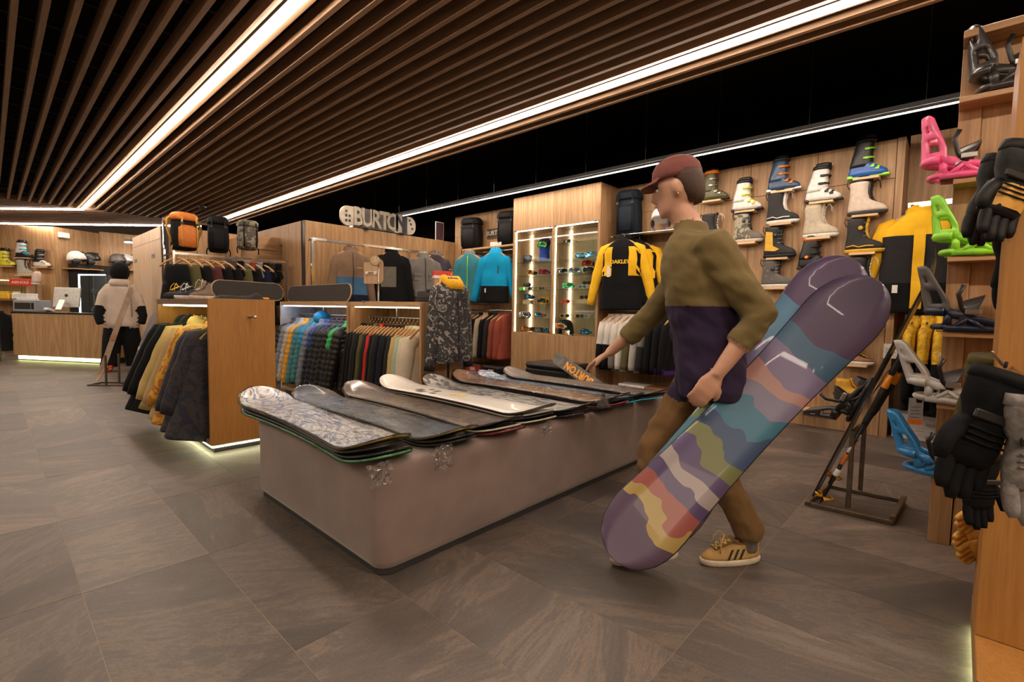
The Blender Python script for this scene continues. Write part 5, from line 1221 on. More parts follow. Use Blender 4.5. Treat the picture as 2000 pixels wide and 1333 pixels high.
# ================================================================ things on top of the gondola and the bays
for (pa,pb,py,x,lb,nm_) in ((413,553,585,1.50,'long dark grip-tape skateboard deck standing on its edge on the gondola','long'),(563,686,588,2.62,'dark grip-tape skateboard deck on its edge on top of the bays','short')):
    a=P(pa,py,x=x) if nm_=='short' else P(pa,580,y=4.55); b=P(pb,py,x=x) if nm_=='short' else P(pb,580,y=4.75)
    if nm_=='long': zt=BZ+.0005; a.z=b.z=zt
    else: zt=VZ+.0005; a.z=b.z=zt
    L=(b-a).length; an=math.atan2((b-a).y,(b-a).x); H=.20 if nm_=='short' else .165
    t=thing('skateboard_deck',lb,'skateboard',((a.x+b.x)/2,(a.y+b.y)/2,zt+H/2+.0),0,'skateboard decks on edge',rot=(0,0,an))
    M=rotm(rx=R(82)); wd=mat('maple_edge',(.50,.36,.20),.5)
    MB().prism(rrect(-L/2,-H/2,L/2,H/2,H*.48,8),-.006,.005,0,M).build('deck',wd,t)
    MB().prism(rrect(-L/2+.004,-H/2+.004,L/2-.004,H/2-.004,H*.47,8),.0052,.0062,0,M).build('grip_tape',mat('grip_tape',(.035,.03,.027),.95,scale=200,var=.3),t)
# shoes and folded garment on the gondola top
gy=4.35
for px,y,rz,lb,kw in ((354,5.25,R(-165),'black low shoe with yellow laces on the gondola top',dict(upper=blkn,sole=RUB,lace=ylace)),(374,5.1,R(-160),'black and white low shoe on the gondola top',dict(upper=blkn,sole=WHITE,lace=WHITE)),(399,4.95,R(-150),'brown suede high shoe on the gondola top',dict(upper=mat('taupe_suede',(.20,.14,.10),.85,bump=.2),sole=crmb,lace=crmb,h=.14))):
    x=P(px,578,y=y).x; shoe(lb,loc=(x,y,BZ+.0005),rz=rz,group='shoes on the gondola top',**kw)
t=thing('folded_shirt','dark folded garment lying on the front edge of the gondola top','garment',(1.36,4.20,BZ+.0005),R(-5))
m=MB(); vs=[];fs=[]; n,k=16,8
for i in range(n+1):
    for j in range(k+1):
        u,v=i/n-.5,j/k-.5; e=min(1,(0.5-abs(u))*8)*min(1,(.5-abs(v))*6); vs.append((u*.38,v*.18,e*(.022+.018*max(0,nz(u*6+2,v*5))+(.03*max(0,1-abs(u-.3)*8)))))
for i in range(n):
    for j in range(k): a=i*(k+1)+j; fs.append((a,a+k+1,a+k+2,a+1))
m.add(vs,fs,0,True); m.build('fabric',cchar,t); MB().box(-.185,-.085,.0005,.185,.085,.004).build('lower_layer',cchar,t)
tag(MB().cbox(-.03,-.02,0,.03,.02,.018,.006).build('orange_tag',oranc,None,(1.52,4.13,BZ+.0005)),'small orange plastic tag on the gondola top edge','tag')
# wooden deck plaques on a stand on the warm bay
sy=3.62; sxx=VX+.12
pp=P(738,560,x=sxx)
t=thing('deck_stand','chrome stand with wooden deck plaques, on top of the low bay','display stand',(sxx,pp.y,VZ+.0005),R(-48))
MB().cbox(-.14,-.07,0,.14,.07,.008,.002).build('base_plate',STEEL,t)
zt=zat(508,738,sxx,pp.y)-VZ; MB().tube([(0,.02,.008),(0,.02,zt*.9)],.008,8).build('pole',CHR,t)
hh=zt-.19
MB().prism(rrect(-.135,-.0,.0,.21,.008,3),0,.012,0,T(0,-.0,zt-.235)@rotm(rx=pi/2)).build('plaque',OAKP,t)
MB().prism(rrect(-.10,.0,.012,.25,.05,5),0,.012,0,T(.035,.03,zt-.235)@rotm(rx=pi/2)).build('plaque',OAKP,t)
MB().prism(rrect(0,-.0,.15,.20,.006,3),0,.012,0,T(.022,.04,zt-.262)@rotm(rx=pi/2)@rotm(ry=R(0))).build('grey_plaque',mat('grey_board',(.13,.12,.10),.7),t)
m=MB(); m.tube([(-.11,-.016,zt-.12),(.01,-.016,zt-.12)],.006,6); m.build('truck_axle',STEEL,t)
for x in (-.10,-.02):
    MB().lathe([(.014,-.010),(.017,0),(.014,.010)],12,0,T(x,-.028,zt-.132)@rotm(rx=pi/2)).build('wheel',WHITE,t)
MB().lathe([(.048,0),(.048,.010),(.04,.012),(0,.012)],24,0,T(-.02,-.013,zt-.01)@rotm(rx=pi/2)).build('round_badge',mat('engraved_wood',(.42,.30,.18),.6,var=.35,scale=60),t)
# shoes at the end of the bay top
shoe('black shoe beside the grey field jacket, on the far bay corner',blkn,RUB,lace=BLK,loc=(VX+.16,3.47,VZ+.0005),rz=R(-80),group='shoes on the bay top')
for k,(px,y) in enumerate(((864,5.2),)):
    t=thing('shoe_box','red and white shoe box behind the floral jacket','box',(P(px,540,y=5.3).x,5.3,P(px,545,y=5.3).z),R(-30)); 
    MB().cbox(-.13,-.09,0,.13,.09,.06,.003).build('body',WHITE,t); MB().cbox(-.133,-.093,.04,.133,.093,.10,.003).build('lid',redb,t)
    tt=t; z=t.location.z
    pl=thing('pedestal','slim oak pedestal carrying the red shoe box','stand',(t.location.x,t.location.y,0),R(-30)); MB().cbox(-.12,-.08,0,.12,.08,z-.0005,.003).build('column',OAK,pl); MB().box(-.1,-.085,.0,.1,-.0805,.06).build('kick_plate',BLK,pl)
# floral jacket on a single stand in front
fp=P(880,548,y=3.24); FXp,FYp=fp.x,fp.y
o,p=shown(880,546,FYp,'dark floral camouflage jacket with yellow lined hood on a single stand',pybot=706,mats=[cfloral],rz=R(8),seed=61,hood=0,hw=.22,ang=.16,sl=.66,th=.09,cuffm=cblk,zipm=BLK,hg=True)
m=MB(); m.loft([[(w*cos(a),.01+d*sin(a)-.02,z+(.0 if sin(a)>-.4 else -.035)) for a in [2*pi*k/14 for k in range(14)]] for z,w,d in ((-.05,.115,.09),(-.01,.125,.095),(.02,.115,.085),(.035,.09,.07),(.03,.06,.045),(.0,.04,.03))],0,True); m.build('yellow_hood_lining',mat('yellow_fleece',(.80,.42,.01),.8,bump=.4),o)
MB().box(-.03,-.104,-.5,.035,-.101,-.06).build('open_front_lining',cyel:=cyel,o) if False else None
st=thing('garment_stand','black single-pole garment stand under the floral jacket','clothes rack',(p.x,p.y+.02,0)); MB().tube([(0,.0,.01),(0,0,p.z-.02)],.010,8).build('pole',BLK,st); MB().lathe([(.16,0),(.16,.008),(0,.012)],24).build('base',BLK,st); MB().tube([(-.12,0,p.z-.03),(.12,0,p.z-.03)],.006,6).build('cross_arm',BLK,st)
# ================================================================ wall right of the case
zr=P(1191,462,x=5.32).z; y1=P(1191,462,x=5.32).y; y0=y1-.98
t=thing('wall_rail','chrome display rail with a shelf above the yellow and black jacket','clothes rack',(5.640,y0,zr)); L=y1-y0
for x in (-.33,-.28): MB().tube([(x,0,0),(x,L,0)],.009,8).build('rail',CHR,t)
MB().cbox(-.26,0,-.01,-.0005,L,.008,.002).build('wall_shelf_plate',CHR,t)
for y in (.04,L-.04): MB().box(-.335,y-.008,-.012,-.001,y+.008,.0).build('rail_bracket',CHR,t)
for px,lb,kw in ((1246,'second yellow and black anorak behind the first, right of the case',dict(x=5.42,py=475,pb=598,seed=72)),(1216,'yellow and black anorak with chest lettering, hanging right of the eyewear case',dict(x=5.30,py=470,pb=606,seed=71))):
    o,p=shownx(px,kw['py'],kw['x'],lb,kw['pb'],mats=[cblk,cblk],rz=R(-74),seed=kw['seed'],hood=1,hw=.27,ang=.30,sl=.70,th=.09)
    for ch_ in o.children:
        if ch_.name.startswith('sleeve'): ch_.data.materials[0]=cyel; ch_.data.materials[1]=cyel
    for s in (-1,1):
        i=0; rgx,zsx=torso_rings(.7,.27,.09,0,kw['seed'],1.08,18,(),1.0)
        m=MB(); vs=[];fs=[]; rows=[k for k in range(len(zsx)) if .07<=-zsx[k]<=.44]
        for k in rows:
            r=[q for q in rgx[k] if q[1]<=.002 and q[0]*s>=0]; r=sorted(r,key=lambda q:abs(q[0]))
            inn=.105+max(0,(.14+zsx[k]))*-.2
            pts=[]
            for u in (0,.33,.66,1):
                xx=inn+(abs(r[-1][0])-inn)*u
                # interpolate y on the ring
                for aa,bb in zip(r[:-1],r[1:]):
                    if abs(aa[0])<=xx<=abs(bb[0])+1e-6: yy=aa[1]+(bb[1]-aa[1])*(xx-abs(aa[0]))/max(1e-6,abs(bb[0])-abs(aa[0])); break
                else: yy=r[-1][1]
                pts.append((s*xx,yy-.004,zsx[k]))
            vs+=pts
        for a_ in range(len(rows)-1):
            for b_ in range(3): fs.append((a_*4+b_,a_*4+b_+1,(a_+1)*4+b_+1,(a_+1)*4+b_))
        m.add(vs,fs,0,True); m.build('side_panel',cyel,o)
    if 'first' not in lb:
        text('ORBIT' if False else 'OAKLEY',.062,mat('yellow_ink',(.75,.50,.02),.6),o,T(0,-.112,-.27)@rotm(rx=pi/2),name='chest_lettering',bold=.002,sx=1.05)
        MB().box(-.15,-.125,-.45,-.11,-.120,-.32).build('price_tag',PAPER,o)
zl=P(1190,606,x=5.36).z
t=thing('wall_rail','low chrome rail with white and black jackets, right of the case','clothes rack',(5.640,y0,zl)); MB().tube([(-.28,0,0),(-.28,L,0)],.010,8).build('rail',CHR,t)
for y in (.04,L-.04): MB().box(-.285,y-.006,-.006,-.0005,y+.006,.006).build('rail_bracket',CHR,t)
rc=[('white and black',[cwht,cblk]),('white',[cwht,cblk]),('off-white',[cwht,cgry]),('white flecked',[cwht,cwht]),('olive dark',[colv,colv]),('pale grey',[C('pale_grey',.40,.38,.35)]*2),('grey and charcoal',[cgry,cchar]),('black',[cblk]*2),('deep purple-hemmed black',[cblk,cpur]),('purple-hemmed black',[cblk,cpur])]
for i,(n_,c_) in enumerate(rc):
    y=y1-.07-i*.092
    o=jacket(f'{n_} jacket on the low rail right of the eyewear case'+(', nearest the case' if i==0 else ''),c_,h=.66,loc=(5.36,y,zl-.085),rz=R(-20),group='jackets on the low rail right of the case',seed=80+i,th=.032,n=14,hood=2,ang=.16,hw=.21,sl=.52,block=.36 if i<8 else .6)
    hanger(None,f'orange-wood hanger of the {n_} jacket on the low rail','hangers on the low rail right of the case',(5.36,y,zl-.09),R(-20))
p=P(1224,456,x=5.45); backpack('dark navy backpack hanging on the wall right of the eyewear case',npk,npk,bpk,(5.50,p.y,zr+.0095),R(-85),h=(zat(372,1224,5.5,p.y)-zr)/1.09,w=.15,d=.11,group='wall backpacks')
p=P(1288,446,x=5.46); hl=helmet('white and black helmet with a blue strap on the chrome shelf',WHITE,(5.48,p.y,zr+.14),R(-80),strap=mat('blue_strap',(.02,.06,.4),.5))
p=P(1420,560,x=5.45)
for k,(px,x_,n_,m_) in enumerate(((1236,5.35,'white',PAPER),(1262,5.35,'brown',brnl),(935,5.4,'grey',cgry),(958,5.4,'red',redb),(985,5.4,'dark',cchar))):
    if k<2: yy=2.86-.36*k
    else: yy=6.15-.42*(k-2)
    for j in range(2):
        t=thing('shoe_box',f"{n_} shoe box under the low {'right' if k<2 else 'left'} row of jackets, {['lower','upper'][j]}",'box',(x_,yy,.1255*j+.0005),0,'shoe boxes under the jackets'); MB().cbox(-.12,-.17,0,.12,.17,.095,.003).build('body',m_,t); MB().cbox(-.124,-.174,.0955,.124,.174,.125,.002).build('lid',[PAPER,cgry][j] if k>1 else m_,t); MB().box(-.1215,-.06,.02,-.1205,.06,.07).build('size_label',PAPER if m_ is not PAPER else cgry,t)
# ================================================================ recess bay with yellow and black jacket
zz=P(1800,402,x=5.72).z; ya=.40; yb=-1.3
t=thing('recess_rail','chrome outrigger rail in the recess beside the boot wall','clothes rack',(6.05,yb,zz)); L=ya-yb
MB().box(-.36,0,-.012,-.33,L,.03).build('rail',CHR,t)
for y in (.02,L-.03): MB().box(-.36,y-.012,-.02,0,y+.012,.012).build('arm',CHR,t)
MB().box(-.02,L-.05,-1.2,-.0005,L-.01,.05).build('upright',CHR,t)
for z in (-.08,-.3,-.5,-.8): MB().lathe([(.022,-.004),(.026,0),(.022,.004)],14,0,T(-.024,L-.03,z)@rotm(ry=pi/2)).build('hole_ring',STEEL,t)
p=P(1797,417,x=5.66)
o=jacket('yellow and black shell jacket with yellow centre stripe, in the recess at right',[cyel,cchar,cblk],h=p.z-zat(612,1797,5.66,p.y),loc=p,rz=R(-82),group='recess garments',seed=91,hood=1,hw=.29,th=.10,ang=.26,sl=.74,block=[.20,.62],sblock=9,hemm=cyel)
rgx,zsx=torso_rings(.85,.29,.10,0,91,1.08,18,[.20,.62],1.0)
m=MB(); vs=[];fs=[]; rows=[k for k in range(len(zsx)) if -zsx[k]>.10]
for k in rows:
    yy=min(q[1] for q in rgx[k])-.004; vs+=[(-.04,yy,zsx[k]),(.04,yy,zsx[k])]
for k in range(len(rows)-1): fs.append((2*k,2*k+1,2*k+3,2*k+2))
m.add(vs,fs,0,True); m.build('centre_stripe',cyel,o)
MB().box(-.17,-.124,-.71,-.13,-.119,-.64).build('white_logo',WHITE,o)
hanger(None,'pale wooden hanger of the yellow and black shell jacket','recess hangers',(p.x,p.y,p.z-.01),R(-82),wm=OAKP)
zl=P(1790,612,x=5.70).z
t=thing('recess_rail','low black rail with ski trousers in the recess','clothes rack',(6.05,yb,zl)); MB().tube([(-.33,0,0),(-.33,L,0)],.009,8).build('rail',BLK,t)
for y in (.03,L-.03): MB().box(-.335,y-.006,-.006,-.0005,y+.006,.006).build('arm',BLK,t)
ycam=splotch('yellow_leaf_print',[(.62,.36,.01),(.70,.42,.02),(.50,.28,.01),(.10,.08,.02)],10,.8,dist=2)
cred3=C('bright_red_cloth',.75,.015,.01)
for i,(n_,a,b) in enumerate((('yellow patterned',ycam,cblk),('yellow patterned',ycam,cblk),('yellow patterned',ycam,cblk),('yellow patterned',ycam,cchar),('yellow patterned',ycam,cblk),('yellow and black',ycam,cblk),('bright red',cred3,cblk),('black',cblk,cblk),('black',cblk,cblk))):
    y=.30-i*.10
    o=jacket(f"{n_} ski jacket on the low rail in the recess{', '+['at the boot wall end','second from the boot wall','third','fourth','fifth','sixth','','next to the red one','last'][i] if n_!='bright red' else ''}",[a,b],h=.80,loc=(5.66,y,zl-.06),rz=R(-5),group='ski jackets on the low recess rail',seed=100+i,th=.04,n=14,hood=2,ang=.12,hw=.22,sl=.6,block=.34,sblock=.36)
    hanger(None,f'hanger of the {n_} recess jacket '+['by the boot wall','second','third','fourth','fifth','sixth','red','after red','last'][i],'recess hangers',(5.66,y,zl-.09),R(-5),wm=BLK)
# white shoe boxes
k=0
for col_,(px,n_) in enumerate(((1730,2),(1790,3),(1843,2))):
    p=P(px,851,z=0)
    for j in range(n_):
        k+=1; W_=.33; o=thing('shoe_box',f"white shoe box on the recess floor, {['left','middle','right'][col_]} stack, {['bottom','second','top'][j]}",'box',(5.86,.44-.20-.355*col_,.1155*j+.0005),0,'white shoe boxes')
        MB().cbox(-.13,-.172,0,.13,.172,.085,.002).build('body',mat('white_box_card',(.66,.62,.60),.6),o); MB().cbox(-.134,-.175,.086,.134,.175,.114,.002).build('lid',MC['white_box_card'],o)
        MB().box(-.1315,-.15,.02,-.1305,-.07,.05).build('size_label',mat('label_grey',(.35,.33,.32),.6),o)
p=P(1788,775,x=4.9)
# ================================================================ ski stand
fr=[(3.24,.60),(3.70,.57),(3.72,.19),(3.27,.21)]
t=thing('ski_stand','raw steel floor stand of square tube holding skis and poles','stand',(3.24,.6,0))
q=lambda v:(v[0]-3.24,v[1]-.6)
def bar(a,b,z0=.013,r=.012,mt=RAWST,nm='tube'):
    a=Vector((*q(a),z0)) if len(a)==2 else Vector((a[0]-3.24,a[1]-.6,a[2])); b=Vector((*q(b),z0)) if len(b)==2 else Vector((b[0]-3.24,b[1]-.6,b[2]))
    d=b-a; M=T(*a)@d.to_track_quat('X','Z').to_matrix().to_4x4(); MB().cbox(0,-r,-r,d.length,r,r,.002,0,M).build(nm,mt,t)
bar(fr[0],fr[1]); bar((3.25,.585),(3.275,.20)); bar((3.69,.56),(3.71,.20)); bar(fr[2],fr[3])
bar((3.27,.205,.037),(3.72,.185,.037)); 
bar((3.315,.41,.026),(3.315,.41,.47)); bar((3.70,.40,.026),(3.70,.40,.47)); bar((3.315,.41,.458),(3.70,.40,.458),nm='top_bar')
# board pair leaning in the stand, seen on edge
A=Vector((3.42,.585,.03)); Tp=P(1850,487,x=3.46); d=(Tp-A); Ls=d.length; d.normalize()
wx=Vector((.93,.0,0))-d*(d.x*.93); wx.normalize(); nn=wx.cross(d)
if nn.z<0: nn=-nn; 
def frame_at(o,org): o.matrix_world=Matrix(((wx.x,d.x,nn.x,org.x),(wx.y,d.y,nn.y,org.y),(wx.z,d.z,nn.z,org.z),(0,0,0,1)))
blkgr=splotch('black_board_print',[(.02,.02,.022),(.012,.012,.012),(.05,.045,.04)],10,.35,coat=.3)
for s,lb,mt_ in ((-1,'left half of the black touring splitboard in the steel stand',blkgr),(1,'right half of the black touring splitboard in the steel stand',blkgr)):
    t=thing('splitboard',lb,'splitboard',(0,0,0),0,'splitboard halves'); frame_at(t,A+wx*(s*.068)+nn*.0)
    m=MB(); rg=[]
    for k in range(25):
        v=k/24; w=.062*(1 if .1<v<.9 else max(.25,1-((abs(v-.5)-.4)/.1)**2*.8)); z=.0+.05*max(0,(v-.88)/.12)**2; rg.append([(-w,v*Ls,z),(w,v*Ls,z),(w,v*Ls,z+.011),(-w,v*Ls,z+.011)])
    m.loft(rg,0,False); m.build('half_deck',mt_,t)
    MB().box(-.062,Ls*.25,.0112,.062,Ls*.32,.0120).build('orange_band',oranb,t)
t=binding('black and grey strap binding mounted on the leaning splitboard','x' and BLK,gmet,gmet,(0,0,0),hh=.24,lean=.35,group='splitboard bindings')
c0=A+d*(Ls*.40)+nn*.0125
ax=(-d*.98+nn*.0).normalized(); 
# toe points up the board
ux=d; uz=nn; uy=uz.cross(ux)
t.matrix_world=Matrix(((ux.x,uy.x,uz.x,c0.x),(ux.y,uy.y,uz.y,c0.y),(ux.z,uy.z,uz.z,c0.z),(0,0,0,1)))
# poles
def pole(a,b,lb,grip=.0):
    a=Vector(a);b=Vector(b);d=b-a; t=thing('ski_pole',lb,'ski pole',a,0,'touring poles in the stand'); t.rotation_mode='QUATERNION'; t.rotation_quaternion=d.to_track_quat('Z','Y'); L=d.length
    MB().tube([(0,0,.0),(0,0,.06),(0,0,L*.78)],[.003,.008,.0095],8).build('shaft',mat('black_alu',(.02,.02,.02),.3,metal=.5),t)
    MB().lathe([(.010,L*.28),(.0105,L*.30),(.0105,L*.33),(.010,L*.35)],10).build('orange_band',oranb,t); MB().lathe([(.0102,L*.36),(.0102,L*.40)],10).build('white_band',WHITE,t)
    MB().lathe([(.014,L*.20),(.017,L*.21),(.017,L*.235),(.014,L*.245)],10).build('clamp',WHITE,t)
    MB().lathe([(.012,L*.55),(.015,L*.58),(.013,L*.70),(.016,L*.78)],10).build('lower_grip',mat('black_foam',(.015,.015,.015),.9,bump=.4,scale=120),t)
    MB().lathe([(.016,L*.78),(.019,L*.79),(.017,L*.83),(.013,L*.86)],10).build('orange_grip',mat('orange_grip',(.85,.30,.02),.5),t)
    MB().lathe([(.013,L*.86),(.016,L*.88),(.017,L*.96),(.02,L*.98),(.0,L)],10).build('handle',BLK,t)
    for k in range(4):
        a_=k*pi/2+.4; MB().tube([(.008*cos(a_),.008*sin(a_),.05),(.035*cos(a_),.035*sin(a_),.045),(.048*cos(a_),.048*sin(a_),.06),(.042*cos(a_+.5),.042*sin(a_+.5),.062)],.006,6).build('basket_arm',mat('amber_plastic',(.80,.38,.02),.4),t)
    MB().tube([(.015,0,L*.95),(.05,.02,L*.85),(.04,.03,L*.72),(.015,.01,L*.86)],.006,5,0,None,.3,(0,1,0)).build('wrist_strap',BLK,t)
pole(P(1601,985,x=3.30),P(1765,688,x=3.33),'touring pole with orange grip and amber basket, nearer one in the stand')
pole(P(1618,945,x=3.42),P(1782,690,x=3.45),'touring pole with amber basket behind the nearer one')
# large grey card tag hanging from the board by a string
p=P(1790,778,x=5.40); t=tagcard(p,'large grey card tag with print, hanging near the white boxes',.11,.23,R(-60),mat('grey_card',(.33,.31,.29),.7)); MB().box(-.055,-.0022,-.23,.055,-.0012,-.185).build('orange_strip',oranb,t); MB().tube([(0,0,0),(.02,-.01,.20)],.0015,4).build('string',WHITE,t)
for px,py,x,lb in ((1740,672,5.42,'white hang tag with a round logo below the yellow jackets'),(1848,690,5.42,'white hang tag on the black trousers beside the grey binding')):
    tagcard(P(px,py,x=x),lb,.10,.13,R(-75))
# ================================================================ far left: counter, mannequin, back wall
ca,cb=Vector((.30,13.30,0)),Vector((1.47,11.41,0)); cd=(cb-ca).normalized(); ct=Vector((-cd.y,cd.x,0)); 
if ct.dot(Vector((1,1,0)))<0: ct=-ct
CL=(cb-ca).length; can=math.atan2(cd.y,cd.x); CZ=.93
t=thing('shop_counter','long oak shop counter with a yellow-lit plinth at the far left','counter',ca,can)
MB().cbox(0,0,.10,CL,.5,CZ-.03,.003).build('front_body',OAK,t); MB().cbox(-.01,-.01,CZ-.0295,CL+.01,.52,CZ,.003).build('worktop',BLK,t)
MB().box(.05,.06,0,CL-.05,.46,.10).build('recessed_plinth',BLK,t); MB().box(.06,.040,.02,CL-.06,.058,.085).build('plinth_light',LEDY,t)
for k in (1,2): MB().box(CL*k/3-.002,-.0012,.11,CL*k/3+.002,-.0002,CZ-.032).build('joint',EDGE,t)
def onc(px,py=608,back=.22):   # point on the counter top seen at pixel column px
    p=P(px,py,z=CZ) ; d=ray(px,660); o=ca+ct*back; # intersect vertical plane through o along cd
    n=ct; tt=(o.x*n.x+o.y*n.y)/(d.x*n.x+d.y*n.y); return Vector((d.x*tt,d.y*tt,CZ+.0005))
p=onc(66,back=.15); t=thing('cash_printer','grey receipt machine with a dark window on the counter','machine',p,can); MB().cbox(-.27,-.14,0,.27,.14,.22,.01).build('body',mat('grey_steel_paint',(.25,.25,.26),.4),t); MB().cbox(-.22,-.146,.05,.16,-.1405,.17,.003).build('dark_window',mat('dark_glass',(.02,.02,.02),.1,coat=.5),t); MB().cbox(.18,-.146,.05,.24,-.1405,.17,.003).build('button_panel',BLK,t)
p=onc(130,back=.20); t=thing('desktop_computer','slim aluminium all-in-one computer seen from behind on the counter','computer',p,can+R(14)); al=mat('aluminium',(.62,.60,.58),.35,metal=.4)
MB().cbox(-.24,-.01,.10,.24,.025,.48,.006,0,rotm(rx=R(-8))).build('display_body',al,t); MB().prism([(-.07,-.12),(.07,-.12),(.06,.05),(-.06,.05)],0,.008).build('foot',al,t)
MB().cbox(-.055,-.105,.008,.055,-.095,.22,.003,0,T(0,-.02,0)@rotm(rx=R(-28))).build('stand',al,t)
ap=MB(); o=[(.026*cos(a)*(1+.08*cos(2*a)),.028*sin(a)) for a in [2*pi*k/20 for k in range(20)]]; o=[q for q in o if not(q[0]>.015 and abs(q[1]-.004)<.010)]
ap.prism(o,0,.0012,0,T(0,-.002+.030,.325)@rotm(rx=R(82))); ap.build('fruit_logo',BLK,t); t.children[-1].location=(0,-.052,0)
p=onc(97,back=.12); t=thing('card_reader','small white card terminal on the counter left of the computer','terminal',p,can); MB().cbox(-.05,-.07,0,.05,.07,.05,.01,0,rotm(rx=R(-20))@T(0,0,.02)).build('body',WHITE,t); MB().cbox(-.035,-.05,.071,.035,0,.073,.001,0,rotm(rx=R(-20))).build('keypad',BLK,t)
p=onc(63,back=.62)
boxes=[(60,'white paper box stack on the counter, lowest box',.30,.14,0),(62,'white paper box stack on the counter, middle box',.26,.12,.1405),(66,'white paper box stack on the counter, top box',.22,.09,.261)]
t0=onc(58,back=.36)
for px,lb,w,h,z in boxes:
    t=thing('paper_box',lb,'box',t0+Vector((0,0,z)),can,'white boxes on the counter'); MB().cbox(-w/2,-.1,0,w/2,.1,h*.7,.003).build('body',PAPER,t); MB().cbox(-w/2-.004,-.104,h*.7+.0005,w/2+.004,.104,h,.003).build('lid',WHITE,t)
# back wall things; W1 runs (-2.2,18.2)-(1.09,15.36)
w0=Vector((-2.2,18.2,0)); w1=Vector((1.09,15.36,0)); wd=(w1-w0).normalized(); wn=Vector((wd.y,-wd.x,0)); wan=math.atan2(wd.y,wd.x)
if wn.y>0: wn=-wn
def onw(px,py,off=.15,a=w0,n=None):
    n=n or wn; d=ray(px,py); o=a+n*off; tt=(o.x*n.x+o.y*n.y)/(d.x*n.x+d.y*n.y); return Vector((0,0,CAMH))+d*tt
for px,py,kd,lb,kw in ((14,520,'ski','lime yellow ski boot on the back wall, far left',dict(shell=cyl,cuff=cyl,strap=BLK)),(47,504,'ski','black and white ski boot, top of the back wall shelves',dict(shell=BLK,cuff=wsh,strap=BLK,buckle=cyanp)),(49,538,'sb','pale grey snowboard boot under the black and white ski boot',dict(shell=mat('pale_grey_canvas',(.42,.41,.36),.7),sole=crmb,lace=WHITE)),(82,522,'ski','white ski boot with black shell, rightmost on the back wall',dict(shell=wsh,cuff=BLK,buckle=STEEL))):
    p=onw(px,py,.12); s_=thing('wall_shelf','pale shelf under the '+' '.join(lb.split()[:7]).rstrip(','),'shelf',(p.x,p.y,p.z),wan,'shelves on the back wall'); MB().cbox(-.14,-.10,-.022,.16,.108,0,.003).build('board',SHW,s_)
    o=(ski_boot if kd=='ski' else snowboard_boot)(lb,loc=(p.x,p.y,p.z+.0005),rz=wan+R(0),group='boots on the back wall',**kw); o.scale=(1.15,1.15,1.15)
# shelf unit with yellow goods
p=onw(22,585,.35); t=thing('shelf_unit','lit back wall shelf with yellow goods at the left edge','shelf',(p.x,p.y,0),wan); zs=p.z
MB().cbox(-.9,-.2,zs-.03,.55,.2,zs,.003).build('board',EDGE,t); MB().cbox(-.9,-.2,zs+.42,.50,.2,zs+.45,.003).build('upper_board',OAKX,t); MB().box(-.88,.17,0,.5,.2,zs-.031).build('back_panel',OAK,t); MB().box(-.85,-.17,zs+.405,.45,-.15,zs+.4195).build('shelf_light',LEDY,t)
for x in (-.88,.48): MB().box(x-.01,-.19,0,x+.01,.169,zs-.031).build('side',OAK,t)
for x in (-.88,.47): MB().box(x-.01,-.19,zs+.0005,x+.01,.19,zs+.4195).build('side',OAK,t)
for k in range(3):
    q=Vector((p.x,p.y,zs+.0005))+wd*(-.35+.28*k); o=thing('folded_gear',['yellow folded item on the lit shelf, left','yellow folded item on the lit shelf, centre','white carton on the lit shelf, right'][k],'goods',q,wan); MB().cbox(-.12,-.12,0,.12,.12,.14,.02).build('body',[cyl,yelb,WHITE][k],o); MB().cbox(-.10,-.10,.1405,.10,.10,.17,.012).build('top_layer',[limeb,yelb,PAPER][k],o)
# red box with lettering and a moulded neck piece
p=onw(41,553,.55); t=thing('red_display','red display header with white lettering above the white boxes','sign',p,wan); MB().cbox(-.22,-.02,-.06,.22,.02,.08,.003).build('board',redb,t); text('AIRHOLE',.085,WHITE,t,T(0,-.0215,.01)@rotm(rx=pi/2)); MB().box(-.01,-.01,-p.z+.0005,.01,.01,-.0605).build('post',STEEL,t)
p=onw(70,552,.60); t=thing('face_mask','beige moulded neck warmer beside the red header','neck warmer',p,wan); MB().loft([[(w*.7*cos(a)+z*.15,w*.6*sin(a),z) for a in [2*pi*k/14 for k in range(14)]] for z,w in ((-.02,.13),(.05,.11),(.12,.12),(.20,.11),(.24,.06))],0,True).build('fabric',mat('blush_fabric',(.55,.42,.34),.8),t); MB().lathe([(.08,-.04),(.08,-.02)],14).build('ring',WHITE,t); MB().box(-.01,-.01,-p.z+.0005,.01,.01,-.0405).build('post',STEEL,t)
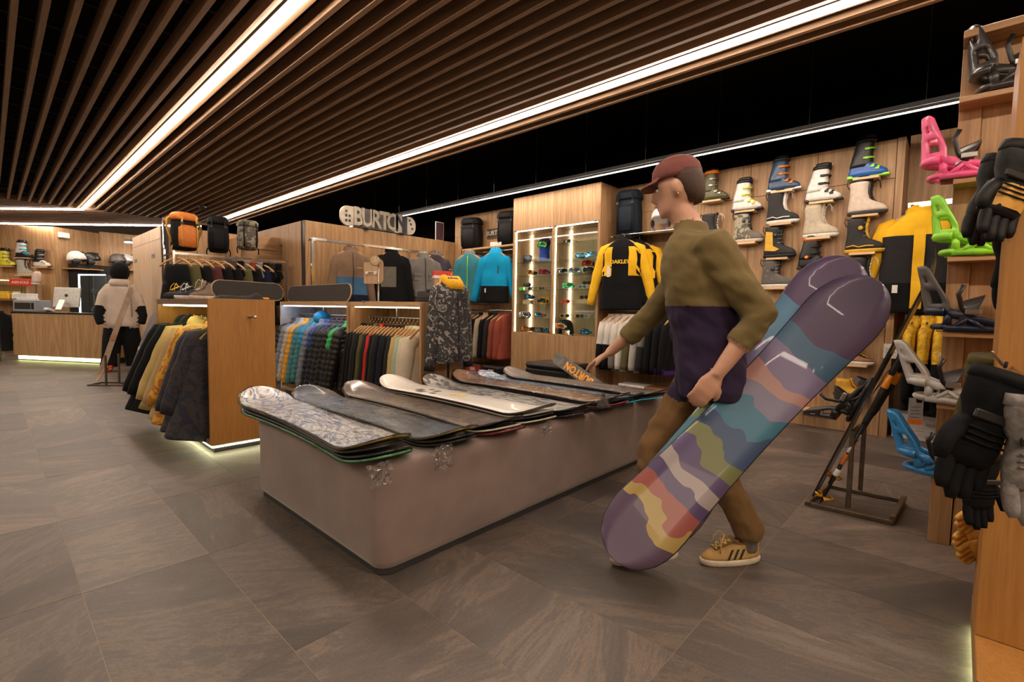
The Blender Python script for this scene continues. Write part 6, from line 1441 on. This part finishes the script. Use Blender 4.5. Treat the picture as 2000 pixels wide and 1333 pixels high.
# black block painted as the dark of a doorway behind the counter
m0=Vector((1.09,15.36,0)); mn=Vector((.54,-.96,0)).normalized(); man=math.atan2(.54,.96)
p=onw(133,515,.02,m0,mn); q=onw(200,515,.02,m0,mn)
t=thing('dark_doorway_block','black block painted as the dark of a doorway behind the counter','doorway',(p.x,p.y,0),man); Wr=(q-p).length; zt=p.z
MB().cbox(0,-.25,0,Wr,-.0,zt,.004).build('body',mat('matt_black_panel',(.008,.008,.009),.8),t)
for k in range(3): MB().cbox(.02+k*Wr/3,-.256,.1,(k+1)*Wr/3-.02,-.2505,zt-.04,.002).build('door',mat('near_black',(.014,.014,.015),.6),t)  # thin black leaves, part of the painted doorway dark
for px,py,lb,mt_,of in ((151,508,'white helmet on the shelf above the dark doorway',WHITE,.25),(180,510,'black helmet beside the white one above the dark doorway',BLK,.25),(231,512,'dark grey helmet at far right behind the mannequin',dgry,.3),(249,512,'pale grey helmet behind the mannequin shoulder',lgry,.3)):
    p=onw(px,py,of,m0,mn); helmet(lb,mt_,(p.x,p.y,p.z-.03),man+R(60),sc=1.35)
    s_=thing('wall_shelf','oak ledge under the '+' '.join(lb.split()[:3]),'shelf',(p.x,p.y,p.z-.20),man,'helmet ledges'); MB().cbox(-.16,-.14,-.025,.16,.45,0,.003).build('board',OAKH,s_)
# glass vitrine beside the computer
p=onc(157,back=.55); q=onc(212,back=.55); t=thing('glass_vitrine','glass display cabinet with a white lit frame and dark goods, beside the computer','display cabinet',p,can); Wv=(q-p).length; Hv=.75
WL=emis('vitrine_led',(.75,.85,1),5)
for x in (0,Wv-.02): MB().box(x,0,0,x+.02,.02,Hv).build('frame_post',WL if x==0 else STEEL,t); MB().box(x,.28,0,x+.02,.30,Hv).build('frame_post',STEEL,t)
MB().box(0.0205,0,Hv-.02,Wv-.0205,.02,Hv).build('lit_edge',WL,t); MB().box(.0205,.285,0,Wv-.0205,.295,Hv).build('back',mat('near_black',(.01,)*3),t)
for z in (.0,.36): MB().box(.0205,.021,z,Wv-.0205,.28,z+.012).build('glass_shelf',GLSH,t)
MB().box(.0205,.002,.012,Wv-.0205,.006,Hv-.021).build('glass_front',GLASS,t)
for k,(z,m_) in enumerate(((.013,pgrb),(.013,oranb),(.373,BLK),(.373,cyanp))):
    o=p+cd*(Wv*(.28 if k%2==0 else .68))+ct*.14; goggles(f"{['blue-grey','orange','black','cyan'][k]} goggles inside the glass vitrine",m_,lens_k,BLK,(o.x,o.y,p.z+z),can,group='goggles in the vitrine')
# jackets and boxes at the left edge
a=onc(8,back=.0); 
rk=thing('hanging_rail','dark rail with jackets at the far left edge','clothes rack',Vector((.02,13.55,0)),can)
MB().tube([(-.6,-.12,.98),(.42,-.12,.98)],.012,8).build('rail',BLK,rk)
for x in (-.6,.40): MB().box(x-.01,-.13,0,x+.01,-.11,.98).build('post',BLK,rk)
for i,(n_,c_) in enumerate((('off-white',cwht),('tan orange',mat('tan_orange_cloth',(.55,.30,.08),.8)),('zebra patterned',splotch('zebra_fleece',[(.5,.45,.32),(.10,.09,.06),(.5,.44,.3)],14,.9,dist=3)),('black',cblk))):
    q=rk.location+cd*((-.18,-.04,.10,.24)[i])-ct*(.12-(.10 if i==3 else 0)); jacket(f'{n_} jacket on the rail at the far left edge',[c_,c_],h=.72,loc=(q.x,q.y,.90),rz=can+R(60),group='jackets at the far left edge',seed=130+i,th=.06,n=14,hood=2,ang=.15,sl=.58)
for i in range(3):
    px,w=((10,.5),(26,.5),(38,.4))[i]; q=rk.location+cd*(-.1+.0*i)-ct*.15; t=thing('cardboard_box',f"brown cardboard shoe box at the far left floor, {['bottom','middle','top'][i]} of the stack",'box',(q.x,q.y,.1305*i+.0005),can,'cardboard boxes under the left rail'); MB().cbox(-.3,-.18,0,.3,.18,.095,.003).build('body',mat('cardboard',(.16,.10,.055),.8),t); MB().cbox(-.305,-.185,.0955,.305,.185,.13,.003).build('lid',MC['cardboard'],t); MB().box(.12,-.1862,.02,.26,-.1855,.11).build('label',PAPER,t) if i==0 else MB().lathe([(.03,0),(.03,.002)],12,0,T(0,-.1805,.05)@rotm(rx=pi/2)).build('grip_hole',BLK,t)
# locker plates, emergency light
for px,py,n_ in ((265,510,'left'),(299,500,'right')):
    p=P(px,py,x=1.955); t=thing('name_plate',f'small grey lettered plate on the oak lockers, {n_} one','plate',p,-pi/2); MB().cbox(-.11,-.004,-.035,.11,.002,.035,.001).build('plate',mat('plate_grey',(.22,.20,.19),.5),t); MB().box(-.09,-.0048,-.006,.09,-.0041,.008).build('print',DARKP,t)
p=onw(124,460,.03,m0,mn); t=thing('emergency_light','small white emergency light box high on the back wall','lamp',p,man); MB().cbox(-.10,-.05,-.06,.10,.029,.06,.006).build('housing',WHITE,t); MB().box(-.08,-.052,-.04,.08,-.0505,.0).build('lens',PAPER,t)
p=P(395,402,z=2.9); t=thing('ceiling_sensor','small black dome sensor under the slatted ceiling','sensor',(p.x,p.y,2.9)); MB().lathe([(.06,0),(.06,-.02),(.045,-.05),(.02,-.065),(0,-.068)],16).build('dome',BLK,t); MB().lathe([(.03,.0),(.03,-.001)],8).build('base',BLK,t)
# wooden skis / old boards in small stands
def stand_ski(a,b,lb,mt_,mt2,w=.065):
    a=Vector(a);b=Vector(b);d=b-a;L=d.length;d.normalize(); n=Vector((-.35,-.94,0)); n=(n-d*n.dot(d)).normalized(); x=d.cross(n)
    t=thing('old_ski',lb,'ski',(0,0,0),0,'old skis in floor stands'); t.matrix_world=Matrix(((x.x,d.x,n.x,a.x),(x.y,d.y,n.y,a.y),(x.z,d.z,n.z,a.z),(0,0,0,1)))
    m=MB(); rg=[]
    for k in range(25):
        v=k/24; ww=w/2*(1 if .12<v<.9 else .75+.25*min(1,v/.12) if v<=.12 else 1-.5*((v-.9)/.1)**2); z=.10*max(0,(.18-v)/.18)**2+.03*sin(v*pi); rg.append([(-ww,v*L,z),(ww,v*L,z),(ww,v*L,z+.015),(-ww,v*L,z+.015)])
    m.loft(rg,0,False); m.build('ski_body',mt_,t); MB().box(-w/2-.001,L*.42,.038,w/2+.001,L*.47,.052).build('band',mt2,t)
    s=thing('ski_stand','small brown steel stand of the '+' '.join(lb.split()[:3]),'stand',(a.x,a.y,0),R(-43),'small ski stands'); 
    for y in (-.12,.12): MB().box(-.05,y-.01,0,.40,y+.01,.02).build('runner',RAWST,s); MB().box(.18,y-.01,.0205,.20,y+.01,.42).build('post',RAWST,s)
    for xx in (-.05,.39): MB().box(xx,-.109,0.0,xx+.01,.109,.019).build('cross_tube',RAWST,s)
a=P(192,746,z=.04); stand_ski(a,P(258,562,y=a.y+.25),'worn brown wooden ski leaning in a floor stand before the mannequin',splotch('worn_wood_ski',[(.35,.22,.13),(.22,.13,.08),(.42,.30,.2)],7,.6,(1,.3,1),hard=False),brnl)
a=P(253,742,z=.04); stand_ski(a,P(303,612,y=a.y+.2),'grey-blue old ski leaning in a floor stand behind the gondola jackets',splotch('worn_grey_ski',[(.16,.15,.15),(.10,.10,.11),(.25,.23,.22)],7,.5,(1,.3,1),hard=False),lgry)
# ================================================================ figures
from mathutils.kdtree import KDTree
def remesh_figure(name,src,mats,voxel,parent=None,smooth=6,folds=()):
    me=src.mesh('tmp'); o=bpy.data.objects.new('tmp',me); COL.objects.link(o)
    for q in mats: me.materials.append(q)
    md=o.modifiers.new('r','REMESH'); md.mode='VOXEL'; md.voxel_size=voxel; md.use_smooth_shade=True
    ms=o.modifiers.new('s','SMOOTH'); ms.factor=.5; ms.iterations=smooth
    bpy.context.view_layer.update(); me2=bpy.data.meshes.new_from_object(o.evaluated_get(bpy.context.evaluated_depsgraph_get()))
    me2.name=name
    cs=[];mi=[]
    for f,m in zip(src.f,src.m):
        c=sum((src.v[k] for k in f),Vector())/len(f); cs.append(c); mi.append(m)
        if len(f)==4:
            for k in range(4): cs.append((c+src.v[f[k]])/2); mi.append(m)
    kd=KDTree(len(cs))
    for i,c in enumerate(cs): kd.insert(c,i)
    kd.balance()
    me2.materials.clear()
    for q in mats: me2.materials.append(q)
    for p in me2.polygons: p.material_index=mi[kd.find(p.center)[1]]; p.use_smooth=True
    if folds:
        vm={}
        for p in me2.polygons:
            for v in p.vertices: vm[v]=p.material_index
        ns=[v.normal.copy() for v in me2.vertices]
        for v,nn_ in zip(me2.vertices,ns):
            if vm.get(v.index) in folds:
                c=v.co; v.co=c+nn_*(.010*nz(c.x*9+c.z*7,c.y*9,c.z*11)+.007*nz(c.x*20,c.y*20-c.z*12,c.z*22))
    bpy.data.objects.remove(o); bpy.data.meshes.remove(me)
    r=bpy.data.objects.new(name,me2); COL.objects.link(r)
    if parent: r.parent=parent
    return r
skin=mat('skin',(.50,.27,.18),.5,var=.06,scale=20); hairm=mat('dark_brown_hair',(.05,.025,.015),.7,bump=.3,scale=80)
jers=cloth('olive_jersey',(.155,.115,.048)); jern=cloth('purple_navy_jersey',(.028,.018,.045)); trs=cloth('brown_trousers',(.15,.085,.035)); shoem=mat('tan_suede',(.42,.25,.09),.8,bump=.1); capm=mat('maroon_cap_cloth',(.16,.045,.035),.8,bump=.1)
def V(*a): return Vector(a)
def hand(m,wrist,dirv,palmn,s,mi,curl=.5,L=.185,spread=.12):
    """a palm, four unequal bent fingers and a side thumb, as tubes rooted in the palm"""
    d=dirv.normalized(); n=(palmn-d*palmn.dot(d)).normalized(); x=d.cross(n)*s
    pc=wrist+d*.045
    for u in (-.030,-.010,.010,.030): m.tube([wrist+x*u*.6,wrist+d*.04+x*u,wrist+d*.085+x*u*1.05],[.015,.0165,.0125],8,mi)
    for k,(u,l) in enumerate(((-.031,.062),(-.011,.078),(.010,.082),(.031,.072))):
        p=wrist+d*.08+x*u*1.05; a=0; pts=[p-d*.01]; dd=(d+x*u*spread*8).normalized()
        for j in range(4):
            pts.append(p.copy()); a+=curl*(.35,.5,.55,.3)[j]; p=p+(dd*cos(a)+n*sin(a))*(l*(.42,.32,.26,.1)[j])
        pts.append(p); m.tube(pts,[.0105,.0108,.0100,.0095,.0085,.0055][:len(pts)],8,mi)
    t0=wrist+d*.025+x*.030; m.tube([t0-x*.01,t0+x*.018+d*.018+n*.008,t0+x*.030+d*.042+n*.018,t0+x*.030+d*.065+n*.028],[.013,.0135,.0115,.007],8,mi)
per=thing('person','person in maroon cap and olive-navy jersey striding left with snowboards under one arm','person',(2.2,.75,0))
O=V(2.2,.75,0)
F=V(-.38,.925,0).normalized(); Rt=V(F.y,-F.x,0)   # walking direction, and his right hand side (away from camera)
Lf=-Rt
m=MB()
hip=V(2.22,.80,.93); chest=hip+F*.06+V(0,0,.34); neck=hip+F*.12+V(0,0,.56); head=hip+F*.19+V(0,0,.72)
# torso of stacked elliptical rings along the spine
def ring(c,fw,sw,w,d,n=20,e=.85): return [c+sw*(w*math.copysign(abs(cos(a))**e,cos(a)))+fw*(d*math.copysign(abs(sin(a))**e,sin(a))) for a in [2*pi*k/n for k in range(n)]]
ts=((-.18,.205,.150,1),(-.12,.210,.158,1),(-.04,.205,.155,1),(.06,.200,.150,1),(.14,.205,.155,1),(.235,.212,.160,1),(.24,.212,.160,0),(.31,.218,.162,0),(.39,.222,.158,0),(.46,.212,.140,0),(.52,.170,.112,0),(.56,.092,.080,0),(.60,.066,.064,0))
rg=[];mi=[]
for z,w,d,k in ts:
    q=(z+.16)/.72; c=hip+F*(.12*max(0,q))+V(0,0,z); rr=ring(c,F,Rt,w,d)
    rr=[p+F*.010*nz(p.x*14,p.y*14,p.z*7)+V(0,0,0)+Rt*.008*nz(p.x*11,p.z*9,3) for p in rr]; rg.append(rr); mi.append(k)
m.loft(rg,0,True,mf=lambda i,j: 1 if mi[i+1]==1 else 0)
# legs
an=V(2.30,.645,.085); kn=V(2.235,.80,.50)
hl=hip+Lf*.09; hr=hip+Rt*.09
m.ell(tuple(hip+V(0,0,-.05)),(.17,.14,.12),16,8,2)
m.tube([hl+V(0,0,-.0),hl.lerp(kn,.5),kn,kn.lerp(an,.45),an+V(0,0,.07),an+V(0,0,.03)],[.095,.088,.068,.066,.060,.058],12,2)
kr=V(2.03,1.00,.50); ar=V(1.93,.905,.13)
m.tube([hr,hr.lerp(kr,.5),kr,kr.lerp(ar,.45),ar+(kr-ar).normalized()*.03],[.095,.086,.068,.066,.058],12,2)
for a_,k_ in ((an+V(0,0,.05),kn),(ar.lerp(kr,.12),kr)):
    dd=(k_-a_).normalized()
    for q in (0,.035,.075): m.tube([a_+dd*(q),a_+dd*(q+.02)],[.064,.061],12,2)
# ankles and socks
m.tube([an+V(0,0,.05),an+V(0,0,-.03)],[.042,.040],10,5); m.tube([ar.lerp(kr,.1),ar-(kr-ar).normalized()*.05],[.042,.040],10,5)
# neck
m.tube([hip+F*.10+V(0,0,.50),hip+F*.14+V(0,0,.60),head+V(0,0,-.04)],[.066,.060,.060],12,3)
# arms: right arm reaches forward over the platform, left arm holds the boards
shR=hip+F*.08+Rt*.175+V(0,0,.475); elR=V(2.335,1.16,1.12); wrR=V(2.26,1.375,.90)
m.tube([shR-Rt*.06,shR,shR.lerp(elR,.5),elR,elR.lerp(wrR,.45),elR.lerp(wrR,.62)],[.075,.082,.075,.064,.058,.054],12,0)
m.tube([elR.lerp(wrR,.5),elR.lerp(wrR,.75),wrR],[.040,.034,.027],10,3)
hand(m,wrR,(wrR-elR)*1.0+V(-.02,.10,0),V(0,0,-1),1,3,curl=.35)
shL=hip+F*.05+Lf*.175+V(0,0,.475); elL=V(2.09,.58,1.12); wrL=V(1.985,.71,.87)
m.tube([shL-Lf*.06,shL,shL.lerp(elL,.5),elL,elL.lerp(wrL,.35),elL.lerp(wrL,.5)],[.076,.084,.076,.066,.058,.054],12,0)
m.tube([elL.lerp(wrL,.42),elL.lerp(wrL,.75),wrL],[.040,.034,.027],10,3)
hand(m,wrL,(wrL-elL),V(.75,.25,.25),1,3,curl=.75)
# head: faces F, slightly down
hf=(F+V(0,0,-.18)).normalized(); hu=Rt.cross(hf).normalized(); 
if hu.z<0: hu=-hu
HM=Matrix(((Rt.x,hf.x,hu.x,head.x),(Rt.y,hf.y,hu.y,head.y),(Rt.z,hf.z,hu.z,head.z+.035),(0,0,0,1)))   # x right, y forward, z up
m.loft([[(w*cos(a),y0+d*math.copysign(abs(sin(a))**.9,sin(a)),z) for a in [2*pi*k/20 for k in range(20)]] for z,w,d,y0 in ((-.118,.026,.030,.060),(-.108,.044,.048,.045),(-.085,.058,.075,.020),(-.05,.068,.090,.004),(-.01,.074,.097,.0),(.03,.077,.100,-.004),(.07,.074,.097,-.006),(.10,.058,.078,-.006),(.118,.030,.04,-.006))],3,True,HM)
m.tube([(0,.092,.012),(0,.108,-.012),(0,.116,-.030),(0,.100,-.040)],[.009,.011,.014,.010],8,3,HM)   # nose
m.ell((0,.090,-.062),(.024,.010,.006),10,6,7,HM); m.ell((0,.092,-.072),(.020,.009,.006),10,6,7,HM)   # lips
for s in (-1,1):
    m.ell((s*.080,.000,-.012),(.013,.021,.034),10,8,3,HM)
    m.ell((s*.030,.088,.022),(.020,.008,.005),8,6,4,HM)
# short hair and stubble
body=remesh_figure('body',m,[jers,jern,trs,skin,hairm,mat('grey_sock',(.12,.10,.09),.9),shoem,mat('lip_skin',(.42,.16,.12),.45)],.0085,None,4,(0,1,2))

PI_=per.matrix_world.copy(); bpy.context.view_layer.update()
def wchild(o): o.parent=per; o.matrix_parent_inverse=T(*(-O)); return o
wchild(body)
# eyes
for s in (-1,1):
    e=MB(); e.ell((s*.030,.083,.004),(.012,.010,.009),12,8,0,HM); wchild(e.build('eye',mat('eye_white',(.65,.6,.55),.2)))
    e=MB(); e.ell((s*.030,.0915,.003),(.0055,.003,.0055),10,6,0,HM); wchild(e.build('iris',mat('dark_iris',(.03,.02,.012),.1)))

h_=MB(); h_.loft([[(w*cos(a)*(1+.03*nz(a*6,z*60)),y0+d*sin(a)*(1+.03*nz(a*7,z*50,3)),z+(.0 if sin(a)<.2 else 0)) for a in [2*pi*k/28 for k in range(28)]] for z,w,d,y0 in ((-.078,.050,.035,-.060),(-.066,.064,.046,-.062),(-.035,.076,.058,-.058),(.0,.083,.070,-.048),(.035,.086,.086,-.032),(.066,.084,.09,-.022))],0,True,HM); wchild(h_.build('hair',hairm))
e=MB(); e.lathe([(.0,0),(.004,.001),(.004,.004),(0,.005)],10,0,HM@T(-.092,.0,-.040)@rotm(ry=-pi/2)); wchild(e.build('ear_stud',mat('gold_stud',(.8,.55,.2),.2,metal=1)))
# cap
c=MB(); c.loft([[(w*cos(a),-.006+d*sin(a),z) for a in [2*pi*k/24 for k in range(24)]] for z,w,d in ((.040,.086,.108),(.062,.088,.110),(.095,.084,.104),(.125,.066,.082),(.142,.038,.048),(.148,.008,.01))],0,True,HM); wchild(c.build('cap_crown',capm))
c=MB(); rr=[]
for k in range(13):
    a=pi*k/12; x=.082*cos(a); y=.085+.078*sin(a)*1.0; z0=.046-.018*sin(a)+.012*(1-abs(cos(a)))*0-.10*x*x*8
    rr.append([(x*1.0,.065+.03*sin(a),.046-.0),(x,y,.040-.014*sin(a)-x*x*1.6),(x,y,.044-.014*sin(a)-x*x*1.6),(x,.065+.03*sin(a),.052)])
c.loft(rr,0,True,HM); wchild(c.build('cap_visor',capm))
# shoes
def wshoe(org,toe,up,lb=None):
    toe=Vector(toe); toe.normalize(); up=Vector(up); y=up.cross(toe).normalized(); up=toe.cross(y)
    s=shoe('x',shoem,crmb,lace=mat('tan_lace',(.5,.33,.12),.7),h=.10,stripes=BLK,liner=trs,group=None)
    for k in ('label','category','group'):
        if k in s: del s[k]
    parts=list(s.children); g=wchild(parts[1]); M=Matrix(((toe.x,y.x,up.x,org[0]),(toe.y,y.y,up.y,org[1]),(toe.z,y.z,up.z,org[2]),(0,0,0,1)))
    g.name='shoe_upper'; g.matrix_basis=M
    for q in parts:
        if q is not g: q.parent=g; q.matrix_parent_inverse=Matrix()
    bpy.data.objects.remove(s); return g
wshoe((2.245,.70,.0),(-.79,.61,0),(0,0,1)); wshoe((1.905,.945,.045),(-.45,.86,-.28),(-.1,.25,.95))
# carried snowboards
def grad(name,cols,axis=1):
    mt_,n,l,b=nodes(name); tc=n.new('ShaderNodeTexCoord'); sp=n.new('ShaderNodeSeparateXYZ'); l.new(tc.outputs['Object'],sp.inputs[0])
    nt=n.new('ShaderNodeTexNoise'); nt.inputs['Scale'].default_value=3; nt.inputs['Distortion'].default_value=.6; l.new(tc.outputs['Object'],nt.inputs[0])
    ma=n.new('ShaderNodeMath'); ma.operation='MULTIPLY_ADD'; ma.inputs[1].default_value=.22; l.new(nt.outputs['Fac'],ma.inputs[0])
    m2=n.new('ShaderNodeMath'); m2.operation='MULTIPLY_ADD'; m2.inputs[1].default_value=1/1.6; m2.inputs[2].default_value=.39; l.new(sp.outputs[axis],m2.inputs[0]); l.new(m2.outputs[0],ma.inputs[2])
    cr=n.new('ShaderNodeValToRGB'); cr.color_ramp.interpolation='CONSTANT'; e=cr.color_ramp.elements
    while len(e)<len(cols): e.new(.5)
    for i,(p,c) in enumerate(cols): e[i].position=p; e[i].color=(*c,1)
    l.new(ma.outputs[0],cr.inputs[0]); l.new(cr.outputs[0],b.inputs['Base Color']); b.inputs['Roughness'].default_value=.45; b.inputs['Coat Weight'].default_value=.15; return mt_
ga=grad('carried_board_print',[(0,(.07,.04,.08)),(.115,(.32,.22,.06)),(.15,(.25,.06,.05)),(.19,(.06,.035,.11)),(.25,(.28,.23,.23)),(.29,(.07,.045,.12)),(.35,(.13,.14,.05)),(.40,(.03,.06,.13)),(.45,(.03,.13,.20)),(.51,(.16,.14,.22)),(.57,(.34,.18,.16)),(.62,(.15,.12,.22)),(.70,(.03,.09,.16)),(.78,(.045,.025,.07))])
gb=grad('carried_board_print_b',[(0,(.10,.05,.14)),(.2,(.03,.15,.22)),(.35,(.10,.16,.06)),(.5,(.16,.14,.28)),(.65,(.05,.16,.28)),(.8,(.06,.03,.09))])
def carried(a,b,face,lb,top,base,w=.30,off=0,side=0):
    a=Vector(a);b=Vector(b);c=(a+b)/2; d=(b-a); L=d.length; d.normalize(); n=Vector(face); n=(n-d*n.dot(d)).normalized(); x=d.cross(n); c=c+n*off+x*side
    t=snowboard(lb,top,base,L=L,w=w,wrap=False,group='snowboards carried by the person'); t.matrix_world=Matrix(((x.x,d.x,n.x,c.x),(x.y,d.y,n.y,c.y),(x.z,d.z,n.z,c.z),(0,0,0,1))); return t
A=P(1195,1090,x=1.60); B=P(1700,560,x=2.60)
print('BOARD',A,B,(A-B).length)
fc=V(-.80,-.42,.42)
carried(A,B,fc,'snowboard with purple, teal and yellow striped print, outer one under the arm',ga,BLK)
A2=P(1250,1050,x=1.72); B2=P(1655,520,x=2.62)
carried(A2,B2,fc,'dark purple and blue snowboard, inner one under the arm',gb,mat('violet_base',(.06,.03,.09),.4))
# mannequin ------------------------------------------------------
mp=V(1.50,10.25,0); mn_=thing('mannequin','mannequin in pale shell jacket, black hood and black ski trousers near the lockers','mannequin',mp,R(-8))
m=MB()
m.loft([[(w*cos(a),d*sin(a)+.01*nz(a*3,z*9),z) for a in [2*pi*k/18 for k in range(18)]] for z,w,d in ((.74,.25,.16),(.80,.26,.17),(1.0,.23,.15),(1.2,.22,.15),(1.36,.20,.14),(1.44,.16,.11),(1.49,.09,.08))],0,True)
for s in (-1,1):
    m.tube([(s*.10,0,.85),(s*.13,0,.5),(s*.15,.02,.22),(s*.17,0,.08)],[.12,.13,.125,.13],12,1)
    m.tube([(s*.13,0,1.40),(s*.22,-.01,1.26),(s*.27,-.03,1.06)],[.07,.072,.066],10,0); m.tube([(s*.27,-.03,1.08),(s*.29,-.08,.92),(s*.27,-.12,.78)],[.06,.062,.048],10,1)
    m.tube([(s*.17,.0,.06),(s*.18,-.08,.045),(s*.18,-.17,.04)],[.055,.055,.04],10,2)
m.ell((0,-.0,1.64),(.135,.145,.17),16,10,1)
bd=remesh_figure('dressed_body',m,[cloth('pale_shell',(.58,.48,.40)),cblk,splotch('boot_red_yellow',[(.6,.35,.02),(.5,.05,.02),(.02,.02,.02)],9,.5)],.014,mn_,5)
MB().loft([[(w*cos(a),.0+d*sin(a),z) for a in [2*pi*k/16 for k in range(16)]] for z,w,d in ((1.40,.17,.13),(1.47,.15,.13),(1.52,.12,.11),(1.50,.09,.08))],0,True).build('lowered_hood',MC['pale_shell'],mn_)
MB().tube([(.10,-.13,1.46),(.13,-.17,1.25),(.14,-.17,.9)],.012,5,0,None,.4,(0,1,0)).build('strap',ctan,mn_)
